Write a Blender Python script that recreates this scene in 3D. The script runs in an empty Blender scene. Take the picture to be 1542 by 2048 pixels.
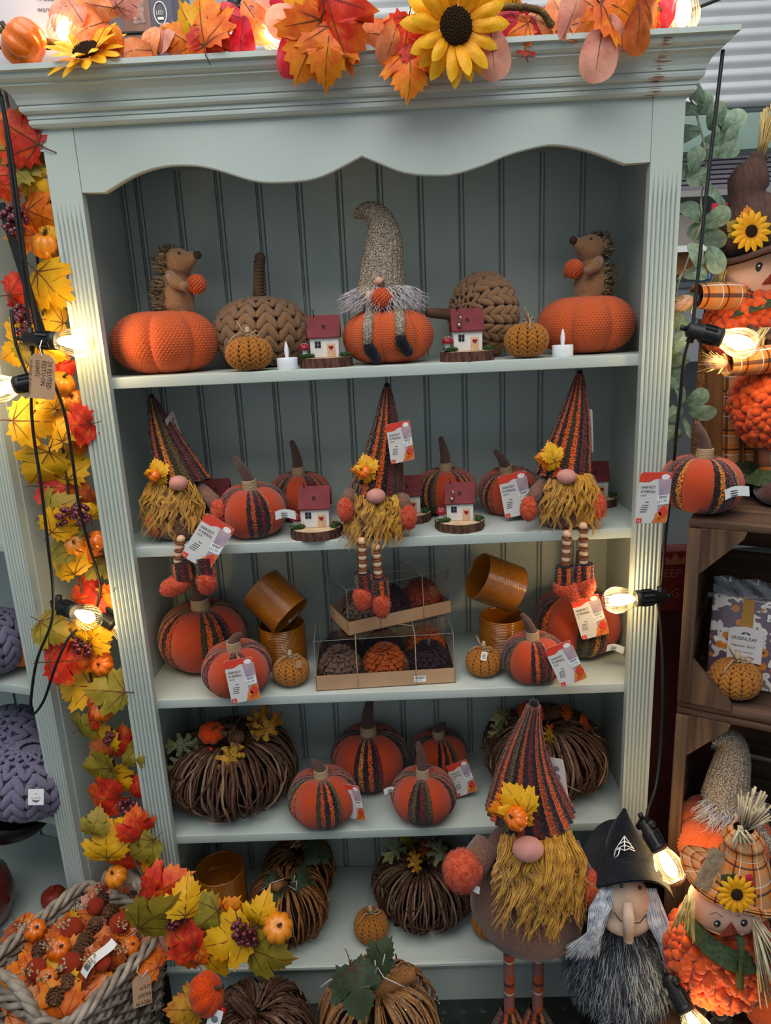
import bpy, bmesh, math, random
import numpy as np
from mathutils import Matrix, Vector, Euler
random.seed(7)
PI = math.pi
SC = bpy.context.scene
COL = SC.collection

# ------------------------------------------------------------------ camera
CAM = np.array([0.5236, -1.3178, 1.5206])
YAW, PITCH, ROLL, FPX = -0.0214, -0.2548, -0.0468, 1426.6
def _cam_axes():
    cy, sy, cp, sp = math.cos(YAW), math.sin(YAW), math.cos(PITCH), math.sin(PITCH)
    fwd = np.array([sy*cp, cy*cp, sp]); r = np.array([cy, -sy, 0.0]); u = np.cross(r, fwd)
    cr, sr = math.cos(ROLL), math.sin(ROLL)
    return fwd, cr*r + sr*u, -sr*r + cr*u
FWD, RGT, UPV = _cam_axes()
cd = bpy.data.cameras.new('camera'); cam = bpy.data.objects.new('camera', cd); COL.objects.link(cam)
cd.sensor_fit = 'VERTICAL'; cd.sensor_height = 36.0; cd.lens = FPX/2048*36.0
cd.clip_start = 0.02; cd.clip_end = 60
cam.matrix_world = Matrix(((RGT[0], UPV[0], -FWD[0], CAM[0]), (RGT[1], UPV[1], -FWD[1], CAM[1]), (RGT[2], UPV[2], -FWD[2], CAM[2]), (0, 0, 0, 1)))
SC.camera = cam
SC.cycles.max_bounces = 4; SC.cycles.diffuse_bounces = 3; SC.cycles.glossy_bounces = 2; SC.cycles.transmission_bounces = 2; SC.cycles.transparent_max_bounces = 10
SC.cycles.caustics_reflective = False; SC.cycles.caustics_refractive = False

# ------------------------------------------------------------------ world, lights, exposure
w = bpy.data.worlds.new('world'); SC.world = w; w.use_nodes = True
bg = w.node_tree.nodes['Background']; bg.inputs[0].default_value = (0.74, 0.88, 1.0, 1); bg.inputs[1].default_value = 0.46
def area(name, loc, target, size, power, color):
    l = bpy.data.lights.new(name, 'AREA'); l.shape = 'SQUARE'; l.size = size; l.energy = power; l.color = color
    o = bpy.data.objects.new(name, l); COL.objects.link(o); o.location = loc
    d = Vector(target) - Vector(loc); o.rotation_euler = d.to_track_quat('-Z', 'Y').to_euler()
    return o
area('skylight', (0.35, -1.15, 3.4), (0.5, -0.1, 0.9), 2.4, 68, (1.0, 0.96, 0.91))
area('shop_ceiling_light', (2.3, 1.75, 3.1), (2.2, 2.2, 1.6), .9, 34, (1.0, 0.97, 0.95))
vs = SC.view_settings
vs.view_transform = 'Standard'; vs.look = 'None'; vs.gamma = 1.0; vs.use_curve_mapping = False; vs.exposure = 0.0

# ------------------------------------------------------------------ where things stand
S1, S2, S3, S4, S5 = 1.4502, 1.1205, 0.7877, 0.4546, 0.1198      # shelf tops
def ray(px, py): return FWD + RGT*(px-771)/FPX - UPV*(py-1024)/FPX
def atY(px, py, Y):
    d = ray(px, py); return CAM + d*(Y-CAM[1])/d[1]
def atZ(px, py, Z):
    d = ray(px, py); return CAM + d*(Z-CAM[2])/d[2]
def depth(p): return float((np.array(p)-CAM) @ FWD)
def xat(px, Y, z):
    "world x of the point at depth Y and height z that stands over image column px"
    lo, hi = -3.0, 4.0
    for _ in range(50):
        m = (lo+hi)/2; d = np.array([m, Y, z])-CAM
        if 771 + FPX*(d @ RGT)/(d @ FWD) < px: lo = m
        else: hi = m
    return (lo+hi)/2

# ------------------------------------------------------------------ mesh builder
def TR(loc=(0,0,0), rot=(0,0,0), sc=(1,1,1)):
    if isinstance(sc, (int, float)): sc = (sc, sc, sc)
    return np.array(Matrix.LocRotScale(Vector(loc), Euler(rot), Vector(sc)))
def ALIGN(a, b, roll=0):
    "matrix that carries the z axis onto b-a, at a"
    a = Vector(a); b = Vector(b); q = (b-a).to_track_quat('Z', 'Y')
    return np.array(Matrix.Translation(a) @ q.to_matrix().to_4x4() @ Matrix.Rotation(roll, 4, 'Z'))
_sph = {}
def sph(nu, nv):
    if (nu, nv) in _sph: return _sph[(nu, nv)]
    v = [(0, 0, 1.0)]
    for j in range(1, nv):
        t = PI*j/nv
        for i in range(nu):
            a = 2*PI*i/nu; v.append((math.sin(t)*math.cos(a), math.sin(t)*math.sin(a), math.cos(t)))
    v.append((0, 0, -1.0)); f = []
    for i in range(nu):
        f.append((0, 1+i, 1+(i+1) % nu))
        for j in range(nv-2):
            a, b = 1+j*nu+i, 1+j*nu+(i+1) % nu
            f.append((a, a+nu, b+nu, b))
        a = 1+(nv-2)*nu
        f.append((a+i, len(v)-1, a+(i+1) % nu))
    _sph[(nu, nv)] = (np.array(v), f); return _sph[(nu, nv)]
class MB:
    def __init__(s): s.v = []; s.n = 0; s.f = []; s.m = []; s.s = []; s.uv = []
    def add(s, v, f, mi=0, sm=True, uv=None, M=None):
        v = np.asarray(v, float).reshape(-1, 3)
        if M is not None: v = v @ M[:3, :3].T + M[:3, 3]
        s.v.append(v); s.uv.append(np.zeros((len(v), 2)) if uv is None else np.asarray(uv, float))
        k = s.n
        for q in f: s.f.append(tuple(i+k for i in q)); s.m.append(mi); s.s.append(sm)
        s.n += len(v); return s
    def box(s, c, d, mi=0, rot=(0,0,0), M=None):
        x, y, z = d[0]/2, d[1]/2, d[2]/2
        v = [(-x,-y,-z),(x,-y,-z),(x,y,-z),(-x,y,-z),(-x,-y,z),(x,-y,z),(x,y,z),(-x,y,z)]
        T = TR(c, rot); T = T if M is None else M @ T
        return s.add(v, [(0,3,2,1),(4,5,6,7),(0,1,5,4),(1,2,6,5),(2,3,7,6),(3,0,4,7)], mi, False, M=T)
    def bbox(s, c, d, b=.002, mi=0, rot=(0,0,0), M=None, seg=2):
        "bevelled box"
        bm = bmesh.new(); bmesh.ops.create_cube(bm, size=1)
        for v in bm.verts: v.co = (v.co[0]*d[0], v.co[1]*d[1], v.co[2]*d[2])
        bmesh.ops.bevel(bm, geom=bm.edges[:], offset=b, segments=seg, affect='EDGES', profile=.6)
        T = TR(c, rot); T = T if M is None else M @ T
        s.bm(bm, mi, True, T); bm.free(); return s
    def bm(s, bm, mi=0, sm=False, M=None):
        bm.verts.index_update()
        return s.add([v.co[:] for v in bm.verts], [[v.index for v in f.verts] for f in bm.faces], mi, sm, M=M)
    def ell(s, c, r, mi=0, nu=8, nv=6, rot=(0,0,0), M=None):
        v, f = sph(nu, nv)
        if isinstance(r, (int, float)): r = (r, r, r)
        T = TR(c, rot, r); T = T if M is None else M @ T
        return s.add(v, f, mi, True, M=T)
    def tube(s, pts, rad, n=6, mi=0, cap=True, closed=False, flat=1.0, M=None):
        P = [Vector(p) for p in pts]; k = len(P)
        if isinstance(rad, (int, float)): rad = [rad]*k
        up = None; rings = []; acc = 0; uv = []
        for i in range(k):
            if closed: t = P[(i+1) % k]-P[i-1]
            else: t = P[min(i+1, k-1)]-P[max(i-1, 0)]
            if t.length < 1e-9: t = Vector((0,0,1))
            t.normalize()
            if up is None: up = Vector((0,0,1)) if abs(t.z) < .9 else Vector((1,0,0))
            a = t.cross(up)
            if a.length < 1e-6: a = t.orthogonal()
            a.normalize(); b = a.cross(t); up = b
            if i: acc += (P[i]-P[i-1]).length
            for j in range(n):
                q = 2*PI*j/n; rings.append(P[i] + a*(math.cos(q)*rad[i]) + b*(math.sin(q)*rad[i]*flat)); uv.append((j/n, acc))
        f = []
        for i in range(k if closed else k-1):
            for j in range(n):
                a0 = i*n+j; a1 = i*n+(j+1) % n; b0 = ((i+1) % k)*n+j; b1 = ((i+1) % k)*n+(j+1) % n
                f.append((a0, a1, b1, b0))
        if cap and not closed: f.append(tuple(range(n-1, -1, -1))); f.append(tuple((k-1)*n+j for j in range(n)))
        return s.add([p[:] for p in rings], f, mi, True, uv, M)
    def grid(s, fn, nu, nv, mi=0, sm=True, M=None, us=1.0, vs=1.0, flip=False):
        v = []; uv = []
        for j in range(nv+1):
            for i in range(nu+1):
                v.append(fn(i/nu, j/nv)); uv.append((i/nu*us, j/nv*vs))
        f = []
        for j in range(nv):
            for i in range(nu):
                a = j*(nu+1)+i; q = (a, a+1, a+nu+2, a+nu+1); f.append(q[::-1] if flip else q)
        return s.add(v, f, mi, sm, uv, M)
    def lathe(s, prof, n=24, mi=0, sm=True, M=None):
        return s.grid(lambda u, t: _lp(prof, u, t), n, len(prof)-1, mi, sm, M)
    def prism(s, out, y0, y1, mi=0, M=None, sm=False):
        "outline in (x, z), from depth y0 (front) to y1"
        n = len(out)
        v = [(p[0], y0, p[1]) for p in out] + [(p[0], y1, p[1]) for p in out]
        f = [(i, (i+1) % n, n+(i+1) % n, n+i) for i in range(n)]
        bm = bmesh.new(); vs_ = [bm.verts.new((p[0], 0, p[1])) for p in out]
        es = [bm.edges.new((vs_[i], vs_[(i+1) % n])) for i in range(n)]
        bmesh.ops.triangle_fill(bm, use_beauty=True, edges=es, normal=(0,-1,0)); bm.verts.index_update()
        idx = {vv: i for i, vv in enumerate(vs_)}
        for q in bm.faces:
            t = [idx[x] for x in q.verts]; f.append(tuple(t)); f.append(tuple(n+i for i in reversed(t)))
        bm.free()
        return s.add(v, f, mi, sm, M=M)
    def mesh(s, name):
        me = bpy.data.meshes.new(name)
        V = np.concatenate(s.v) if s.v else np.zeros((0, 3))
        me.from_pydata(V.tolist(), [], s.f)
        me.polygons.foreach_set('material_index', s.m); me.polygons.foreach_set('use_smooth', s.s)
        U = np.concatenate(s.uv)
        if np.abs(U).sum() > 0:
            lay = me.uv_layers.new(name='uv'); li = np.zeros(len(me.loops), int); me.loops.foreach_get('vertex_index', li)
            lay.data.foreach_set('uv', U[li].ravel())
        me.update(); return me
def _lp(prof, u, t):
    k = t*(len(prof)-1); i = min(int(round(k)), len(prof)-1); r, z = prof[i]; a = 2*PI*u
    return (r*math.cos(a), r*math.sin(a), z)
def part(name, mb, mats, parent=None, loc=(0,0,0), rot=(0,0,0), sc=1, label=None, kind=None):
    me = mb.mesh(name) if isinstance(mb, MB) else mb
    if not len(me.materials):
        for m in (mats if isinstance(mats, (list, tuple)) else [mats]): me.materials.append(m)
    o = bpy.data.objects.new(name, me); COL.objects.link(o)
    o.location = loc; o.rotation_euler = rot; o.scale = (sc, sc, sc) if isinstance(sc, (int, float)) else sc
    if parent: o.parent = parent
    if label: o['label'] = label
    if kind: o['kind'] = kind
    return o
def thing(name, label, cat, loc=(0,0,0), rot=0, group=None, sc=1):
    o = bpy.data.objects.new(name, None); COL.objects.link(o); o.empty_display_size = .02
    o.location = loc; o.rotation_euler = rot if isinstance(rot, tuple) else (0, 0, rot)
    o.scale = (sc, sc, sc) if isinstance(sc, (int, float)) else sc
    o['label'] = label; o['category'] = cat
    if group: o['group'] = group
    return o
def tag(o, label, cat, group=None):
    o['label'] = label; o['category'] = cat
    if group: o['group'] = group
    return o
KIDS = {}
def kids(o): return [c for c in COL.objects if c.parent == o]
def dup(root, label=None, loc=None, rot=None, group=None, sc=None):
    r = root.copy(); COL.objects.link(r)
    if loc is not None: r.location = loc
    if rot is not None: r.rotation_euler = rot if isinstance(rot, tuple) else (0, 0, rot)
    if sc is not None: r.scale = (sc, sc, sc) if isinstance(sc, (int, float)) else sc
    if label: r['label'] = label
    if group: r['group'] = group
    for ch in root.children:
        c = ch.copy(); COL.objects.link(c); c.parent = r
        for g in ch.children:
            d = g.copy(); COL.objects.link(d); d.parent = c
    return r
def struct(name, mb, mats, **k):
    o = part(name, mb, mats, **k); o['kind'] = 'structure'; return o

# ------------------------------------------------------------------ materials
def lin(c):
    if isinstance(c, str):
        c = c.lstrip('#'); c = [int(c[i:i+2], 16)/255 for i in (0, 2, 4)]
    return tuple(x/12.92 if x <= .04045 else ((x+.055)/1.055)**2.4 for x in c[:3]) + (1.0,)
class NT:
    def __init__(s, name):
        s.m = bpy.data.materials.new(name); s.m.use_nodes = True; s.t = s.m.node_tree; s.n = s.t.nodes; s.l = s.t.links
        s.b = s.n['Principled BSDF']; s.out = s.n['Material Output']
    def new(s, ty, **k):
        n = s.n.new(ty)
        for a, b in k.items(): setattr(n, a, b)
        return n
    def put(s, n, i, v):
        if hasattr(v, 'is_linked') or hasattr(v, 'links'): s.l.new(v, n.inputs[i])
        else: n.inputs[i].default_value = v
    def co(s, kind='Object', scale=(1,1,1), loc=(0,0,0)):
        tc = s.new('ShaderNodeTexCoord'); mp = s.new('ShaderNodeMapping')
        mp.inputs['Scale'].default_value = scale; mp.inputs['Location'].default_value = loc
        s.l.new(tc.outputs[kind], mp.inputs['Vector']); return mp.outputs[0]
    def noise(s, vec, scale, detail=3, rough=.55, dist=0):
        n = s.new('ShaderNodeTexNoise'); s.l.new(vec, n.inputs['Vector']); n.inputs['Scale'].default_value = scale
        n.inputs['Detail'].default_value = detail; n.inputs['Roughness'].default_value = rough; n.inputs['Distortion'].default_value = dist
        return n.outputs['Fac']
    def vor(s, vec, scale, feature='F1', out='Distance', rnd=1):
        n = s.new('ShaderNodeTexVoronoi', feature=feature); s.l.new(vec, n.inputs['Vector']); n.inputs['Scale'].default_value = scale
        n.inputs['Randomness'].default_value = rnd
        return n.outputs[out]
    def math(s, op, a, b=0.0, c=0.0, clamp=False):
        n = s.new('ShaderNodeMath', operation=op); n.use_clamp = clamp
        s.put(n, 0, a); s.put(n, 1, b)
        if op in ('MULTIPLY_ADD', 'SMOOTH_MIN', 'COMPARE'): s.put(n, 2, c)
        return n.outputs[0]
    def ramp(s, fac, stops, interp='LINEAR'):
        n = s.new('ShaderNodeValToRGB'); cr = n.color_ramp; cr.interpolation = interp
        while len(cr.elements) < len(stops): cr.elements.new(.5)
        for e, (p, c) in zip(cr.elements, stops): e.position = p; e.color = c if len(c) == 4 else tuple(c)+(1,)
        s.l.new(fac, n.inputs[0]); return n.outputs[0]
    def mix(s, fac, a, b):
        n = s.new('ShaderNodeMix', data_type='RGBA'); s.put(n, 0, fac); s.put(n, 6, a); s.put(n, 7, b); return n.outputs[2]
    def bump(s, h, strength=.3, dist=.002, normal=None):
        n = s.new('ShaderNodeBump'); n.inputs['Strength'].default_value = strength; n.inputs['Distance'].default_value = dist
        s.l.new(h, n.inputs['Height'])
        if normal is not None: s.l.new(normal, n.inputs['Normal'])
        s.l.new(n.outputs[0], s.b.inputs['Normal']); return n.outputs[0]
    def set(s, **k):
        for a, v in k.items(): s.put(s.b, a.replace('_', ' '), v)
        return s
MATS = {}
def mat(name, c, c2=None, vs=25, rough=.6, bump=0, bs=150, bd=.002, spec=.4, metal=0, sheen=0, coat=0, kind='Object', st=(1,1,1), emit=None, es=0, detail=2, band=(.35,.65), alpha=None, trans=0, sss=0):
    if name in MATS: return MATS[name]
    t = NT(name); col = lin(c)
    t.set(Roughness=rough, Metallic=metal); t.b.inputs['Specular IOR Level'].default_value = spec
    if c2 is not None:
        f = t.noise(t.co(kind, st), vs, detail)
        t.set(Base_Color=t.ramp(f, [(band[0], col), (band[1], lin(c2))]))
    else: t.set(Base_Color=col)
    if bump: t.bump(t.noise(t.co(kind, st), bs, 1.5), bump, bd)
    if sheen: t.b.inputs['Sheen Weight'].default_value = sheen; t.b.inputs['Sheen Roughness'].default_value = .5
    if coat: t.b.inputs['Coat Weight'].default_value = coat; t.b.inputs['Coat Roughness'].default_value = .12
    if emit: t.b.inputs['Emission Color'].default_value = lin(emit); t.b.inputs['Emission Strength'].default_value = es
    if trans: t.b.inputs['Transmission Weight'].default_value = trans
    if sss: t.b.inputs['Subsurface Weight'].default_value = sss; t.b.inputs['Subsurface Radius'].default_value = (.01, .006, .004)
    if alpha is not None: t.b.inputs['Alpha'].default_value = alpha
    MATS[name] = t.m; return t.m

def paint_mat(name, wear=False):
    t = NT(name); v = t.co('Object'); vz = t.co('Object', (18, 18, 2.2))
    base = t.ramp(t.noise(v, 3.5, 2), [(.3, lin('#b5c0b9')), (.7, lin('#c0c8c1'))])
    brush = t.noise(vz, 14, 2, .6)
    base = t.mix(t.math('MULTIPLY', brush, .25), base, lin('#a8b3ac'))
    if wear:
        g = t.co('Object', (26, 60, 520)); n = t.noise(g, 1.0, 5, .65); n2 = t.noise(t.co('Object', (3, 3, 60)), 1.0, 2)
        sx = t.new('ShaderNodeSeparateXYZ'); t.l.new(t.co('Object'), sx.inputs[0])
        m = t.math('SUBTRACT', 1.0, t.math('MULTIPLY', t.math('ABSOLUTE', t.math('SUBTRACT', sx.outputs[0], .968)), 20.0), clamp=True)
        k = t.math('GREATER_THAN', t.math('ADD', t.math('MULTIPLY', m, .42), t.math('ADD', n, t.math('MULTIPLY', n2, .35))), 1.10)
        base = t.mix(k, base, lin('#8a5c46'))
    t.set(Base_Color=base, Roughness=.42); t.b.inputs['Specular IOR Level'].default_value = .45
    t.bump(t.noise(v, 160, 1), .025, .0015)
    return t.m
PAINT = paint_mat('sage_paint'); PAINT_WORN = paint_mat('sage_paint_worn', True)

def stripe_mat():
    "boucle yarn in vertical stripes: uv.x runs across stripes (1 unit = one stripe), uv.y along (metres)"
    t = NT('stripe_boucle')
    warp = t.noise(t.co('UV', (0.0, 90, 1)), 1.0, 2)
    uvw = t.new('ShaderNodeSeparateXYZ'); t.l.new(t.co('UV'), uvw.inputs[0])
    u = t.math('ADD', uvw.outputs[0], t.math('MULTIPLY', t.math('SUBTRACT', t.noise(t.co('UV', (1.5, 130, 1)), 1.0, 2), .5), .95))
    cell = t.math('FLOOR', u)
    oi = t.new('ShaderNodeObjectInfo'); off = t.math('MULTIPLY', oi.outputs['Random'], 53.7)
    wn = t.new('ShaderNodeTexWhiteNoise', noise_dimensions='1D'); t.l.new(t.math('ADD', t.math('ADD', cell, .37), off), wn.inputs['W'])
    dark = t.ramp(wn.outputs['Value'], [(0, lin('#1f161b')), (.45, lin('#2c1d26')), (.72, lin('#3a3420')), (.88, lin('#431d22'))], 'CONSTANT')
    lite = t.ramp(wn.outputs['Value'], [(0, lin('#d4581f')), (.34, lin('#6e2226')), (.5, lin('#b54a22')), (.64, lin('#5a5030')), (.80, lin('#8c2e22')), (.91, lin('#cc7a2a'))], 'CONSTANT')
    par = t.math('GREATER_THAN', t.math('FRACT', t.math('MULTIPLY', u, .5)), .54)
    c = t.mix(par, dark, lite)
    sp = t.noise(t.co('UV', (3.2, 330, 1)), 1.0, 2, .6)
    c = t.mix(t.math('GREATER_THAN', sp, .57), c, lin('#1e1519'))
    sp2 = t.noise(t.co('UV', (2.7, 260, 1), (7, 3, 0)), 1.0, 2, .6)
    c = t.mix(t.math('GREATER_THAN', sp2, .64), c, lin('#8a4526'))
    t.set(Base_Color=c, Roughness=.95); t.b.inputs['Specular IOR Level'].default_value = .1
    t.b.inputs['Sheen Weight'].default_value = .25
    t.bump(t.vor(t.co('UV', (2.0, 260, 1)), 1.0), .9, .004)
    return t.m
STRIPE = stripe_mat()
FELT_O = mat('orange_felt', '#ae3b1b', '#bd4823', vs=40, rough=.95, bump=.5, bs=420, bd=.0015, spec=.1, sheen=.25)
FELT_B = mat('brown_felt', '#6d4a3c', '#836150', vs=220, rough=.97, bump=.5, bs=600, bd=.0012, spec=.1, sheen=.25)
FELT_STEM = mat('stem_felt', '#4c3630', '#6a5047', vs=160, rough=.97, bump=.5, bs=500, spec=.1, sheen=.2)
FELT_NOSE = mat('pink_felt_nose', '#c48478', '#cf9186', vs=60, rough=.9, bump=.2, bs=500, spec=.15, sheen=.2)
FUZZ = mat('coral_fuzz', '#c2482c', '#d45e40', vs=90, rough=1, bump=.8, bs=350, bd=.003, spec=.05, sheen=.2)
TWINE = mat('twine', '#ae9272', '#d2b997', vs=300, rough=.95, bump=.6, bs=900, spec=.1)
BEARD = mat('mustard_wool', '#b67c1e', '#dda63c', vs=55, rough=.8, spec=.2, sheen=.3)
KNIT_O = mat('orange_knit', '#cc5529', '#de6a38', vs=60, rough=.9, bump=.4, bs=700, spec=.12, sheen=.2)
MUST = mat('mustard_yarn', '#9f5e18', '#bd7a2a', vs=70, rough=.95, bump=.5, bs=700, bd=.001, spec=.1, sheen=.2)
CAMEL = mat('camel_wool', '#87603f', '#9d7450', vs=60, rough=1, bump=.5, bs=600, bd=.001, spec=.08, sheen=.35)
MAUVE = mat('mauve_wool', '#67627c', '#837d97', vs=60, rough=1, bump=.5, bs=600, bd=.001, spec=.08, sheen=.35)
def marl_mat():
    t = NT('grey_marl_knit'); v = t.co('Object')
    t.set(Base_Color=t.ramp(t.noise(v, 420, 3, .7), [(.36, lin('#463b33')), (.5, lin('#8b7b6a')), (.62, lin('#d0c4b2'))]), Roughness=.95)
    t.b.inputs['Specular IOR Level'].default_value = .1; t.bump(t.noise(v, 520, 3), .6, .002); return t.m
MARL = marl_mat()
TWIG = mat('brown_twig', '#4e352a', '#7d5a44', vs=45, rough=.6, bump=.6, bs=260, spec=.2, st=(1,1,1))
TWIG_O = mat('bark_twig', '#8a5430', '#bb834c', vs=60, rough=.7, bump=.7, bs=260, spec=.15)
TWIG_G = mat('glitter_twig', '#8a5a3a', '#c79a6c', vs=60, rough=.7, bump=.7, bs=260, spec=.5)
WHITE = mat('white_card', '#e9e8e6', rough=.6); INK = mat('black_ink', '#26262a', rough=.6); REDINK = mat('red_print', '#d8412b', rough=.5)
GREYCARD = mat('grey_card', '#d4cfcb', rough=.55); LILAC = mat('dusk_print', '#8f83a4', '#c9a7a2', vs=22, rough=.5); PRINT_O = mat('pumpkin_print', '#b33a16', '#e58a3a', vs=60, rough=.5)
KRAFT = mat('kraft_card', '#b08968', '#bb9573', vs=12, rough=.8, bump=.1, bs=300)
BLACKP = mat('black_plastic', '#17181a', rough=.45); CABLE = mat('black_cable', '#101113', rough=.5)
BLACKF = mat('black_felt', '#15161a', '#20222a', vs=200, rough=.97, bump=.4, bs=500, spec=.1, sheen=.15)
DKGREEN = mat('green_felt', '#33402a', '#46523a', vs=150, rough=.95, bump=.4, bs=500, spec=.1)
VEIN = mat('leaf_vein', '#5e3417', rough=.7)
def leaf_mat(name, a, b, c):
    t = NT(name); sp = t.new('ShaderNodeSeparateXYZ'); t.l.new(t.co('UV'), sp.inputs[0])
    n = t.noise(t.co('UV', (3, 3, 1)), 1.3, 3)
    f = t.math('ADD', t.math('MULTIPLY', n, 1.1), t.math('MULTIPLY', sp.outputs[1], .35))
    t.set(Base_Color=t.ramp(f, [(.35, lin(a)), (.66, lin(b)), (.95, lin(c))]), Roughness=.5)
    t.b.inputs['Specular IOR Level'].default_value = .35
    t.bump(t.noise(t.co('UV', (14, 14, 1)), 1.0, 3), .35, .002)
    tr = t.new('ShaderNodeBsdfTranslucent'); ms = t.new('ShaderNodeMixShader'); ms.inputs[0].default_value = .22
    src = t.b.inputs['Base Color'].links[0].from_socket; t.l.new(src, tr.inputs[0])
    t.l.new(t.b.outputs[0], ms.inputs[1]); t.l.new(tr.outputs[0], ms.inputs[2]); t.l.new(ms.outputs[0], t.out.inputs[0])
    return t.m
LEAF = {
 'y': leaf_mat('leaf_yellow', '#d99a0e', '#f0b618', '#e8a012'), 'r': leaf_mat('leaf_red', '#a81a12', '#d8321a', '#ee7a18'),
 'o': leaf_mat('leaf_orange', '#c8380e', '#ec7414', '#f29a1c'), 'v': leaf_mat('leaf_olive', '#6e6418', '#948628', '#a8842a'),
 'p': leaf_mat('leaf_pink', '#c46a58', '#e2947e', '#e8a890'), 'c': leaf_mat('leaf_crimson', '#8e0e26', '#cc1c34', '#e4485a'),
 'k': leaf_mat('leaf_peach', '#e06a2a', '#f08a4c', '#f4ac84'), 'g': leaf_mat('leaf_mottled', '#8a5418', '#d09a28', '#b4561c'),
 's': leaf_mat('leaf_sage', '#51604a', '#7c8a66', '#a89a58'), 'e': leaf_mat('leaf_eucalyptus', '#4c6a50', '#7f9a80', '#a8b89c'),
 'n': leaf_mat('leaf_green_dark', '#2e3a22', '#44523a', '#4c5a40'), 'b': leaf_mat('leaf_bronze', '#7a2c14', '#b4521c', '#cc6a24')}
def bulb_mats():
    t = NT('bulb_glass'); t.b.inputs['Roughness'].default_value = .06
    tr = t.new('ShaderNodeBsdfTransparent'); gl = t.new('ShaderNodeBsdfGlossy'); gl.inputs['Roughness'].default_value = .08
    tr.inputs[0].default_value = (1, .96, .86, 1)
    ms = t.new('ShaderNodeMixShader'); lw = t.new('ShaderNodeLayerWeight'); lw.inputs[0].default_value = .35
    f = t.math('MULTIPLY_ADD', lw.outputs['Facing'], .45, .04)
    t.l.new(f, ms.inputs[0]); t.l.new(tr.outputs[0], ms.inputs[1]); t.l.new(gl.outputs[0], ms.inputs[2]); t.l.new(ms.outputs[0], t.out.inputs[0])
    return t.m
GLASS = bulb_mats()
GLOW = mat('bulb_glow', '#ffe9b0', rough=.5, emit='#ffdf98', es=14)
def clear_mat():
    t = NT('clear_plastic')
    tr = t.new('ShaderNodeBsdfTransparent'); gl = t.new('ShaderNodeBsdfGlossy'); gl.inputs['Roughness'].default_value = .05; tr.inputs[0].default_value = (.96, .97, .97, 1)
    ms = t.new('ShaderNodeMixShader'); lw = t.new('ShaderNodeLayerWeight'); lw.inputs[0].default_value = .3
    t.l.new(t.math('MULTIPLY_ADD', lw.outputs['Facing'], .35, .05), ms.inputs[0]); t.l.new(tr.outputs[0], ms.inputs[1]); t.l.new(gl.outputs[0], ms.inputs[2]); t.l.new(ms.outputs[0], t.out.inputs[0])
    return t.m
CLEAR = clear_mat()
def wood_mat(name, a, b, sc=(3, 40, 40), rough=.8):
    t = NT(name); n = t.noise(t.co('Object', sc), 1.0, 5, .6, .4)
    t.set(Base_Color=t.ramp(n, [(.3, lin(a)), (.7, lin(b))]), Roughness=rough); t.b.inputs['Specular IOR Level'].default_value = .25
    t.bump(n, .5, .003); return t.m
CRATE = wood_mat('crate_wood', '#392920', '#6a5040'); CRATEV = wood_mat('crate_wood_upright', '#392920', '#70553f', (40, 40, 3))
def text_mb(mb, txt, size, M, mi, res=1, sx=1.0):
    cu = bpy.data.curves.new('txt', 'FONT'); cu.body = txt; cu.size = size; cu.resolution_u = res; cu.align_x = 'LEFT'
    o = bpy.data.objects.new('txt', cu); COL.objects.link(o); dg = bpy.context.evaluated_depsgraph_get()
    me = bpy.data.meshes.new_from_object(o.evaluated_get(dg))
    v = np.array([(p.co[0]*sx, 0, p.co[1]) for p in me.vertices]); f = [tuple(p.vertices) for p in me.polygons]
    if len(v): mb.add(v, f, mi, False, M=M)
    bpy.data.objects.remove(o); bpy.data.curves.remove(cu); bpy.data.meshes.remove(me)

# ================================================================== SETTING
FLOOR = mat('floor_rubber', '#1d231f', '#262d28', vs=14, rough=.5, bump=.2, bs=300)
mb = MB(); mb.box((.5, 1.0, -.02), (9, 9, .04)); floor = struct('floor', mb, FLOOR)
stud = MB()
stud.lathe([(0, .0016), (.010, .0016), (.0125, .001), (.0135, 0)], 18)
stud_me = stud.mesh('floor_stud'); stud_me.materials.append(FLOOR)
for i in range(16):
    for j in range(9):
        x = .30+i*.046+(j % 2)*.023; y = -.02-j*.04
        if x < .95: part('floor_stud', stud_me, None, floor, (x, y, 0))
# ---------- back wall of the shop, high slatted blind behind the bookcase, far shop at right
WALL = mat('shop_wall', '#a9a8a0', '#b6b4ac', vs=3, rough=.8)
mb = MB(); mb.box((-.9, .62, .95), (2.6, .04, 1.9)); struct('wall_back', mb, WALL)
SLAT = mat('blind_slat', '#d9dadb', '#cfd0d2', vs=6, rough=.6)
slat = MB(); slat.grid(lambda u, v: ((u-.5)*4.6, .014*math.sin(PI*v)*-1, v*.035), 1, 8, 0, flip=True)
slat_me = slat.mesh('slat'); slat_me.materials.append(SLAT)
wb = MB(); wb.box((1.4, 1.14, 2.81), (4.7, .02, 1.40)); win = struct('window_1', wb, SLAT)
for k in range(38): part('slat', slat_me, None, win, (1.4, 1.1, 2.115+k*.035))
ch = MB()
for k in range(60): ch.ell((.345, .99, 1.95+k*.012), .0042, 0, 6, 4)
ch.tube([(.345, .99, 1.95), (.345, .99, 2.66)], .0012, 4)
tag(part('blind_chain', ch, mat('chain_metal', '#8f918c', rough=.4, metal=.6)), 'thin beaded pull chain hanging down the white slatted blind', 'chain')

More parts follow.
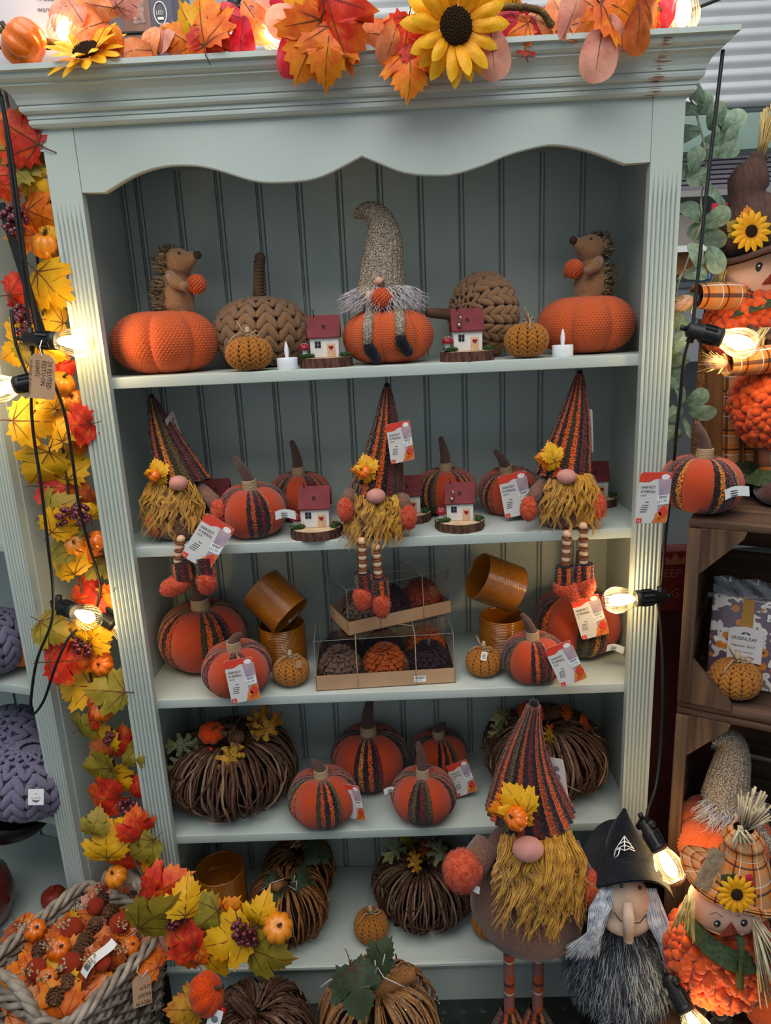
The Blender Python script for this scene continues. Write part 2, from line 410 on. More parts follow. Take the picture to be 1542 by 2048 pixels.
# ================================================================== BOOKCASE
XLO, XRO, XRI, YS, DEP = -0.0547, 1.0233, 0.97, 0.0185, 0.2984
XBL, XBR = -0.0395, 1.0082
ZC = 1.866                                                    # underside of crown
def build_bookcase(label):
    root = thing('bookcase', label, 'bookcase')
    def stile_mesh(x0, x1):
        mb = MB(); Zt = ZC; z0f, z1f = .10, 1.752
        zs = [0, .05, z0f, z0f+.01, z0f+.02, .5, .9, 1.3, 1.66] + [z1f-.055*(1-k/6) for k in range(7)] + [1.80, Zt]
        n = 6; wd = x1-x0; mar = .0035; per = (wd-2*mar)/n; xs = [x0]
        for i in range(n):
            for k in range(12): xs.append(x0+mar+per*(i+k/12))
        xs += [x1-mar, x1]
        def dep(x, z):
            if z <= z0f or z >= z1f: return 0
            tp = 1.0
            if z > z1f-.055: tp = (z1f-z)/.055
            if z < z0f+.02: tp = (z-z0f)/.02
            q = ((x-x0-mar)/per) % 1.0; d = abs(q-.5)/.5
            if x < x0+mar or x > x1-mar: return 0
            hw = .62*tp+.02
            q_ = max(0.0, 1-d/(1.6*hw)); return .0080*(1-math.sqrt(max(0.0, 1-q_*q_)))*min(1, tp*1.5)
        v = []; f = []
        for z in zs:
            for x in xs: v.append((x, dep(x, z), z))
        m = len(xs)
        for j in range(len(zs)-1):
            for i in range(m-1): a = j*m+i; f.append((a, a+1, a+m+1, a+m))
        mb.add(v, f, 0, True)
        b = [(x0, 0, 0), (x1, 0, 0), (x1, .019, 0), (x0, .019, 0), (x0, 0, Zt), (x1, 0, Zt), (x1, .019, Zt), (x0, .019, Zt)]
        mb.add(b, [(1, 2, 6, 5), (2, 3, 7, 6), (3, 0, 4, 7), (4, 5, 6, 7)], 0, False)
        return mb
    part('stile', stile_mesh(XLO, 0.0), PAINT, root); part('stile', stile_mesh(XRI, XRO), PAINT, root)
    # valance with its double ogee
    low = [(0.0007,1.7656),(0.0385,1.7645),(0.060,1.775),(0.0894,1.7883),(0.125,1.7985),(0.1607,1.8022),(0.200,1.800),(0.2373,1.7915),(0.2744,1.7785),(0.3,1.771),(0.3300,1.7672),(0.3822,1.7675),(0.4151,1.7735),(0.4481,1.786),(0.4836,1.8015),
           (0.5138,1.7886),(0.5563,1.7718),(0.6079,1.7655),(0.6431,1.7667),(0.69,1.778),(0.7274,1.7909),(0.7786,1.8015),(0.8129,1.8030),(0.8557,1.7945),(0.8895,1.7832),(0.9284,1.7675),(0.9695,1.7680)]
    sm = []
    for i in range(len(low)-1):
        a, b = low[i], low[i+1]; sm.append(a)
        if 1 < i < 25 and i not in (14,):
            p0, p3 = low[max(i-1, 1)], low[min(i+2, 25)]
            if i == 13: p3 = (2*b[0]-a[0], 2*b[1]-a[1])
            if i+1 == 14: p3 = b
            for t in (.33, .66):
                q = []
                for k in (0, 1):
                    q.append(.5*(2*a[k]+(b[k]-p0[k])*t+(2*p0[k]-5*a[k]+4*b[k]-p3[k])*t*t+(3*a[k]-p0[k]-3*b[k]+p3[k])*t**3))
                sm.append(tuple(q))
    sm.append(low[-1]); out = sm + [(.9695, ZC), (.0007, ZC)]
    mb = MB(); mb.prism(out, .0012, .019); part('valance', mb, PAINT, root)
    be = MB(); be.tube([(p[0], .0045, p[1]+.0008) for p in sm[1:-1]], .0034, 6); part('valance_bead', be, PAINT, root)
    # crown: profile swept round three sides with mitres
    prof = [(0, 0), (.004, 0), (.009, .001), (.0125, .005), (.0125, .009), (.0105, .0125), (.013, .013), (.013, .0195), (.0175, .020), (.0205, .023), (.0215, .0275), (.020, .0315), (.0225, .032), (.024, .0385), (.028, .046), (.0345, .0525), (.0395, .0555), (.0395, .0585), (.044, .060), (.048, .0635), (.0505, .0685), (.0505, .0715), (.0575, .0725), (.0575, .0805), (0, .0805)]
    v = []; f = []; n = len(prof)
    for (px, pz) in prof:
        v += [(XLO-px, .30, ZC+pz), (XLO-px, -px, ZC+pz), (XRO+px, -px, ZC+pz), (XRO+px, .30, ZC+pz)]
    for j in range(n-1):
        for i in range(3): a = j*4+i; f.append((a, a+1, a+5, a+4))
    mb = MB(); mb.add(v, f, 0, False); part('crown_moulding', mb, PAINT_WORN, root)
    mb = MB(); mb.box(((XLO+XRO)/2, .125, ZC+.0785), (XRO-XLO+.1, .35, .003)); part('top_board', mb, PAINT, root)
    for x in (XBL-.009, XBR+.009):
        mb = MB(); mb.box((x, .166, ZC/2), (.018, .294, ZC)); part('side_panel', mb, PAINT, root)
    mb = MB(); mb.box((.4843, .16, ZC-.006), (1.047, .275, .012)); part('top_panel', mb, PAINT, root)
    # beadboard planks
    edges = [XBL] + [-.0067+.08475*k for k in range(12)] + [XBR]
    pl = {}
    for i in range(13):
        wd = edges[i+1]-edges[i]; key = round(wd, 4)
        if key not in pl:
            xs = [0, .0008, .003, .0035, .0060, .0085, .0110, .0118, .0145, wd]; ds = [.006, .0035, .0025, .007, .0025, .0018, .0030, .007, 0, 0]
            mb = MB(); vv = []; ff = []
            for z in (.12, ZC):
                for x, d in zip(xs, ds): vv.append((x, DEP+d, z))
            for k in range(len(xs)-1): ff.append((k, k+1, k+1+len(xs), k+len(xs)))
            mb.add(vv, ff, 0, False); mb.box((wd/2, DEP+.011, (ZC+.12)/2), (wd, .006, ZC-.12)); pl[key] = mb.mesh('plank'); pl[key].materials.append(PAINT)
        part('plank', pl[key], None, root, (edges[i], 0, 0))
    for k, z in enumerate((S1, S2, S3, S4)):
        mb = MB(); mb.bbox((.4843, (YS+DEP)/2, z-.01025), (1.046, DEP-YS+.001, .0205), .0015); part('shelf', mb, PAINT, root)
    mb = MB(); mb.bbox((.4843, .147, S5-.011), (1.046, .305, .022), .003); part('shelf', mb, PAINT, root)
    mb = MB(); mb.grid(lambda u, t: (XLO+.0 + u*(XRO-XLO), [-.006, -.011, -.012, -.009, -.005, -.006, -.003, 0][int(round(t*7))], S5-[.0005, .003, .008, .012, .013, .017, .020, .021][int(round(t*7))]), 1, 7, 0, False, flip=True)
    mb.box(((XLO+XRO)/2, -.0026, S5-.011), (XRO-XLO, .005, .02)); part('nosing', mb, PAINT, root)
    mb = MB(); mb.box((.4845, .007, (S5-.02)/2), (.9675, .012, S5-.021)); part('plinth', mb, PAINT, root)
    return root
CASE = build_bookcase('tall sage painted bookcase with scalloped top, filled with autumn decorations')
th = math.radians(-16.5)
cx0, cy0 = -.242, .057
LC = dup(CASE, 'second sage bookcase at the far left edge, standing at an angle', (cx0-XRO*math.cos(th), cy0-XRO*math.sin(th), 0), th)
for c_ in list(LC.children):
    if c_.name.startswith(('crown', 'top_board')): bpy.data.objects.remove(c_)
def lc(x, y, z):                                            # point in the angled bookcase
    return (cx0+(x-XRO)*math.cos(th)-y*math.sin(th), cy0+(x-XRO)*math.sin(th)+y*math.cos(th), z)

# ================================================================== SHARED PIECES
# ---------- leaves
_half = [(0,.02),(.10,-.04),(.20,-.02),(.28,-.09),(.30,.02),(.42,.03),(.40,.12),(.53,.20),(.45,.27),(.58,.46),(.50,.46),(.47,.55),(.37,.50),(.31,.53),(.35,.65),(.27,.65),(.27,.76),(.18,.75),(.12,.88),(.06,.86)]
MAPLE = _half + [(0, 1.0)] + [(-x, y) for x, y in _half[:0:-1]]
_oh = [(0,0),(.05,.05),(.20,.06),(.13,.16),(.30,.24),(.34,.33),(.16,.33),(.14,.42),(.34,.52),(.33,.62),(.15,.58),(.13,.68),(.25,.80),(.18,.86),(.08,.82)]
OAK = _oh + [(0, 1.0)] + [(-x, y) for x, y in _oh[:0:-1]]
ROUND = [(.33*math.sin(2*PI*k/22)*(1-.30*math.cos(2*PI*k/22)), .5-.5*math.cos(2*PI*k/22)) for k in range(22)]
PETAL = [(.21*math.sin(2*PI*k/16)*(1.15-.45*abs(1-k/8)) if k != 8 else 0, (.5-.5*math.cos(2*PI*k/16))*(1.06 if k == 8 else 1)) for k in range(16)]
def leaf_mesh(name, outline, key, bend=.25, fold=.25, twist=0.0, veins=(), seed=0, rings=3):
    rnd = random.Random(seed); c = (0, .36 if outline is MAPLE else .5)
    ph = rnd.random()*6
    def df(x, y, dz=0):
        z = fold*abs(x)*-.7 + bend*(y-.3)**2*-1.0 + .035*math.sin(9*x+ph)*math.cos(8*y+ph) + dz
        a = twist*(y-.3); return (x*math.cos(a)+z*math.sin(a), y, z*math.cos(a)-x*math.sin(a))
    mb = MB(); v = [df(*c)]; uv = [c]; n = len(outline)
    for k in range(1, rings+1):
        t = k/rings
        for p in outline:
            x, y = c[0]+(p[0]-c[0])*t, c[1]+(p[1]-c[1])*t; v.append(df(x, y)); uv.append((x, y))
    f = [(0, 1+i, 1+(i+1) % n) for i in range(n)]
    for k in range(rings-1):
        for i in range(n): a = 1+k*n+i; b = 1+k*n+(i+1) % n; f.append((a, a+n, b+n, b))
    mb.add(v, f, 0, True, uv)
    for (x, y) in veins:
        vv = []; m = 4; L = math.hypot(x, y-.04); nx, ny = -(y-.04)/L, x/L
        for k in range(m+1):
            t = k/m; w_ = .011*(1-.75*t); px, py = x*t, .04+(y-.04)*t
            vv += [df(px+nx*w_, py+ny*w_, .008), df(px-nx*w_, py-ny*w_, .008)]
        mb.add(vv, [(2*k, 2*k+1, 2*k+3, 2*k+2) for k in range(m)], 1, True)
    if outline in (MAPLE, OAK): mb.tube([df(0, .03), (0, -.12, .0), (.03, -.26, -.05)], [.014, .011, .008], 4, 1)
    me = mb.mesh(name); me.materials.append(LEAF[key]); me.materials.append(VEIN); return me
MV = [(0, .93), (.42, .38), (-.42, .38), (.36, .12), (-.36, .12)]
OV = [(0, .95), (.26, .56), (-.26, .56), (.24, .27), (-.24, .27)]
_lm = {}
def leaf(kind, key, i=0):
    k = (kind, key, i % 3)
    if k not in _lm:
        b, fo, tw = [(.25, .25, .3), (.55, .5, -.5), (.9, .15, .2)][i % 3]
        o, vn, nm = {'maple': (MAPLE, MV, 'maple_leaf'), 'oak': (OAK, OV, 'oak_leaf'), 'round': (ROUND, [(0, .8)], 'round_leaf'), 'petal': (PETAL, [], 'petal')}[kind]
        _lm[k] = leaf_mesh(nm, o, key, b, fo, tw, vn, i*7+len(_lm))
    return _lm[k]
def put_leaf(parent, kind, key, p, size, ang=0, tilt=0, yaw=0, i=0):
    "leaf that faces the room (-y); ang turns it in its own plane (0: tip up)"
    me = leaf(kind, key, i)
    R = Euler((0, 0, yaw)).to_matrix() @ Euler((PI/2+tilt, 0, 0)).to_matrix() @ Euler((0, 0, ang)).to_matrix()
    c = Vector((0, .4*size, 0)); c = R @ c
    return part(me.name, me, None, parent, tuple(Vector(p)-c), tuple(R.to_euler()), size)
# ---------- berries, mini pumpkins, cones
BERRY = mat('berry', '#4a1420', '#6e2233', vs=60, rough=.25, coat=.5)
MINI_O = mat('mini_pumpkin_skin', '#d9590c', '#ee7d12', vs=30, rough=.3, coat=.4)
MINI_Y = mat('mini_pumpkin_amber', '#d9780e', '#eb9320', vs=30, rough=.4, coat=.3)
GLITTER = mat('glitter_berry', '#e8512c', '#c23016', vs=130, rough=.35, bump=1, bs=500, bd=.002, spec=.6, band=(.5, .62))
VELVET = mat('orange_velvet', '#b63208', '#d94c10', vs=12, rough=.8, sheen=.15, spec=.1)
STEMB = mat('dark_stem', '#3a2a1e', '#54402c', vs=40, rough=.8)
CONE = mat('pine_cone_scale', '#4a2f20', '#7a5136', vs=80, rough=.8)
def _berries():
    mb = MB(); r = random.Random(3)
    for k in range(34):
        t = r.random(); a = r.random()*2*PI; q = .017*math.sin(PI*(.12+.8*t))
        mb.ell((q*math.cos(a), q*math.sin(a), -.05*t), r.uniform(.0055, .007), 0, 8, 6)
    mb.tube([(0, 0, .025), (0, 0, -.05)], .0015, 4, 1)
    me = mb.mesh('berry_cluster'); me.materials.append(BERRY); me.materials.append(STEMB); return me
BERRY_ME = _berries()
def pumpkin_fn(lobes, sq=.8, dimple=.22, lobe=.10, top=.9):
    def fn(u, v):
        a = 2*PI*u; ph = (v-.5)*PI
        c = abs(math.cos(ph))**.75; l = 1-lobe*(1-abs(math.sin(lobes*a/2)))**1.6
        r = c*l; z = math.sin(ph)
        z = z*sq - (dimple*sq*math.exp(-(r/.30)**2) if z > 0 else -dimple*.7*sq*math.exp(-(r/.35)**2))
        return (r*math.cos(a), r*math.sin(a), z)
    return fn
def _mini(m):
    mb = MB(); fn = pumpkin_fn(8, .78, .2, .14); mb.grid(fn, 40, 14); mb.tube([(0, 0, .5), (.04, 0, .8), (.16, 0, 1.05)], [.13, .1, .12], 6, 1)
    me = mb.mesh('mini_pumpkin'); me.materials.append(m); me.materials.append(STEMB); return me
MINI_ME, MINIY_ME, VELV_ME = _mini(MINI_O), _mini(MINI_Y), _mini(VELVET)
def _cone():
    mb = MB(); n = 54
    for k in range(n):
        t = k/n; a = k*2.39996; r = .36*math.sin(PI*(.12+.80*t))**.8; z = -.5+t
        mb.ell((r*math.cos(a), r*math.sin(a), z), (.17*(1-.4*t), .12, .045), 0, 6, 4, (0, -.7, a))
    mb.ell((0, 0, 0), (.3, .3, .5), 0, 8, 6); return mb.mesh('pine_cone')
CONE_ME = _cone(); CONE_ME.materials.append(CONE)
# ---------- hanging card printed with a pumpkin field
def rrect(w_, h_, r, n=4):
    o = []
    for cx, cz, a0 in ((w_/2-r, h_/2-r, 0), (-w_/2+r, h_/2-r, PI/2), (-w_/2+r, -h_/2+r, PI), (w_/2-r, -h_/2+r, 1.5*PI)):
        for k in range(n+1): a = a0+k*PI/2/n; o.append((cx+r*math.cos(a), cz+r*math.sin(a)))
    return o
def flat(mb, pts, y, mi, M=None):
    bm = bmesh.new(); n = len(pts); vs_ = [bm.verts.new((p[0], 0, p[1])) for p in pts]; es = [bm.edges.new((vs_[i], vs_[(i+1) % n])) for i in range(n)]
    bmesh.ops.triangle_fill(bm, use_beauty=True, edges=es, normal=(0, -1, 0)); bm.verts.index_update()
    mb.add([(p[0], y, p[1]) for p in pts], [tuple(vs_.index(v) for v in f.verts) for f in bm.faces], mi, False, M=M); bm.free()
def circ(cx, cz, r, n=14, sx=1): return [(cx+r*sx*math.cos(2*PI*k/n), cz+r*math.sin(2*PI*k/n)) for k in range(n)]
def harvest_tag(title, price, name):
    "0.062 x 0.098 card; hangs below its origin, print to -y"
    mb = MB(); W, H = .062, .098; dz = -H/2-.002
    mb.prism([(x, z+dz) for x, z in rrect(W, H, .006)], -.0004, .0004, 0)
    def shift(p): return [(x, z+dz) for x, z in p]
    flat(mb, shift([(-.031, .030), (-.031, .044), (-.026, .049), (.026, .049), (.031, .044), (.031, .036), (0, .036), (-.012, .030)]), -.0006, 1)      # red head
    flat(mb, shift([(.006, .035), (.0305, .035), (.0305, -.044), (.026, -.0485), (.000, -.0485), (.009, -.030), (.011, -.005)]), -.0006, 2)          # dusk picture
    flat(mb, shift([(.0305, -.012), (.0305, -.044), (.026, -.0485), (.001, -.0485), (.008, -.033), (.018, -.016)]), -.0008, 3)
    flat(mb, shift(circ(.021, -.027, .0085, 16, 1.1)), -.0010, 1); flat(mb, shift(circ(.012, -.033, .006, 14, 1.1)), -.0010, 3)
    flat(mb, shift(circ(.019, .040, .0055, 16, 1.5)), -.0008, 4)
    flat(mb, shift([(-.030, -.039), (-.030, -.0485), (-.019, -.0485), (-.019, -.039)]), -.0008, 1)
    flat(mb, shift([(.006, .004), (.030, .007), (.030, -.011), (.006, -.014)]), -.0012, 4)                                                        # price sticker
    T = lambda x, z, s=1: TR((x, -.0014, z+dz))
    for k, ln in enumerate(title): text_mb(mb, ln, .0078 if k < 2 else .0045, T(-.0265, .018-.0085*k+(0 if k < 2 else .0025)), 5, 1, .86)
    text_mb(mb, '12', .0065, TR((-.0285, -.0014, -.0465+dz)), 4)
    text_mb(mb, price, .0085, TR((.0075, -.0014, -.0105+dz), (0, -.12, 0)), 5, 1, .8)
    for k in range(2): mb.box((.018, -.0013, .0028-.0026*k+dz), (.018-.004*k, .0003, .0011), 5, (0, -.12, 0))
    for k in range(5): mb.box((-.014+(.002 if k == 0 else -.001*k), -.0007, -.010-.0042*k+dz+(0.0 if k else .002)), (.013 if k else .007, .0004, .0011), 5)
    me = mb.mesh(name)
    for m in (GREYCARD, REDINK, LILAC, PRINT_O, WHITE, INK): me.materials.append(m)
    return me
TAG_ME = harvest_tag(['HARVEST', 'PUMPKIN', 'LARGE'], '£11.99', 'price_tag')
TAG_ME2 = harvest_tag(['HARVEST', 'PUMPKIN', 'XL'], '£17.99', 'price_tag')
TAG_BACK = MB(); TAG_BACK.prism([(x, z-.05) for x, z in rrect(.05, .1, .006)], -.0004, .0004)
for k in range(4):
    for j in range(2): TAG_BACK.ell((-.008+j*.018, -.0006, -.02-k*.017), (.0055, .0003, .0055), 1, 10, 4)
TAG_BACK = TAG_BACK.mesh('price_tag'); TAG_BACK.materials.append(GREYCARD); TAG_BACK.materials.append(mat('grey_print', '#7b7d84', rough=.6))
def _slip():
    mb = MB(); mb.grid(lambda u, v: ((u)*.04, .004*math.sin(u*4)-.0, (v-.5)*.018+.003*math.sin(u*3)), 8, 2)
    for k in range(3): mb.box((.02, -.0006+.004*math.sin(2.0), .004-.004*k), (.018, .0006, .0012), 1)
    me = mb.mesh('fabric_label'); me.materials.append(WHITE); me.materials.append(INK); return me
SLIP_ME = _slip()

# ================================================================== PUMPKIN KINDS
# ---------- striped felt pumpkin, unit radius about 1 (scaled by the thing)
SQ = .74
def _panel(kind):
    mb = MB(); nu, nv = 14, 26
    def fn(u, v):
        a = (u-.5)*PI/4; ph = (v-.5)*PI; c = abs(math.cos(ph))**.72
        puff = 1+.055*math.sin(PI*u)**.7-.045
        if kind == 'knit': puff += .012
        r = c*puff; z = math.sin(ph)*SQ
        z += -.20*SQ*math.exp(-(r/.28)**2) if z > 0 else .14*SQ*math.exp(-(r/.35)**2)
        return (r*math.cos(a), r*math.sin(a), z+SQ*.93)
    mb.grid(fn, nu, nv, us=6.0, vs=.16); return mb
PAN_F = _panel('felt').mesh('felt_panel'); PAN_F.materials.append(FELT_O)
PAN_K = _panel('knit').mesh('knit_panel'); PAN_K.materials.append(STRIPE)
def _stemmesh(kind):
    mb = MB()
    if kind == 0: pts = [(0,0,1.2), (0,0,1.5), (-.06,0,1.75), (-.16,.0,1.98), (-.30,0,2.2)]
    elif kind == 1: pts = [(0,0,1.2), (0,0,1.5), (0,.0,1.8), (-.05,0,2.1), (-.12,0,2.38)]
    else: pts = [(0,0,1.2), (0,0,1.48), (.04,0,1.62), (.14,0,1.74), (.22,0,1.78)]
    mb.tube(pts, [.20, .175, .155, .125, .085], 12); e = pts[-1]; mb.ell(e, .085, 0, 10, 6)
    return mb.mesh('stem')
STEMS = [_stemmesh(k) for k in range(3)]
for m_ in STEMS: m_.materials.append(FELT_STEM)
_wr = MB(); _wr.tube([(.205*math.cos(k*.52)*(1-.0010*k), .205*math.sin(k*.52)*(1-.001*k), 1.26+k*.0034) for k in range(98)], .026, 5); WRAP_ME = _wr.mesh('twine_wrap'); WRAP_ME.materials.append(TWINE)
def striped(label, px, py, wpx, Y, z0, rot=0, stem=0, stemrot=0, tilt=(0,0), name='striped_pumpkin', group='striped felt pumpkins on the bookcase'):
    p = atY(px, py, Y); r = wpx*depth(p)/FPX/2/1.012
    root = thing(name, label, 'pumpkin', (p[0], Y, z0+.004), (tilt[0], tilt[1], 0), group, r)
    for k in range(8): part('felt_panel' if k % 2 else 'knit_panel', PAN_F if k % 2 else PAN_K, None, root, rot=(0, 0, rot+k*PI/4))
    s = part('stem', STEMS[stem], None, root, rot=(0, 0, stemrot)); part('twine_wrap', WRAP_ME, None, s)
    return root, r
def hang_tag(root, r, p, rot, me=None, sc=1.0):
    "card tied to a thing; p in world coordinates is the top middle of the card"
    me = me or TAG_ME
    o = part('price_tag', me, None, root); M = Matrix.Translation(Vector(p)) @ Euler(rot).to_matrix().to_4x4() @ Matrix.Scale(sc, 4)
    bpy.context.view_layer.update(); o.matrix_basis = root.matrix_world.inverted() @ M; return o
# ---------- orange moss-knit pumpkin
def _orange():
    mb = MB(); L = 7; NC, NR = 84, 40
    def fn(u, v):
        a = 2*PI*u; ph = (v-.5)*PI; c = abs(math.cos(ph))**.70
        l = 1-.13*(1-abs(math.sin(L*a/2)))**2.2
        row = v*NR; k = math.sin(PI*(row % 1.0))**2*math.sin(PI*((u*NC+(.5 if int(row) % 2 else 0)) % 1.0))**2
        r = c*l*(1+.040*k*min(1, c*2)); z = math.sin(ph)*.60*(1+.03*k)
        z += -.16*.6*math.exp(-(r/.3)**2) if z > 0 else .10*.6*math.exp(-(r/.4)**2)
        return (r*math.cos(a), r*math.sin(a), z+.555)
    mb.grid(fn, NC*4, NR*3); return mb.mesh('knitted_body')
ORANGE_ME = _orange(); ORANGE_ME.materials.append(KNIT_O)
# ---------- chunky plaited pumpkin (V stitches as real yarn)
def chunky_mesh(name, m, ncol, nrow, sq, fat=1.0, twist=0):
    mb = MB(); mb.ell((0, 0, 0), (.9, .9, .9*sq), 0, 20, 12)
    for i in range(ncol):
        for j in range(nrow):
            v = (j+.5)/nrow; ph = (v-.5)*PI*.93; c = math.cos(ph)**.8
            for s in (-1, 1):
                a = 2*PI*(i+.5+s*.20)/ncol + twist*ph
                P = Vector((c*math.cos(a), c*math.sin(a), math.sin(ph)*sq))
                ph2 = ph+.02; c2 = math.cos(ph2)**.8
                D = Vector((c2*math.cos(a), c2*math.sin(a), math.sin(ph2)*sq))-P
                N = Vector((P.x, P.y, P.z/(sq*sq))).normalized(); D = (D-N*D.dot(N)).normalized(); T_ = N.cross(D)
                ax = (D*math.cos(.55)+T_*(s*math.sin(.55))).normalized(); bx = N.cross(ax)
                L = 1.35*sq*PI*.5/nrow*2.0; W_ = 2*PI*max(c, .2)/ncol*.22*fat
                R = np.eye(4); R[:3, 0] = bx*W_; R[:3, 1] = N*W_*.9; R[:3, 2] = ax*L*.62; R[:3, 3] = P*.97
                mb.add(*sph(7, 6), 0, True, M=R)
    me = mb.mesh(name); me.materials.append(m); return me
MUST_ME = chunky_mesh('knitted_body', MUST, 13, 10, .80)
CAMEL_ME = chunky_mesh('plaited_body', CAMEL, 14, 9, .74)
MAUVE_ME = chunky_mesh('plaited_body', MAUVE, 13, 8, .74)
PALE_STEM = mat('pale_wood_stem', '#a58c6e', '#c3ab8a', vs=120, rough=.85)
def _bow():
    mb = MB()
    mb.tube([(.13*math.cos(k*.5), .13*math.sin(k*.5), .74+.012*k) for k in range(26)], .035, 5)
    mb.tube([(-.1, -.1, .85), (-.35, -.2, .98), (-.62, -.28, .78), (-.85, -.3, .50)], [.04, .04, .04, .05], 5)
    mb.tube([(.1, -.12, .85), (.4, -.2, 1.06), (.62, -.2, .92), (.4, -.22, .78), (.12, -.15, .82)], .04, 5)
    mb.tube([(-.05, -.1, .85), (-.3, -.05, 1.3), (-.42, 0, 1.55), (-.3, .05, 1.3), (-.05, 0, .9)], .035, 5)
    return mb.mesh('twine_bow')
BOW_ME = _bow(); BOW_ME.materials.append(TWINE)
_ws = MB(); _ws.tube([(0, 0, .55), (.0, 0, .9), (.02, 0, 1.25)], [.12, .105, .10], 8); WSTEM_ME = _ws.mesh('stem'); WSTEM_ME.materials.append(PALE_STEM)
def mustard(label, px, py, wpx, Y, z0, rot=0, sq=1.0):
    p = atY(px, py, Y); r = wpx*depth(p)/FPX/2/1.05
    root = thing('knitted_pumpkin', label, 'pumpkin', (p[0], Y, z0+.82*r*sq), rot, 'small mustard knitted pumpkins', (r, r, r*sq))
    part('knitted_body', MUST_ME, None, root); part('stem', WSTEM_ME, None, root); part('twine_bow', BOW_ME, None, root); return root
# ---------- twig pumpkin
def twig_mesh(seed, n=120, rad=.026, loose=.10, sq=.66, lob=6):
    r = random.Random(seed); mb = MB()
    for k in range(n):
        a = 2*PI*k/n+r.uniform(-.06, .06); sw = r.uniform(-loose, loose)*2.6; q = r.uniform(.92, 1.03)
        v0, v1 = r.uniform(.03, .10), r.uniform(.92, .99); pts = []; m = 12; ph_ = r.random()*6
        for j in range(m+1):
            v = v0+(v1-v0)*j/m; ph = (v-.5)*PI; c = abs(math.cos(ph))**.68
            l = 1-.15*(1-abs(math.sin(lob*a/2)))**1.8
            rr = c*l*q+.012*math.sin(j*1.9+ph_); aa = a+sw*(v-.5)+.015*math.sin(j*1.3+ph_)
            z = math.sin(ph)*sq; z += -.22*sq*math.exp(-(rr/.3)**2) if z > 0 else .15*sq*math.exp(-(rr/.35)**2)
            pts.append((rr*math.cos(aa), rr*math.sin(aa), z+sq))
        w_ = rad*r.uniform(.55, 1.25); mb.tube(pts, [w_*(.8+.25*math.sin(j*2.3+ph_)) for j in range(m+1)], 5, r.choice((0, 0, 2, 3)))
    for k in range(int(n*.16)):
        a = r.random()*2*PI; b = a+r.uniform(-.7, .7); v0, v1 = r.uniform(.2, .8), r.uniform(.2, .8); pts = []
        for j in range(6):
            t = j/5; ph = (v0+(v1-v0)*t-.5)*PI; c = abs(math.cos(ph))**.68*1.03; aa = a+(b-a)*t
            pts.append((c*math.cos(aa), c*math.sin(aa), math.sin(ph)*sq*1.02+sq))
        mb.tube(pts, rad*.6, 5, r.choice((0, 2, 3)))
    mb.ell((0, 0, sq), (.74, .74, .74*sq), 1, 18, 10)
    return mb.mesh('twigs')
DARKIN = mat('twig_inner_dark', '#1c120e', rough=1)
TW = [twig_mesh(1, 165, .0245, .13), twig_mesh(2, 170, .0215, .13, .72), twig_mesh(3, 96, .028, .18, .80, 6)]
TWIG_L = mat('pale_twig', '#7a5c48', '#a98a6c', vs=45, rough=.6, bump=.6, bs=260, spec=.25); TWIG_R = mat('red_twig', '#3c231b', '#5e3d2e', vs=45, rough=.6, bump=.6, bs=260, spec=.25)
TWIG_OL = mat('pale_bark_twig', '#a06a3c', '#c9965e', vs=45, rough=.7, bump=.6, bs=260, spec=.2); TWIG_OR = mat('dark_bark_twig', '#542d18', '#7c4a28', vs=45, rough=.7, bump=.6, bs=260, spec=.2)
for i_, m_ in enumerate(TW): m_.materials.append([TWIG, TWIG, TWIG_O][i_]); m_.materials.append(DARKIN); m_.materials.append([TWIG_L, TWIG_L, TWIG_OL][i_]); m_.materials.append([TWIG_R, TWIG_R, TWIG_OR][i_])
TWG = twig_mesh(5, 100, .026, .14, .72, 6)
for q_ in (TWIG_G, DARKIN, TWIG_OL, TWIG_O): TWG.materials.append(q_)
def _twstem():
    mb = MB(); r = random.Random(9)
    for k in range(9):
        a = 2*PI*k/9; mb.tube([(.10*math.cos(a+t*.25), .10*math.sin(a+t*.25)-.02*t*t, 1.0+t*.16) for t in range(5)], .04, 5)
    return mb.mesh('stem')
TWSTEM = _twstem(); TWSTEM.materials.append(TWIG)
_st = MB(); _st.tube([(0, 0, 1.2), (-.1, -.02, 1.5), (-.3, -.06, 1.72), (-.55, -.1, 1.82)], [.13, .11, .10, .11], 7)
BARKSTEM = _st.mesh('stem'); BARKSTEM.materials.append(TWIG_O)
def twigpump(label, px, py, wpx, Y, z0, kind=0, rot=0, stem=True, sc_z=1.0, sz=None):
    p = atY(px, py, Y); r = wpx*depth(p)/FPX/2/1.0
    root = thing('twig_pumpkin', label, 'pumpkin', (p[0], Y, z0), rot, 'woven twig pumpkins', (r, r, r*sc_z))
    me = (TW+[TWG])[kind]; part('twigs', me, None, root, kind='stuff')
    if stem == 'bark': part('stem', BARKSTEM, None, root)
    elif stem: part('stem', TWSTEM, None, root)
    return root, r
def pick(parent, me, p, sc, rot=(0,0,0)):
    return part(me.name, me, None, parent, p, rot, sc)

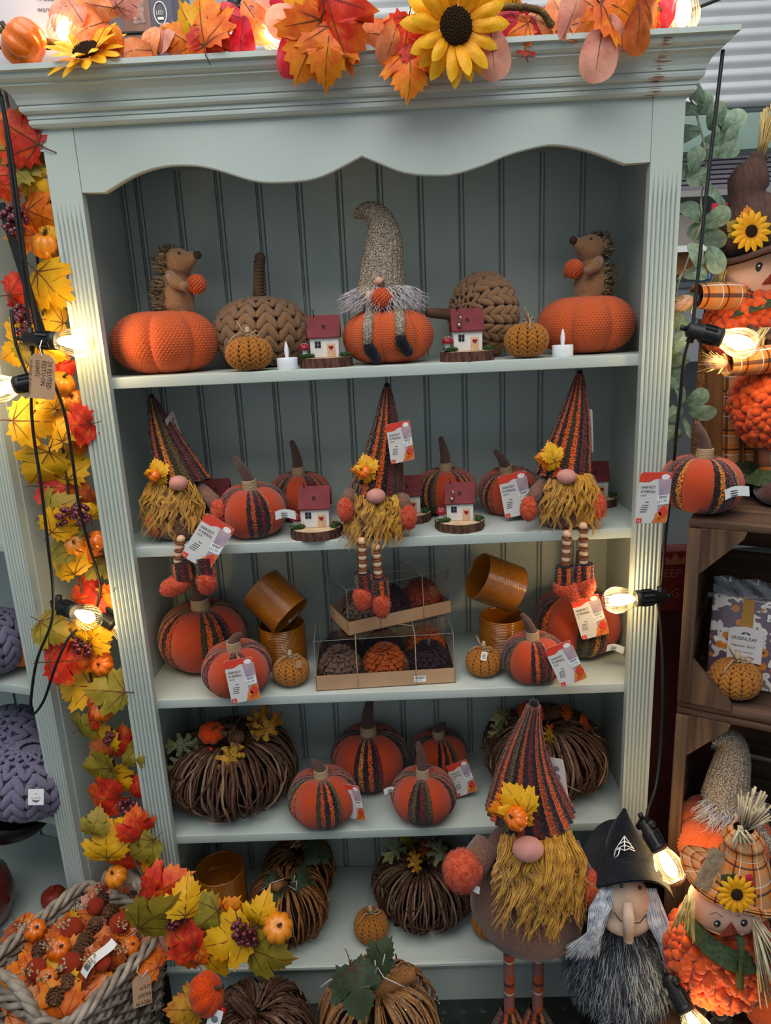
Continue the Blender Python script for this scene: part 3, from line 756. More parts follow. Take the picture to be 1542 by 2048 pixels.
# ================================================================== HAIR
def locks(mb, roots, length, r, wav=.006, mi=0, seg=8, seed=1, n=3):
    "roots: list of (point, direction at root, final direction)"
    rn = random.Random(seed)
    for (p, d0, d1) in roots:
        L = length*rn.uniform(.65, 1.15); P = Vector(p); pts = [P.copy()]; ph = rn.random()*6; f = rn.uniform(.8, 1.5); d0 = Vector(d0).normalized(); d1 = Vector(d1).normalized()
        for k in range(1, seg+1):
            t = k/seg; d = (d0*(1-t)**1.5+d1*t).normalized(); P = P+d*(L/seg)
            o = Vector((math.sin(ph+f*k*1.25), math.cos(ph*1.7+f*k*.9), 0))*wav*t
            pts.append(P+o)
        rr = r*rn.uniform(.7, 1.3)
        mb.tube(pts, [rr*(1-.85*(k/seg)**1.5) for k in range(seg+1)], n, mi, cap=False)
def clumps(mb, roots, length, r, wav, seed=1, per=9, seg=10, spread=.004):
    "wavy locks: strands that run together to a pointed tip"
    rn = random.Random(seed)
    for (p, d0, d1) in roots:
        L = length*rn.uniform(.6, 1.2); ph = rn.random()*6; f = rn.uniform(.75, 1.35); d0 = Vector(d0).normalized(); d1 = Vector(d1).normalized(); P = Vector(p); path = [P.copy()]
        for k in range(1, seg+1):
            t = k/seg; P = P+(d0*(1-t)**1.5+d1*t).normalized()*(L/seg); path.append(P+Vector((math.sin(ph+f*k), .6*math.cos(ph+f*k*.9), 0))*wav*min(1, t*2))
        for s in range(per):
            o = Vector((rn.uniform(-1, 1), rn.uniform(-1, 1)*.6, rn.uniform(-.5, .5)))*spread; q = rn.uniform(.75, 1.05); n = max(3, int(seg*q)); w2 = rn.random()*6
            mb.tube([path[k]+o*(1-.75*k/seg)+Vector((math.sin(w2+k*1.1), math.cos(w2+k), 0))*spread*.22 for k in range(n+1)], [r*(1-.8*(k/n)**2) for k in range(n+1)], 3, 0, cap=False)
def fuzz(mb, surf, n, L, r, mi=0, seed=2):
    "short fibres standing on points given by surf(rnd) -> (point, normal)"
    rn = random.Random(seed)
    for k in range(n):
        p, nn = surf(rn); p = Vector(p); nn = Vector(nn).normalized(); j = Vector((rn.uniform(-1, 1), rn.uniform(-1, 1), rn.uniform(-1, 1)))*.7
        t = nn.orthogonal().normalized()*r; e = p+(nn+j).normalized()*L*rn.uniform(.5, 1.2)
        b = nn.cross(t)
        mb.add([(p+t)[:], (p-t*.5+b*.87)[:], (p-t*.5-b*.87)[:], e[:]], [(0, 1, 3), (1, 2, 3), (2, 0, 3)], mi, True)
def ell_surf(c, r, zmin=-1):
    def f(rn):
        while True:
            z = rn.uniform(-1, 1); a = rn.random()*2*PI; q = math.sqrt(1-z*z); d = (q*math.cos(a), q*math.sin(a), z)
            if z >= zmin: break
        return (c[0]+r[0]*d[0], c[1]+r[1]*d[1], c[2]+r[2]*d[2]), (d[0]/r[0], d[1]/r[1], d[2]/r[2])
    return f

def remesh(mb, voxel, smooth=4):
    me = mb.mesh('tmp'); o = bpy.data.objects.new('tmp', me); COL.objects.link(o)
    m = o.modifiers.new('r', 'REMESH'); m.mode = 'VOXEL'; m.voxel_size = voxel; m.use_smooth_shade = True
    s = o.modifiers.new('s', 'SMOOTH'); s.iterations = smooth; s.factor = .5
    dg = bpy.context.evaluated_depsgraph_get(); dg.update(); r = bpy.data.meshes.new_from_object(o.evaluated_get(dg))
    bpy.data.objects.remove(o); bpy.data.meshes.remove(me)
    r.materials.clear(); return r
# ================================================================== SHELF 1 (top)
def orange_pumpkin(label, px, py, wpx, Y, z0, rot=0, group='orange knitted pumpkins'):
    p = atY(px, py, Y); r = wpx*depth(p)/FPX/2
    root = thing('knitted_pumpkin', label, 'pumpkin', (p[0], Y, z0+.002), rot, group, r)
    part('knitted_body', ORANGE_ME, None, root); return root, (p[0], Y, z0+r*1.06), r
OA, topA, rA = orange_pumpkin('large orange knitted pumpkin under the left hedgehog on the top shelf', 333, 692, 207, .130, S1, .2)
OB, topB, rB = orange_pumpkin('orange knitted pumpkin the grey hatted gnome sits on, middle of top shelf', 777, 672, 180, .115, S1, .95)
OC, topC, rC = orange_pumpkin('large orange knitted pumpkin under the right hedgehog on the top shelf', 1172, 648, 190, .145, S1, .55)
# ---------- hedgehogs (face +x in their own frame)
PLUSH = mat('tan_plush', '#8a6142', '#9a7150', vs=300, rough=1, bump=.5, bs=700, bd=.001, spec=.05, sheen=.4)
SPINE_D = mat('spine_dark', '#33261d', '#4a3828', vs=200, rough=.9); SPINE_L = mat('spine_cream', '#b49a74', '#8d7450', vs=200, rough=.9)
NOSE_BR = mat('brown_felt_nose', '#3c2620', rough=.9)
hb = MB()
hb.ell((0, 0, .040), (.034, .034, .047), 0, 16, 12); hb.ell((.002, 0, .070), (.026, .027, .030), 0, 14, 10); hb.ell((.010, 0, .106), (.031, .028, .027), 0, 16, 12)
hb.tube([(.022, 0, .106), (.038, 0, .111), (.050, 0, .116)], [.022, .015, .008], 10)
hb.ell((.024, -.016, .006), (.020, .012, .009), 0, 10, 8); hb.ell((.024, .016, .006), (.020, .012, .009), 0, 10, 8)
HOG = remesh(hb, .0035, 3); HOG.materials.append(PLUSH)
sp = MB()
def back(rn):
    z = rn.uniform(.01, .128); a = rn.uniform(PI*.52, PI*1.48)
    if z < .08: c = (0, 0, .040); q = .036*math.sqrt(max(.05, 1-((z-.045)/.055)**2)); x = 0
    else: q = .030*math.sqrt(max(.04, 1-((z-.108)/.028)**2)); x = .006
    return (x+q*math.cos(a), q*math.sin(a)*.92, z), (math.cos(a), math.sin(a)*.7, .15+(.8 if z > .12 else 0))
fuzz(sp, back, 900, .017, .0011, 0, 4); fuzz(sp, back, 700, .018, .0010, 1, 5)
def crownf(rn):
    a = rn.random()*2*PI; q = rn.random()*.022; return (-.002+q*math.cos(a), q*math.sin(a), .130-q*.25), (-.5, 0, 1)
fuzz(sp, crownf, 160, .014, .0011, 0, 6); fuzz(sp, crownf, 120, .014, .001, 1, 7)
SPI = sp.mesh('spines'); SPI.materials.append(SPINE_D); SPI.materials.append(SPINE_L)
_arm = MB(); _arm.tube([(.008, 0, .083), (.018, -.004, .070), (.036, -.008, .062)], [.009, .0115, .0085], 10); _arm.ell((.037, -.008, .062), .0088, 0, 10, 8); _arm.ell((.008, 0, .083), .009, 0, 10, 8)
ARM_ME = _arm.mesh('arm'); ARM_ME.materials.append(PLUSH)
_ear = MB(); _ear.ell((0, 0, 0), (.010, .0045, .011), 0, 12, 8); EAR_ME = _ear.mesh('ear'); EAR_ME.materials.append(PLUSH)
_ball = MB(); _ball.ell((0, 0, 0), .0165, 0, 16, 12)
def _bl(rn):
    z = rn.uniform(-1, 1); a = rn.random()*6.283; q = math.sqrt(1-z*z); return (.0165*q*math.cos(a), .0165*q*math.sin(a), .0165*z), (q*math.cos(a), q*math.sin(a), z)
_rn = random.Random(4)
for k in range(150):
    z = 1-2*(k+.5)/150; a = k*2.39996; q = math.sqrt(1-z*z); _ball.ell((.0165*q*math.cos(a), .0165*q*math.sin(a), .0165*z), (.0030, .0022, .0022), 0, 6, 4, (0, 0, a+PI/2))
BALL_ME = _ball.mesh('knitted_ball'); BALL_ME.materials.append(KNIT_O)
_n = MB(); _n.ell((0, 0, 0), .0075, 0, 12, 8); HNOSE = _n.mesh('nose'); HNOSE.materials.append(NOSE_BR)
_n = MB(); _n.ell((0, 0, 0), .0032, 0, 10, 8); EYE_ME = _n.mesh('eye'); EYE_ME.materials.append(mat('bead_black', '#060606', rough=.15, coat=.6))
def hedgehog(label, loc, rotz, sc, tiltup=0, side=-1):
    r = thing('plush_hedgehog', label, 'toy hedgehog', loc, (0, tiltup, rotz), 'plush hedgehogs sitting on pumpkins', sc)
    b = part('body', HOG, None, r); part('spines', SPI, None, r, kind='stuff')
    for s in (-1, 1):
        part('arm', ARM_ME, None, r, (0, s*.024, 0), sc=(1, -s, 1)); part('ear', EAR_ME, None, r, (-.006, s*.024, .113), (0, 0, s*.5))
        part('eye', EYE_ME, None, r, (.026, s*.0165, .120))
    part('nose', HNOSE, None, r, (.054, 0, .117)); part('knitted_ball', BALL_ME, None, r, (.046, 0, .066)); return r
hedgehog('brown plush hedgehog holding a knitted ball, on the left orange pumpkin', (xat(350, .130, S1+.16), .130, topA[2]-.012), -.25, 1.03, .0)
hedgehog('brown plush hedgehog looking upwards, on the right orange pumpkin', (xat(1180, .145, S1+.16), .145, topC[2]-.010), PI+.45, 1.0, -.10)
# ---------- camel plaited pumpkins
def yarnstem(): 
    mb = MB(); mb.tube([(0, 0, .62), (.02, 0, .95), (.05, 0, 1.25), (.10, 0, 1.52)], [.14, .115, .11, .115], 12); mb.ell((.10, 0, 1.52), .115, 0, 12, 8)
    mb.tube([((.125-.0001*k)*math.cos(k*.6)+.02+.0009*k*.55, (.125)*math.sin(k*.6), .66+k*.0066) for k in range(130)], .016, 4); me = mb.mesh('stem'); me.materials.append(mat('stem_yarn', '#5f4536', '#735443', vs=150, rough=1)); return me
YSTEM = yarnstem()
p = atY(524, 668, .195); r = 195*depth(p)/FPX/2/1.05
CP = thing('plaited_pumpkin', 'camel brown plaited wool pumpkin standing upright on the top shelf', 'pumpkin', (p[0], .193, S1+.73*r*.98), .3, 'camel plaited wool pumpkins', r)
part('plaited_body', CAMEL_ME, None, CP); part('stem', YSTEM, None, CP)
p = atY(967, 625, .175)
CP2 = dup(CP, 'camel brown plaited wool pumpkin lying on its side, stem to the left', (p[0], .185, S1+1.0*r*.86), (.35, -PI/2+.02, .12), sc=r*.86)
# ---------- small mustard pumpkins
mustard('small mustard knitted pumpkin with twine, left on the top shelf', 498, 705, 95, .050, S1, .1, .92)
mustard('small mustard knitted pumpkin with pale stem, right on the top shelf', 1053, 675, 89, .060, S1, 1.2)
# ---------- battery tea lights
TLW = mat('tealight_white', '#e8eaee', rough=.35, spec=.5); FLAME = mat('plastic_flame', '#eeeaf2', rough=.3, sss=.2)
def tealight(label, px, Y):
    r = thing('tea_light', label, 'candle', (xat(px, Y, S1+.01), Y, S1), 0, 'battery tea lights on the top shelf')
    mb = MB(); mb.lathe([(0, 0), (.0188, 0), (.0195, .001), (.0195, .020), (.0188, .0215), (.0165, .0215), (.0150, .0195), (.006, .0185), (0, .0185)], 32); part('case', mb, TLW, r)
    mb = MB(); mb.lathe([(.0030, .0185), (.0035, .024), (.0044, .031), (.0043, .037), (.0030, .044), (.0012, .0495), (0, .0515)], 14); part('flame', mb, FLAME, r)
    mb = MB(); mb.lathe([(.0032, .0180), (.0036, .0196), (0, .0200)], 10); part('wick_ring', mb, NOSE_BR, r)
tealight('white battery tea light between pumpkin and toy house, left', 575, .045); tealight('white battery tea light in front of the right orange pumpkin', 1125, .050)
# ---------- toy houses on log slices
BARK = mat('bark', '#3a231b', '#6b4636', vs=120, rough=.95, bump=1, bs=200, bd=.004, st=(1, 1, .25)); CUT = mat('cut_wood', '#c2a17c', '#d8bd98', vs=40, rough=.8)
HWHITE = mat('house_white', '#e2dfda', '#d4d0ca', vs=60, rough=.7); ROOF = mat('roof_red', '#6e2026', '#7c2a2e', vs=60, rough=.7); DOORW = mat('door_wood', '#cda27c', '#d9b48e', vs=60, rough=.7)
REDM = mat('mushroom_red', '#8e1420', rough=.35); MOSS = mat('moss', '#22351c', '#3f5a2c', vs=200, rough=1)
def house_parts():
    d = []; rn = random.Random(2)
    log = MB(); prof = []
    def bark(u, t):
        a = 2*PI*u; k = 1+.022*math.sin(7*a)+.016*math.sin(19*a+1)+.012*math.sin(31*a+2); rr = .0505*k*(1.0 if t < .5 else .985)
        return (rr*math.cos(a), rr*math.sin(a), .018*t)
    log.grid(bark, 72, 2); me = log; d.append(('log_slice', log, BARK))
    top = MB(); top.add([(0, 0, .0183)]+[(.0495*math.cos(2*PI*k/40), .0495*math.sin(2*PI*k/40), .0180) for k in range(40)], [(0, 1+k, 1+(k+1) % 40) for k in range(40)], 0, False); d.append(('cut_face', top, CUT))
    b = MB(); b.bbox((0, 0, .0185+.0205), (.054, .032, .041), .0008); d.append(('walls', b, HWHITE))
    rf = MB(); rf.prism([(-.0, 0)]+[], 0, 0) if 0 else None
    v = []; X = .0305
    sec = [(-.0215, .0555), (-.0205, .0535), (0, .0920), (.0205, .0535), (.0215, .0555), (0, .0955)]
    for x in (-X, X): v += [(x, s[0], s[1]) for s in sec]
    rf.add(v, [(0, 1, 7, 6), (1, 2, 8, 7), (2, 3, 9, 8), (3, 4, 10, 9), (4, 5, 11, 10), (5, 0, 6, 11), (0, 5, 2, 1), (5, 4, 3, 2), (7, 8, 11, 6), (8, 9, 10, 11)], 0, False); d.append(('roof', rf, ROOF))
    g = MB()
    for s in (-1, 1): g.add([(s*.027, -.016, .059), (s*.027, .016, .059), (s*.027, 0, .090)], [(0, 1, 2)], 0, False)
    d.append(('gable', g, HWHITE))
    for (x, z) in ((-.0152, .0455), (-.0092, .0455), (-.0152, .0390), (-.0092, .0390)):
        q = MB(); q.bbox((x, -.0165, z), (.0052, .0012, .0058), .0004); d.append(('pane', q, BLACKP))
    q = MB(); q.bbox((.0125, -.0168, .0185+.0125), (.0145, .0025, .025), .0006); d.append(('door', q, DOORW))
    h = MB(); o = []
    for k in range(24):
        t = 2*PI*k/24; o.append((.0125+.00029*16*math.sin(t)**3, .036+.00029*(13*math.cos(t)-5*math.cos(2*t)-2*math.cos(3*t)-math.cos(4*t))))
    h.prism(o, -.0192, -.0180); d.append(('heart', h, REDM))
    for (x, z) in ((-.0018, .0018), (.0018, .0018), (-.0018, -.0018), (.0018, -.0018)):
        q = MB(); q.box((x, -.0115+z*.52, .0745+z), (.0031, .0012, .0031), 0, (-.48, 0, 0)); d.append(('roof_pane', q, NOSE_BR))
    ms = MB(); ms.lathe([(.0055, .018), (.0052, .026), (.0048, .034)], 12); d.append(('mushroom_stem', ms, HWHITE, (-.038, -.012, 0)))
    mc = MB(); mc.lathe([(.0, .0335), (.0105, .0335), (.0112, .036), (.0095, .041), (.0055, .0445), (0, .0455)], 16)
    for k in range(9):
        a = k*2.4; t = .3+.6*k/9; mc.ell((.0105*t*math.cos(a), .0105*t*math.sin(a), .0335+.012*math.sqrt(max(0, 1-t*t))), .0013, 1, 6, 4)
    d.append(('mushroom_cap', mc, [REDM, HWHITE], (-.038, -.012, 0)))
    m = MB()
    for (cx, cy) in ((-.036, -.024), (.036, -.022), (-.028, -.02), (.040, -.008)):
        for k in range(60):
            a = rn.random()*6.28; q = rn.random()*.009; s = rn.uniform(.0012, .0022); m.ell((cx+q*math.cos(a), cy+q*math.sin(a)*.7, .019+rn.random()*.006), (s*1.6, s, s*.8), 0, 5, 4, (rn.random(), rn.random(), a))
    d.append(('moss', m, MOSS))
    hk = MB(); hk.tube([(-.018, -.002, .092), (-.018, -.002, .1), (-.021, -.002, .103), (-.016, -.002, .105)], .0009, 5); d.append(('roof_hook', hk, BLACKP))
    return d
HP = [(x[0], x[1].mesh(x[0]), x[2], x[3] if len(x) > 3 else (0, 0, 0)) for x in house_parts()]
def house(label, px, Y, z0, rot=0, sc=1.0, bell=False):
    r = thing('toy_house', label, 'toy house', (xat(px, Y, z0+.03), Y, z0), rot, 'red roofed toy houses on log slices', sc)
    for n, me, m, l in HP:
        o = part(n, me, m, r, l)
        if n in ('moss',): o['kind'] = 'stuff'
    if bell:
        mb = MB(); mb.tube([(-.014, -.010, .090), (-.015, -.018, .080), (-.0165, -.021, .068)], .0008, 4); mb.ell((-.0165, -.022, .066), .0042, 0, 10, 8); mb.ell((-.0135, -.021, .079), .0032, 0, 10, 8)
        part('bell', mb, mat('bell_silver', '#b8b2ac', rough=.25, metal=.9), r)
house('white toy house with red roof beside the tea light, top shelf left', 651, .075, S1, .0, 1.0)
house('white toy house with red roof and silver bells, top shelf right', 934, .070, S1, .02, 1.0, True)
# ---------- grey hatted gnome on pumpkin
SKIN = mat('doll_skin', '#d9a78c', '#e0b39a', vs=40, rough=.8, sss=.1); WOOLW = mat('white_beard', '#b9aeb2', '#ddd6d8', vs=70, rough=.9, sheen=.4)
def cone_hat(mb, B, T, rb, bend=(0, 0, 0), ribs=26, amp=.02, p=1.0, nu=104, nv=40, us=26, vs=.25, rt=.06, curl=None, mi=0, low=0.0):
    "hat from brim centre B to tip T; bend pushes the middle of its axis; low drops the brim at the back"
    B, T, D = Vector(B), Vector(T), Vector(bend)
    def ax(t):
        if curl: 
            pts = [B]+[Vector(q) for q in curl]+[T]; k = t*(len(pts)-1); i = min(int(k), len(pts)-2); f = k-i
            g = lambda q: pts[max(0, min(len(pts)-1, q))]
            a, b, c, d = g(i-1), g(i), g(i+1), g(i+2)
            return .5*((2*b)+(c-a)*f+(2*a-5*b+4*c-d)*f*f+(3*b-a-3*c+d)*f**3)
        return B.lerp(T, t)+D*math.sin(PI*t)
    R = []
    for j in range(nv+1):
        t = j/nv; c = ax(t); d = (ax(min(1, t+.01))-ax(max(0, t-.01))).normalized(); x = d.cross(Vector((0, 1, 0)))
        x = -x.normalized(); y = d.cross(x)
        if not curl: x, y = Vector((1, 0, 0)), Vector((0, 1, 0))
        elif t < .3: k_ = t/.3; x = Vector((1, 0, 0)).lerp(x, k_).normalized(); y = Vector((0, 1, 0)).lerp(y, k_).normalized()
        R.append((c, x, y, rb*((1-t)**p*(1-rt)+rt)*(1 if t < .985 else .55)))
    def fn(u, v):
        c, x, y, r = R[int(round(v*nv))]; a = 2*PI*u; k = 1+amp*math.cos(ribs*a)
        q = c+x*(r*k*math.cos(a))+y*(r*k*math.sin(a)); 
        if low and v < .3: q.z -= low*(1-v/.3)*max(0, math.sin(a)) 
        return q[:]
    mb.grid(fn, nu, nv, mi, us=us, vs=vs); return mb
gx, gy, gz = xat(765, .115, topB[2]+.03), .118, topB[2]-.008
GG = thing('gnome_figure', 'gnome in curled grey knitted hat sitting on the middle orange pumpkin', 'gnome', (gx, gy, gz))
b = MB(); b.lathe([(0, .0), (.033, .002), (.038, .018), (.036, .045), (.030, .062), (0, .066)], 24); part('body', b, MARL, GG)
def L_(px, py, Y): q = atY(px, py, Y); return (q[0]-gx, q[1]-gy, q[2]-gz)
hat = MB(); B0 = L_(762, 578, gy); 
cone_hat(hat, (B0[0], 0, B0[2]-.006), L_(714, 430, gy), .047, ribs=22, amp=.03, nu=88, nv=44, rt=.17, p=.95, curl=[L_(764, 540, gy), L_(768, 490, gy), L_(764, 452, gy), L_(748, 428, gy), L_(728, 423, gy)])
hat.ell(L_(714, 430, gy), .0075, 0, 10, 8); part('hat', hat, MARL, GG)
bd = MB(); rn = random.Random(3); roots = []
for k in range(330):
    a = rn.uniform(-1.7, 1.7); z = rn.uniform(.030, .060); q = .037; roots.append(((q*math.sin(a)*1.05, -q*math.cos(a)*1.02, z), (math.sin(a)*1.0, -math.cos(a)*.8, -.1), (math.sin(a)*1.3, -math.cos(a)*.25, -.75)))
locks(bd, roots, .050, .0012, .004, seed=3, n=3); part('beard', bd, WOOLW, GG, kind='stuff')
nz = MB(); q = L_(758, 562, gy-.045); nz.ell(q, (.0085, .008, .0075), 0, 14, 10); part('nose', nz, SKIN, GG)
for s, elb, hand in ((-1, (724, 585), (738, 592)), (1, (798, 582), (782, 594))):
    e, h = L_(*elb, gy-.025), L_(*hand, gy-.048); am = MB(); am.tube([(s*.030, -.005, .058), e, (h[0], h[1], h[2])], [.010, .012, .009], 10); ar = part('arm', am, MARL, GG)
    hm = MB(); hm.ell(h, (.008, .007, .0105), 0, 12, 8); part('hand', hm, SKIN, ar)
q = L_(763, 596, gy-.052); pm = part('knitted_ball', BALL_ME, None, GG, q, sc=1.05); st = MB(); st.tube([(0, 0, .014), (.002, 0, .022), (.006, 0, .028)], [.004, .003, .0025], 6); part('stem', st, FELT_STEM, pm)
for kx, pts, boot in ((0, [(742, 622), (736, 650), (735, 690)], ((740, 700), (752, 716))), (1, [(797, 612), (800, 640), (801, 672)], ((803, 685), (815, 702)))):
    def onp(px, py):
        for Y in np.linspace(gy+.02, gy-.13, 60):
            w_ = atY(px, py, Y); d_ = ((w_[0]-OB.location[0])/rB)**2+((Y-OB.location[1])/rB)**2+((w_[2]-S1-.555*rB)/(.6*rB))**2
            if d_ > 1.18 and Y < gy-.03: return L_(px, py, Y)
        return L_(px, py, gy-.1)
    P3 = [(.017*(1 if kx else -1), -.02, .012)]+[onp(*q) for q in pts]; lg = MB(); lg.tube(P3, [.010, .0105, .0105, .0095], 10); le = part('leg', lg, MARL, GG)
    b0, b1 = onp(*boot[0]), onp(*boot[1]); bt = MB(); bt.tube([P3[-1], b0], [.0105, .0115], 10); bt.tube([b0, b1, (b1[0]+.004, b1[1], b1[2])], [.0115, .011, .006], 10); bt.ell(b0, .0117, 0, 10, 8); bt.ell(b1, .0112, 0, 10, 8); part('boot', bt, BLACKF, le)

# ================================================================== YELLOW-BEARDED GNOMES
NATW = mat('bead_natural', '#cfa27a', '#dcb48e', vs=80, rough=.5); DISC = mat('bead_brown', '#5c2c18', '#743c22', vs=80, rough=.45)
_b = MB(); _b.ell((0, 0, 0), (.0085, .0085, .0078), 0, 14, 10); BEAD_ME = _b.mesh('bead'); BEAD_ME.materials.append(NATW)
_b = MB(); _b.lathe([(0, .0018), (.0085, .0018), (.0102, .0008), (.0102, -.0008), (.0085, -.0018), (0, -.0018)], 18); DISC_ME = _b.mesh('wood_disc'); DISC_ME.materials.append(DISC)
def beard_mesh(rb, zt, ln, n, r, spread=1.25, seed=1, droop=.0):
    mb = MB(); rn = random.Random(seed); roots = []
    for k in range(n):
        a = rn.uniform(-spread, spread); z = zt-rn.random()**1.2*ln*.45; q = rb*(1.0+.12*rn.random())
        roots.append(((q*math.sin(a), -q*math.cos(a)*.92, z), (math.sin(a)*.7, -math.cos(a)*.9-.1, -.9), (math.sin(a)*.22+rn.uniform(-.22, .22), -math.cos(a)*.10, -1)))
    clumps(mb, roots, ln*.70, r, rb*.10, seed=seed+5, spread=rb*.085); return mb
def fuzzy(mb_c, mb_r, n, L, rot=(0,0,0)):
    mb = MB(); mb.ell(mb_c, mb_r, 0, 16, 12); fuzz(mb, ell_surf(mb_c, mb_r), n, L, .0009, 0, n); return mb
def hat_decor(parent, p, sc, key, lean=0, fruit=True, yaw=0):
    put_leaf(parent, 'maple', key, (p[0]+.004, p[1], p[2]+.010*sc), .042*sc, .25+lean, -.25, yaw, 0); put_leaf(parent, 'maple', 'o', (p[0]-.010*sc, p[1]+.002, p[2]-.002), .034*sc, 1.6+lean, -.1, yaw, 1)
    put_leaf(parent, 'maple', 'y', (p[0]+.004*sc, p[1]+.003, p[2]-.012*sc), .03*sc, PI-.4, -.2, yaw, 2)
    if fruit: part('mini_pumpkin', MINI_ME, None, parent, (p[0], p[1]-.010*sc, p[2]-.002), (.5, -.9, 0), .0125*sc)
def sit_gnome(label, px, Y, tip, nose, lean, legs, decor, arms, beardn=300, seed=1, fruit=True):
    z0 = S2; x = xat(px, Y, z0+.05)
    G = thing('gnome_figure', label, 'gnome', (x, Y, z0), 0, 'yellow bearded gnomes sitting on the second shelf')
    loc = lambda px_, py_, Y_: tuple(np.array(atY(px_, py_, Y_))-np.array([x, Y, z0]))
    b = MB(); b.lathe([(0, .001), (.040, .0015), (.056, .009), (.062, .026), (.058, .052), (.049, .080), (.042, .105), (0, .112)], 28); part('body', b, FELT_B, G)
    n_ = loc(*nose, Y-.058); zb = n_[2]-.004; nz = MB(); nz.ell(n_, (.0185, .015, .0145), 0, 18, 12); part('nose', nz, FELT_NOSE, G)
    tp = loc(*tip, Y+.012); h = MB(); cone_hat(h, (n_[0]*.6, .004, zb), tp, .054, bend=(lean, 0, 0), ribs=26, amp=.035, p=.88, rt=.11, low=.018, us=26, vs=.24); h.ell(tp, .0058, 0, 10, 8); ht = part('hat', h, STRIPE, G)
    bd = beard_mesh(.050, zb+.004, .105, 95, .0011, .92, seed); bd.ell((0, -.022, zb-.035), (.040, .026, .035), 0, 14, 10); part('beard', bd, BEARD, G, kind='stuff')
    for (s, el, ha) in arms:
        e, hh = loc(*el, Y-.03), loc(*ha, Y-.055); am = MB(); am.tube([(s*.038, -.005, zb-.012), e, ((e[0]+hh[0])/2, (e[1]+hh[1])/2, (e[2]+hh[2])/2)], [.014, .0145, .0135], 10); A = part('arm', am, FELT_B, G)
        part('mitten', fuzzy(hh, (.0155, .0145, .024), 420, .004), FUZZ, A)
    dp = loc(*decor, Y-.052); hat_decor(ht, dp, 1.0, 'y' if seed != 3 else 'y', 0, fruit)
    for (top, bot, nb, sock, boot, br, brot) in legs:
        t, bo = Vector(loc(*top, -.008)), Vector(loc(*bot, -.010)); cd_ = MB(); cd_.tube([(t.x*.8, -.045, .012), t[:], bo[:]], .0012, 5); lg = part('leg', cd_, DISC, G)
        for k in range(nb):
            q = t.lerp(bo, k/(max(1, nb-1))); part('bead', BEAD_ME, None, lg, q[:])
            if k < nb-1: q2 = t.lerp(bo, (k+.5)/(nb-1)); part('wood_disc', DISC_ME, None, lg, q2[:], (.1, .08*(-1)**k, 0))
        so = Vector(loc(*sock, -.012)); sm = MB(); sm.grid(lambda u, v: (so.x+(.0165+.0012*math.cos(40*u*PI))*math.cos(2*PI*u)*(1+.12*v), so.y+.0150*math.sin(2*PI*u), so.z+.016-.034*v), 44, 6, us=12, vs=.05, flip=True); sm.ell((so.x, so.y, so.z+.012), (.0155, .014, .006), 0, 12, 6); part('sock', sm, STRIPE, lg)
        bc = loc(*boot, -.014); bm_ = MB(); bm_.ell((0, 0, 0), br, 0, 16, 12); fuzz(bm_, ell_surf((0, 0, 0), br), 700, .0045, .0009, 0, nb); part('boot', bm_, FUZZ, lg, bc, brot)
    return G, loc
gn1, l1 = sit_gnome('yellow bearded gnome at the left end of the second shelf, hat leaning left', 362, .095, (303, 793), (357, 966), -.004,
    [((362, 1078), (356, 1122), 4, (364, 1140), (350, 1172), (.030, .016, .019), (0, -.35, 0)), ((404, 1100), (404, 1112), 2, (410, 1130), (413, 1163), (.0185, .018, .026), (0, 0, 0))],
    (312, 948), [(-1, (316, 1010), (309, 1050)), (1, (425, 1000), (438, 1022))], 300, 1)
hang_tag(gn1, 1, tuple(atY(443, 1040, -.012)), (-.1, .62, 0), TAG_ME, 1.0)
hang_tag(gn1, 1, tuple(atY(338, 830, .10)), (0, -.42, 1.4), TAG_BACK, .8)
gn2, l2 = sit_gnome('yellow bearded gnome in the middle of the second shelf with card on hat', 752, .062, (774, 771), (752, 992), .006,
    [((724, 1082), (726, 1146), 5, (727, 1162), (726, 1194), (.018, .018, .029), (0, 0, 0)), ((752, 1094), (757, 1160), 5, (759, 1173), (762, 1207), (.0175, .018, .030), (0, -.05, 0))],
    (730, 940), [(-1, (700, 990), (691, 1020)), (1, (806, 1000), (817, 1035))], 320, 2)
hang_tag(gn2, 1, tuple(atY(795, 843, .02)), (0, -.10, .35), TAG_ME, .78)
gn3, l3 = sit_gnome('yellow bearded gnome at the right end of the second shelf, leaf on hat', 1133, .068, (1160, 745), (1133, 953), .004,
    [((1134, 1068), (1131, 1134), 5, (1129, 1148), (1138, 1181), (.031, .0165, .020), (0, .42, 0)), ((1166, 1052), (1167, 1124), 5, (1168, 1143), (1170, 1172), (.0185, .018, .025), (0, .1, 0))],
    (1100, 915), [(-1, (1072, 985), (1057, 1018)), (1, (1188, 990), (1196, 1012))], 320, 3, False)
hang_tag(gn3, 1, tuple(atY(1170, 818, .08)), (0, -.08, -1.15), TAG_BACK, .85)

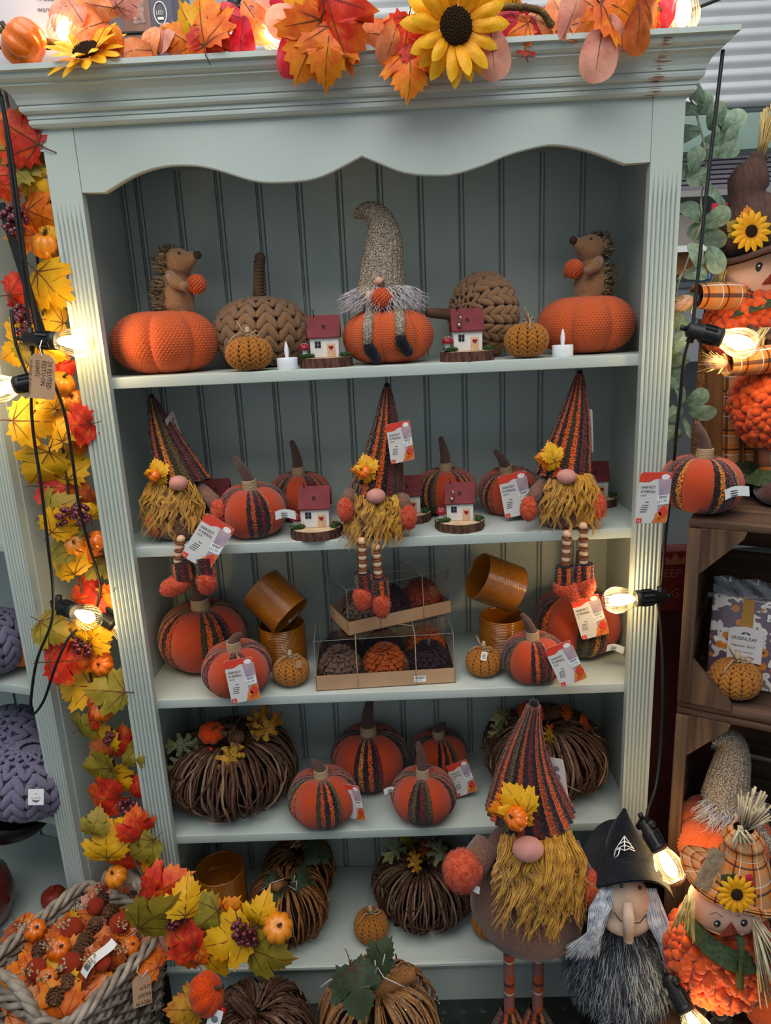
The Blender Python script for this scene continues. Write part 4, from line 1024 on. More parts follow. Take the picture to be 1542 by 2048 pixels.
# ================================================================== SHELF 2: striped pumpkins and houses
a, ra = striped('striped felt pumpkin with large card and white label, beside the left gnome', 507, 1025, 141, .085, S2, .42-PI/2, 0, 0, (.12, 0))
part('fabric_label', SLIP_ME, None, a, tuple((np.array(atY(551, 1022, .02))-np.array(a.location))/ra), (0, 0, 0), 1/ra)
b, rb_ = striped('striped felt pumpkin at the back behind the left toy house', 600, 990, 127, .20, S2, .05-PI/2+PI/4, 1, .3)
c, rc_ = striped('striped felt pumpkin behind the middle right toy house', 892, 985, 125, .19, S2, .75-PI/2, 1, .1)
d, rd_ = striped('striped felt pumpkin leaning with harvest card, beside the right gnome', 1022, 982, 122, .185, S2, .4-PI/2, 0, .5, (.2, -.15))
hang_tag(d, 1, tuple(atY(1023, 945, .095)), (.0, -.17, 0), TAG_ME, .92)
house('toy house with cut log base between two striped pumpkins, second shelf left', 632, .062, S2, .0, 1.05)
house('toy house in front of a striped pumpkin, second shelf right of middle', 919, .072, S2, -.02, .98, True)
house('toy house mostly hidden behind the left gnome, only roof showing', 437, .20, S2, .05, 1.0)
house('toy house half hidden behind the middle gnome', 815, .15, S2, .0, 1.0)
house('toy house mostly hidden behind the right gnome', 1187, .215, S2, .0, 1.0)

# ================================================================== SHELF 3
a3, r3a = striped('large dark striped pumpkin at the left end of the third shelf', 407, 1282, 176, .183, S3, .62-PI/2, 1, .2, (.05, .03))
b3, r3b = striped('striped pumpkin with harvest card hanging over the left shelf edge', 475, 1335, 138, .052, S3, .0-PI/2+.35, 2, .0, (.12, 0))
hang_tag(b3, 1, tuple(atY(475, 1316, -.030)), (-.06, -.10, .1), TAG_ME, .93)
c3, r3c = striped('striped pumpkin with tilted harvest card, right on the third shelf', 1068, 1305, 128, .056, S3, .15-PI/2, 0, .35, (.05, -.05))
hang_tag(c3, 1, tuple(atY(1113, 1288, -.022)), (-.04, -.42, -.15), TAG_ME, .88)
d3, r3d = striped('large striped pumpkin under the right gnome boots, third shelf', 1150, 1252, 172, .185, S3, .15-PI/2, 1, .4, (.04, .06))
hang_tag(d3, 1, tuple(atY(1168, 1192, .072)), (-.04, -.28, -.1), TAG_ME2, .93)
part('fabric_label', SLIP_ME, None, d3, tuple((np.array(atY(1210, 1290, .07))-np.array(d3.location))/r3d), (0, .1, 0), .9/r3d)
m1 = mustard('small mustard pumpkin with kraft tag beside the clear boxes, third shelf', 582, 1340, 74, .070, S3, .2)
m2 = mustard('small mustard pumpkin with white tag right of the clear boxes, third shelf', 967, 1315, 73, .080, S3, -.4)
kt = MB(); kt.prism(rrect(.30, .42, .04), -.005, .005); KT = kt.mesh('swing_tag'); KT.materials.append(KRAFT)
part('swing_tag', KT, None, m1, (.42, -.95, .75), (0, .15, .0)); kt = MB(); kt.prism(rrect(.34, .5, .03), -.006, .006)
for k in range(4): kt.box((0, -.009, .12-.08*k), (.2, .004, .03), 1)
KT2 = kt.mesh('swing_tag'); KT2.materials.append(WHITE); KT2.materials.append(INK)
part('swing_tag', KT2, None, m2, (.28, -.85, .75), (-.2, .2, .4))
# ---------- amber ribbed pots
AMBER = mat('amber_glaze', '#97560e', '#a96414', vs=20, rough=.14, spec=.6, coat=.5)
def pot_mesh():
    prof = [(0, .004), (.047, .004), (.047, 0), (.0505, .001)]
    for k in range(97): prof.append((.0530+.0009*math.cos(k*PI/2), .003+k*.00098))
    prof += [(.0535, .0985), (.0525, .1), (.0508, .0992), (.0500, .096), (.0495, .05), (.0490, .010), (0, .009)]
    mb = MB(); mb.lathe(prof, 48); return mb.mesh('ribbed_pot')
POT_ME = pot_mesh(); POT_ME.materials.append(AMBER)
def pot(label, M=None, loc=None, rot=(0,0,0), sc=1.0):
    o = part('ribbed_pot', POT_ME, None, None, loc or (0, 0, 0), rot, sc); tag(o, label, 'plant pot', 'amber ribbed pots')
    if M is not None: o.matrix_world = M
    return o
pot('amber ribbed pot standing upright behind the left mustard pumpkin', None, (xat(566, .17, S3+.05), .17, S3), (0, 0, 0), .97)
q = atY(551, 1203, .150); 
def tilted(c, axis, sc):
    z = Vector(axis).normalized(); Q = z.to_track_quat('Z', 'Y').to_matrix().to_4x4(); return Matrix.Translation(Vector(c)) @ Q @ Matrix.Scale(sc, 4) @ Matrix.Translation((0, 0, -.05))
pot('amber ribbed pot tipped into the left upright pot', tilted(q, (.72, -.36, -.62), .97))
pot('amber ribbed pot standing upright behind the right striped pumpkin', None, (xat(1005, .17, S3+.05), .175, S3), (0, 0, .4), .95)
q = atY(993, 1165, .150)
pot('amber ribbed pot tipped with open mouth to the left, on the right pot', tilted(q, (-.82, -.18, .42), .97))
# ---------- clear gift boxes with felt petal pumpkins
def petal_mesh():
    mb = MB(); rn = random.Random(5)
    for row in range(8):
        ph = -.95+row*.29; c = math.cos(ph); n = 20
        for k in range(n):
            a = 2*PI*(k+.5*(row % 2))/n+rn.uniform(-.05, .05); R = np.array(Matrix.Rotation(a, 4, 'Z') @ Matrix.Translation((.86*c, 0, math.sin(ph)*.66)) @ Matrix.Rotation(-ph*.8-.60+rn.uniform(-.25, .25), 4, 'Y'))
            mb.box((.05, 0, -.03), (.028, .19*c+.05, .30), 0, (0, 0, rn.uniform(-.35, .35)), M=R)
    for k in range(44):
        a = 2*PI*k/44+rn.uniform(-.1, .1); t = rn.uniform(.2, 1.15); R = np.array(Matrix.Rotation(a, 4, 'Z') @ Matrix.Translation((.30*t, 0, .62)) @ Matrix.Rotation(.35+.95*t, 4, 'Y')); mb.box((0, 0, .14), (.028, .13, .36), 0, M=R)
    mb.ell((0, 0, 0), (.82, .82, .62), 0, 16, 10); return mb
PC = {'taupe': ('#6d5448', '#86695a'), 'orange': ('#b8501c', '#cc6630'), 'plum': ('#33222a', '#46323a'), 'rust': ('#a23a22', '#bb4e34')}
PM = {}
for k, (c1, c2) in PC.items(): PM[k] = petal_mesh().mesh('petal_tabs'); PM[k].materials.append(mat('felt_'+k, c1, c2, vs=50, rough=.95, bump=.6, bs=350, spec=.08))
_ps = MB(); _ps.tube([(0, 0, .5), (.03, 0, .8), (.06, 0, .98)], [.10, .08, .07], 6); PS_ME = _ps.mesh('stem'); PS_ME.materials.append(FELT_STEM)
def petal_pumpkin(label, p, r, col, rot=0):
    t = thing('petal_pumpkin', label, 'pumpkin', p, rot, 'felt petal pumpkins in clear boxes', r); part('petal_tabs', PM[col], None, t, kind='stuff'); part('stem', PS_ME, None, t)
def gift_box(label, corner, ux, wx, dy, th_, hl, sticker=None):
    "corner: front left bottom; ux: unit direction of the long front side"
    u = Vector(ux).normalized(); v = Vector((-u.y, u.x, 0)); c = Vector(corner); ang = math.atan2(u.y, u.x)
    r = thing('gift_box', label, 'box', corner, ang, 'clear topped gift boxes')
    t_ = MB(); t_.box((wx/2, dy/2, .001), (wx, dy, .002)); part('tray_base', t_, KRAFT, r)
    for (cx, cy, sx, sy) in ((wx/2, .0008, wx, .0016), (wx/2, dy-.0008, wx, .0016), (.0008, dy/2, .0016, dy), (wx-.0008, dy/2, .0016, dy)):
        t_ = MB(); t_.box((cx, cy, th_/2), (sx, sy, th_)); part('tray_wall', t_, KRAFT, r)
    lid = MB(); e = .0022
    x0, x1, y0, y1, z0_, z1_ = e, wx-e, e, dy-e, .004, hl
    V = [(x0, y0, z0_), (x1, y0, z0_), (x1, y1, z0_), (x0, y1, z0_), (x0, y0, z1_), (x1, y0, z1_), (x1, y1, z1_), (x0, y1, z1_)]
    lid.add(V, [(4, 5, 6, 7), (0, 1, 5, 4), (1, 2, 6, 5), (2, 3, 7, 6), (3, 0, 4, 7)], 0, False); part('clear_lid', lid, CLEAR, r)
    ed = MB()
    for a_, b_ in ((4, 5), (5, 6), (6, 7), (7, 4), (0, 4), (1, 5), (2, 6), (3, 7)): ed.tube([V[a_], V[b_]], .0006, 4)
    part('lid_edges', ed, mat('clear_edge', '#aab0b2', rough=.15, alpha=.45), r)
    tw = MB()
    for fx in (.3, .72): tw.tube([(wx*fx, -.001, 0), (wx*fx, -.001, th_), (wx*fx, .0015, hl), (wx*fx, dy/2, hl+.001), (wx*fx, dy, hl)], .0009, 4)
    tw.tube([(wx*.3, dy*.3, hl+.001), (wx*.5, dy*.4, hl+.006), (wx*.72, dy*.3, hl+.001)], .0009, 4); part('string', tw, TWINE, r)
    if sticker:
        s = MB(); s.box((wx*.745, -.0008, th_*.42), (.025, .0006, .014)); text_mb(s, sticker, .0072, TR((wx*.745-.0115, -.0013, th_*.42-.0055)), 1, 1, .8)
        for k in range(2): s.box((wx*.745, -.0012, th_*.42+.0045-.0026*k), (.02, .0003, .0012), 1)
        part('price_sticker', s, [WHITE, INK], r)
    return r, u, v
c0 = atZ(633, 1383, S3); c1_ = atZ(911, 1366, S3); wx = float(np.hypot(*(c1_-c0)[:2])); c0[1] = max(c0[1], .025)
GB, u, v = gift_box('lower clear gift box with price sticker and six felt pumpkins', (c0[0], c0[1], S3+.0005), (c1_[0]-c0[0], max(c1_[1], .02)-c0[1], 0), wx, .165, .034, .112, '£13.99')
for i, (col, col2) in enumerate((('taupe', 'plum'), ('orange', 'plum'), ('plum', 'orange'))):
    for j, cc in enumerate((col, col2)):
        P = Vector((c0[0], c0[1], S3+.005))+u*(.0505+i*(wx-.101)/2)+v*(.048+j*.075); r_ = .0455
        petal_pumpkin('%s felt petal pumpkin in the %s row of the lower box, %s' % (cc, ('front', 'back')[j], ('left', 'middle', 'right')[i]), (P.x, P.y, P.z+r_*.68), r_, cc, .4*i+j)
zt = S3+.114
k0, k1, k2 = atZ(697, 1272, zt), atZ(903, 1226, zt), atZ(641, 1240, zt)
u2 = Vector(k1-k0); w2 = u2.length; 
GB2, u, v = gift_box('upper clear gift box stacked askew with three felt pumpkins', tuple(k0), tuple(u2), w2, .115, .030, .10)
for i, cc in enumerate(('taupe', 'plum', 'rust')):
    P = Vector(k0)+u*(.045+i*(w2-.09)/2)+v*.057; petal_pumpkin('%s felt petal pumpkin in the upper clear box' % cc, (P.x, P.y, P.z+.004+.043*.68), .043, cc, i)

# ================================================================== SHELF 4
t1, q1 = twigpump('dark twig pumpkin with leaves, cone and velvet pumpkin, left on fourth shelf', 470, 1562, 250, .150, S4, 0, .2, True, .86)
def dress(root, r, Yoff, spec):
    for s in spec:
        kind = s[0]; p_ = Vector(atY(s[1], s[2], s[3]))
        M = root.matrix_world if False else (Matrix.LocRotScale(root.location, root.rotation_euler, root.scale))
        l_ = M.inverted() @ p_; zs = root.scale[2]/root.scale[0]
        if kind in ('maple', 'oak', 'round'):
            o = put_leaf(root, kind, s[4], l_, s[5]/r, s[6], -abs(s[7])-.15, s[8] if len(s) > 8 else 0, s[9] if len(s) > 9 else 0)
        elif kind == 'velvet': part('velvet_pumpkin', VELV_ME, None, root, l_, s[4], s[5]/r)
        elif kind == 'mini': part('mini_pumpkin', MINI_ME, None, root, l_, s[4], s[5]/r)
        elif kind == 'cone': part('pine_cone', CONE_ME, None, root, l_, s[4], s[5]/r)
        elif kind == 'berry':
            mb = MB(); mb.ell((0, 0, 0), s[4]/r, 0, 10, 8); part('red_berry', mb, mat('red_berry', '#b01c14', rough=.3), root, l_)
dress(t1, q1, 0, [('velvet', 423, 1465, .105, (.5, .3, 0), .030), ('cone', 472, 1475, .10, (1.0, .3, .2), .042), ('oak', 462, 1512, .060, 'g', .088, PI-.5, .5, 0, 1), ('oak', 530, 1460, .11, 'g', .088, -1.1, .1, 0, 2), ('oak', 515, 1440, .15, 'g', .075, -.8, -.3, 0, 0),
    ('oak', 368, 1490, .10, 's', .085, 1.5, .2, 0, 0), ('oak', 365, 1525, .09, 's', .08, 2.2, .3, 0, 1), ('oak', 415, 1518, .075, 's', .05, 1.4, .7, 0, 0), ('berry', 422, 1498, .075, .005)])
t2, q2 = twigpump('dark twig pumpkin behind the tall gnome hat, right on fourth shelf', 1088, 1540, 246, .165, S4, 1, 1.0, False, .80)
dress(t2, q2, 0, [('velvet', 1063, 1425, .165, (.3, .2, 0), .034), ('cone', 1105, 1425, .15, (1.1, .4, 0), .040), ('oak', 1010, 1432, .14, 's', .085, 1.2, .1, 0, 0), ('oak', 1000, 1455, .13, 's', .07, 1.9, .2, 0, 1), ('maple', 1140, 1425, .14, 'b', .05, -.6, .3, 0, 1), ('maple', 1175, 1440, .15, 'b', .055, -1.4, .2, 0, 2), ('maple', 1190, 1468, .16, 'g', .05, -2.2, .2, 0, 1),
    ('oak', 1100, 1470, .09, 'g', .06, -1.3, .5, 0, 0), ('oak', 1097, 1510, .06, 'g', .06, PI+.2, .5, 0, 1), ('berry', 1102, 1452, .12, .006)])
p4 = []
for lab, px, py, w_, Y, rot, stm, srot in (('striped pumpkin with tallest stem, back middle of the fourth shelf', 740, 1525, 154, .195, .0-PI/2, 1, 2.6), ('striped pumpkin at the back right, partly behind others on fourth shelf', 878, 1507, 116, .22, .3-PI/2, 2, .3),
        ('striped pumpkin front left on the fourth shelf with harvest card at side', 645, 1585, 141, .062, .3-PI/2, 2, 2.8), ('striped pumpkin front right on the fourth shelf with upright stem', 847, 1590, 132, .062, -.15-PI/2, 1, -.5)):
    p4.append(striped(lab, px, py, w_, Y, S4, rot, stm, srot))
hang_tag(p4[2][0], 1, tuple(atY(697, 1568, .03)), (.0, -.16, -.5), TAG_ME, .85)
hang_tag(p4[1][0], 1, tuple(atY(912, 1524, .12)), (-.15, -.28, .1), TAG_ME, .82)
part('fabric_label', SLIP_ME, None, p4[3][0], tuple((np.array(atY(768, 1585, .05))-np.array(p4[3][0].location))/p4[3][1]), (0, -.15, 0), .8/p4[3][1])

# ================================================================== SHELF 5 (bottom)
pot('amber ribbed pot, lower one of the stacked pair on the bottom shelf', None, (xat(440, .10, S5+.05), .115, S5), (0, 0, 0), 1.08)
pot('amber ribbed pot, upper one of the stacked pair on the bottom shelf', None, (xat(438, .10, S5+.15), .115, S5+.060), (.02, 0, .3), 1.08)
b5, q5 = twigpump('orange bark twig pumpkin at the back of the bottom shelf', 600, 1745, 146, .225, S5, 2, .3, False, .80)
b6, q6 = twigpump('open orange bark twig pumpkin with bent stem on bottom shelf', 580, 1850, 160, .09, S5, 2, 1.1, 'bark', .98)
b7, q7 = twigpump('dark twig pumpkin with oak leaves, middle of the bottom shelf', 848, 1775, 204, .150, S5, 0, .7, False, .84)
b8, q8 = twigpump('twig pumpkin behind the legs of the tall gnome', 1092, 1845, 130, .10, S5, 1, .7, False, .9)
WIRE = mat('white_wire', '#bfc2c4', rough=.4)
def fleaf(root, r, px, py, Y, size, ang, tilt, yaw=0, key='n', kind='oak'):
    M = Matrix.LocRotScale(root.location, root.rotation_euler, root.scale); put_leaf(root, kind, key, M.inverted() @ Vector(atY(px, py, Y)), size/r, ang, -abs(tilt)-.1, yaw, 0)
def wire_tie(root, r, pts):
    M = Matrix.LocRotScale(root.location, root.rotation_euler, root.scale).inverted()
    for poly in pts: mb = MB(); mb.tube([(M @ Vector(atY(*q)))[:] for q in poly], .0011/r, 4); part('wire_tie', mb, WIRE, root)
fleaf(b5, q5, 632, 1705, .18, .075, 2.2, .8, 0, 'n', 'maple'); wire_tie(b5, q5, [[(578, 1700, .17), (590, 1685, .17), (605, 1678, .18)], [(582, 1695, .17), (600, 1690, .17), (592, 1680, .18)]])
fleaf(b6, q6, 610, 1760, .08, .07, -.9, .6, 0, 'n', 'maple'); fleaf(b6, q6, 555, 1778, .05, .06, 2.0, .6, 0, 'n', 'maple'); fleaf(b6, q6, 545, 1762, .08, .05, 1.2, .6, 0, 'n', 'maple')
wire_tie(b6, q6, [[(520, 1782, .05), (545, 1765, .05), (570, 1757, .06)], [(578, 1772, .05), (592, 1780, .04), (594, 1762, .05), (580, 1765, .06)], [(585, 1770, .05), (590, 1750, .05)]])
dress(b7, q7, 0, [('oak', 795, 1695, .12, 's', .085, 1.9, .3, 0, 0), ('oak', 815, 1685, .14, 'v', .075, .8, 0, 0, 1), ('oak', 880, 1700, .10, 's', .095, PI+.3, .6, 0, 1), ('oak', 830, 1720, .09, 'g', .06, PI-.2, .5, 0, 0), ('oak', 850, 1700, .12, 'b', .05, -1, .3, 0, 2), ('berry', 848, 1688, .11, .005), ('berry', 868, 1683, .13, .005)])
mustard('small mustard pumpkin at the front edge of the bottom shelf', 743, 1866, 70, .062, S5, .3, 1.15)
mustard('small mustard pumpkin tucked behind the left leg of the tall gnome', 977, 1862, 68, .066, S5, 1.3, 1.1)

# ================================================================== STANDING GNOME
PLAIDM = {}
def plaid_mat(name, base, c1, c2, c3, s=1.0, kind='UV'):
    t = NT(name); sp = t.new('ShaderNodeSeparateXYZ'); t.l.new(t.co(kind, (s, s, s)), sp.inputs[0])
    def band(o, freq, w_, off=0): return t.math('LESS_THAN', t.math('ABSOLUTE', t.math('SUBTRACT', t.math('FRACT', t.math('MULTIPLY_ADD', o, freq, off)), .5)), w_)
    u, v = sp.outputs[0], sp.outputs[1] if kind == 'UV' else sp.outputs[2]
    col = t.mix(t.math('MULTIPLY', band(u, 1, .2), .55), lin(base), lin(c3)); col = t.mix(t.math('MULTIPLY', band(v, 1, .2), .55), col, lin(c3))
    col = t.mix(t.math('MULTIPLY', band(u, 1, .05, .5), .8), col, lin(c1)); col = t.mix(t.math('MULTIPLY', band(v, 1, .05, .5), .8), col, lin(c1))
    col = t.mix(t.math('MULTIPLY', band(u, 1, .022, .22), .8), col, lin(c2)); col = t.mix(t.math('MULTIPLY', band(v, 1, .022, .22), .8), col, lin(c2))
    t.set(Base_Color=col, Roughness=.9); t.b.inputs['Specular IOR Level'].default_value = .15; t.bump(t.noise(t.co('Object'), 600, 2), .3, .001); return t.m
PLAID = plaid_mat('plaid_orange', '#d87a34', '#2a2830', '#e8e0d4', '#c89a6a'); PLAIDL = plaid_mat('plaid_leg', '#b65428', '#332c3a', '#d8d0cc', '#7a6468')
gx, gy = .750, -.125; GS = thing('gnome_figure', 'tall standing gnome with long striped hat on the floor before the bookcase', 'gnome', (gx, gy, 0))
def Lg(px, py, Y): q = atY(px, py, Y); return (q[0]-gx, q[1]-gy, q[2])
b = MB(); b.lathe([(0, .325), (.060, .327), (.100, .345), (.118, .385), (.114, .43), (.098, .48), (.080, .52), (0, .54)], 36); part('body', b, FELT_B, GS)
n_ = Lg(1056, 1698, gy-.105); nz = MB(); nz.ell(n_, (.028, .022, .022), 0, 18, 12); part('nose', nz, FELT_NOSE, GS)
tp = Lg(1068, 1408, gy+.02); h = MB(); cone_hat(h, (0, .0, n_[2]+.004), tp, .084, bend=(-.012, 0, 0), ribs=34, amp=.03, p=1.2, rt=.16, low=.02, us=34, vs=.36, nu=136, nv=60); h.ell(tp, .010, 0, 10, 8); ht = part('hat', h, STRIPE, GS)
bd = beard_mesh(.086, n_[2]+.004, .175, 170, .0015, .72, 8); bd.ell((0, -.055, n_[2]-.055), (.07, .035, .05), 0, 14, 10); part('beard', bd, BEARD, GS, kind='stuff')
for s, sh, el, ha, mr in ((-1, (975, 1690), (948, 1728), (925, 1742), (.036, .031, .042)), (1, (1130, 1690), (1148, 1735), (1180, 1778), (.030, .028, .040))):
    a_, e_, h_ = Lg(*sh, gy-.02), Lg(*el, gy-.05), Lg(*ha, gy-.07); am = MB(); am.tube([a_, e_, tuple((np.array(e_)+np.array(h_))/2)], [.028, .029, .027], 12); A = part('arm', am, FELT_B, GS)
    mm = fuzzy(h_, mr, 900, .006); mm.ell(tuple(np.array(h_)*.7+np.array(e_)*.3+np.array((.018*s*-1, -.012, .0))), (.011, .012, .019), 0, 10, 8, (0, -.5*s, 0)); part('mitten', mm, FUZZ, A)
hat_decor(ht, Lg(1030, 1622, gy-.088), 1.75, 'y', .3)
for px0, px1, py1 in ((1018, 1016, 1985), (1077, 1078, 1980)):
    t_ = Lg(px0, 1840, gy); bo = (t_[0]-.002, 0, .085); lg = MB(); lg.grid(lambda u, v: (t_[0]+.0115*math.cos(2*PI*u), .0115*math.sin(2*PI*u), .35-.275*v), 16, 12, us=1, vs=3.4, flip=True); L = part('leg', lg, PLAIDL, GS)
    sk = MB(); sk.grid(lambda u, v: (bo[0]+(.014+.022*v)*(1+.05*math.cos(40*PI*u))*math.cos(2*PI*u), bo[1]-.008*v+(.014+.022*v)*math.sin(2*PI*u), .118-.045*v), 44, 8, us=14, vs=.06, flip=True); part('sock', sk, STRIPE, L)
    c_ = (bo[0], -.02, .043); br = (.036, .052, .042); bt = MB(); bt.ell(c_, br, 0, 20, 14); fuzz(bt, ell_surf(c_, br), 900, .006, .0011, 0, 11); part('boot', bt, FUZZ, L)
hang_tag(GS, 1, tuple(atY(1100, 1515, gy+.02)), (0, -.15, -.55), TAG_BACK, 1.05)
part('fabric_label', SLIP_ME, None, GS, Lg(920, 1778, gy-.09), (0, .1, 0), .9)

# ================================================================== WITCH
wx_, wy_ = .928, -.150; WI = thing('witch_figure', 'witch doll in black hat with grey fur body and long nose', 'doll', (wx_, wy_, 0))
def Lw(px, py, Y): q = atY(px, py, Y); return (q[0]-wx_, q[1]-wy_, q[2])
FURD = mat('grey_fur_dark', '#3a3f48', '#5d646f', vs=40, rough=.85, spec=.3); FURL = mat('grey_fur_light', '#858c98', '#b9bfca', vs=40, rough=.8, spec=.3); HAIRW = mat('witch_hair', '#a3a8b4', '#e2e4ea', vs=60, rough=.6, spec=.4)
WSKIN = mat('witch_skin', '#c2a790', '#cbb19b', vs=30, rough=.85)
bc, br = (0, 0, .278), (.094, .080, .098); b = MB(); b.ell(bc, br, 0, 24, 16); part('body', b, FURD, WI)
fm = MB(); rn = random.Random(6)
for mi, n in ((0, 1900), (1, 1700)):
    roots = []
    for k in range(n):
        p_, nn = ell_surf(bc, br)(rn)
        if p_[2] < .175 and rn.random() < .3: continue
        roots.append((p_, (nn[0], nn[1], nn[2]*.6-3), (nn[0]*.25, nn[1]*.25, -14)))
    locks(fm, roots, .050, .0009, .004, mi, 4, 20+mi)
part('fur', fm, [FURD, FURL], WI, kind='stuff')
fz = Lw(1256, 1818, wy_-.075); fc = (fz[0], -.055, fz[2]); b = MB(); b.ell(fc, (.048, .040, .054), 0, 24, 16); b.ell((fc[0], fc[1]-.015, fc[2]-.028), (.046, .032, .026), 0, 20, 12); FA = part('face', remesh(b, .004, 4), WSKIN, WI); FA.data.materials.append(WSKIN)
ns = MB(); n0, n1, n2 = Lw(1256, 1805, wy_-.095), Lw(1257, 1838, wy_-.112), Lw(1257, 1878, wy_-.118); ns.tube([n0, n1, n2], [.008, .0105, .0085], 12); ns.ell(n2, .0086, 0, 12, 8); part('nose', ns, WSKIN, FA)
for ex in (1243, 1280): part('eye', EYE_ME, None, FA, Lw(ex, 1772+ (4 if ex > 1260 else 0), wy_-.092), sc=1.15)
mo = MB(); mo.tube([Lw(1228, 1824, wy_-.098), Lw(1240, 1841, wy_-.104), Lw(1258, 1848, wy_-.104), Lw(1280, 1845, wy_-.104), Lw(1293, 1829, wy_-.098)], .0011, 5); part('mouth', mo, INK, FA)
hb_ = (Lw(1256, 1768, wy_-.03)[0], 0, Lw(1256, 1764, wy_-.105)[2]-.020)
br_ = MB()
def brim(u, v):
    a = 2*PI*u; r = .030+.058*v; ca, sa = math.cos(a), math.sin(a); droop = v*v*(-.112*max(0, ca)**2.2-.066*max(0, -ca)**2.2)
    return (hb_[0]+r*ca, -.02+r*.92*sa, hb_[2]+.020+droop)
br_.grid(brim, 48, 8); br_.grid(lambda u, v: tuple(np.array(brim(u, v))-np.array((0, 0, .004))), 48, 8, flip=True); BR = part('hat_brim', br_, BLACKF, WI)
tp = Lw(1249, 1622, wy_+.01); h = MB(); cone_hat(h, (hb_[0], -.018, hb_[2]+.018), tp, .040, bend=(-.004, 0, 0), ribs=1, amp=0, p=.95, rt=.10, nu=32, nv=24); h.ell(tp, .0052, 0, 8, 6); HT = part('hat_cone', h, BLACKF, WI)
web = MB(); cx_ = 1249
def onhat(px, py):
    for Y in np.linspace(wy_-.12, wy_+.05, 120):
        q = atY(px, py, Y); B_, T_ = Vector((hb_[0], -.018, hb_[2]+.018)), Vector(tp); l = Vector((q[0]-wx_, q[1]-wy_, q[2])); t = max(0, min(1, (l-B_).dot(T_-B_)/(T_-B_).length_squared))
        if (l-B_.lerp(T_, t)).length < .040*((1-t)**.95*.9+.10)+.0012: return l[:]
    return Lw(px, py, wy_-.04)
for poly in ([(1249, 1672), (1249, 1702)], [(1249, 1672), (1230, 1700)], [(1249, 1672), (1266, 1696)], [(1231, 1699), (1249, 1690), (1268, 1697)], [(1236, 1690), (1249, 1682), (1262, 1688)], [(1229, 1702), (1240, 1697), (1249, 1701), (1258, 1697), (1270, 1702)], [(1231, 1700), (1227, 1718)], [(1240, 1698), (1236, 1710), (1228, 1718)]): web.tube([onhat(*q) for q in poly], .0010, 4)
part('web_embroidery', web, WHITE, HT)
hr = MB()
for s, pts in ((-1, [(1215, 1775), (1200, 1820), (1190, 1865), (1165, 1905)]), (1, [(1300, 1780), (1318, 1850), (1335, 1890), (1370, 1960)])):
    for k in range(260):
        o = [rn.uniform(-13, 13) for _ in range(2)]; P = []
        for j, q in enumerate(pts):
            sp_ = (1, 1.25, .8, 2.4)[j]; P.append(Lw(q[0]+o[0]*sp_+(rn.uniform(-7, 7) if j > 0 else 0), q[1]+rn.uniform(-4, 4)+(rn.uniform(-12, 14) if j == 3 else 0), wy_-.085-.012*rn.random()+.03*(j == 0)))
        hr.tube(P, [.0011, .0013, .0012, .0004], 3, cap=False)
part('hair', hr, HAIRW, WI, kind='stuff')
for s in (-1, 1):
    sl = MB()
    if s < 0: P = [Lw(1190, 1830, wy_-.03), Lw(1160, 1870, wy_-.045), Lw(1152, 1888, wy_-.05), Lw(1140, 1898, wy_-.055)]
    else: P = [Lw(1320, 1850, wy_-.02), Lw(1350, 1920, wy_-.03), Lw(1365, 1950, wy_-.035), Lw(1372, 1966, wy_-.04)]
    sl.tube(P, [.022, .020, .010, .003], 10); part('arm', sl, BLACKF, WI)
def stripeleg(x):
    t = NT('striped_stocking') if 'ss' not in MATS else None
    if t:
        sp = t.new('ShaderNodeSeparateXYZ'); t.l.new(t.co('Object'), sp.inputs[0]); k = t.math('GREATER_THAN', t.math('FRACT', t.math('MULTIPLY', t.math('ADD', sp.outputs[2], t.math('MULTIPLY', sp.outputs[0], .18)), 105.0)), .5)
        t.set(Base_Color=t.mix(k, lin('#1a1c2a'), lin('#b9bccb')), Roughness=.9); MATS['ss'] = t.m
    lg = MB(); lg.tube([(x, 0, .19), (x-.004, -.002, .10), (x-.008, -.004, .035)], .0155, 14); L = part('leg', lg, MATS['ss'], WI)
    bo = MB(); bo.ell((x-.008, -.025, .020), (.022, .045, .020), 0, 16, 10); bo.ell((x-.008, -.003, .035), (.018, .018, .02), 0, 12, 8); part('boot', bo, BLACKF, L)
stripeleg(-.018); stripeleg(.040)

# ================================================================== WOVEN BASKET
WILLOW = mat('grey_willow', '#85776a', '#b3a696', vs=35, rough=.75, bump=.4, bs=200, spec=.3); WILLOWD = mat('dark_willow', '#4a3f38', '#6c5d52', vs=35, rough=.8, bump=.4, bs=200)
bR, bT, bL, bB = [np.array(q) for q in ((.012, -.075, .30), (-.222, .048, .30), (-.385, -.155, .30), (-.172, -.285, .30))]
bcn = (bR+bT+bL+bB)/4; bcn[2] = 0; ang = math.atan2(bT[1]-bR[1], bT[0]-bR[0])-PI
BK = thing('wicker_basket', 'grey wicker basket with twisted handles holding autumn picks', 'basket', tuple(bcn), ang)
HWB = .137
def ringpt(t, hw, r=.035):
    "point on rounded square, t in 0..4"
    i = int(t) % 4; f = t-int(t); c = [(hw, -hw), (hw, hw), (-hw, hw), (-hw, -hw)]; a, b = np.array(c[i]), np.array(c[(i+1) % 4]); p = a+(b-a)*f
    m = max(abs(p[0]), abs(p[1])); q = np.sign(p)*np.maximum(np.abs(p)-(hw-r), 0)
    if np.all(np.abs(p) > hw-r): q = q/np.linalg.norm(q)*r; return np.sign(p)*(hw-r)+q
    return p
rod = {}
nr = 20
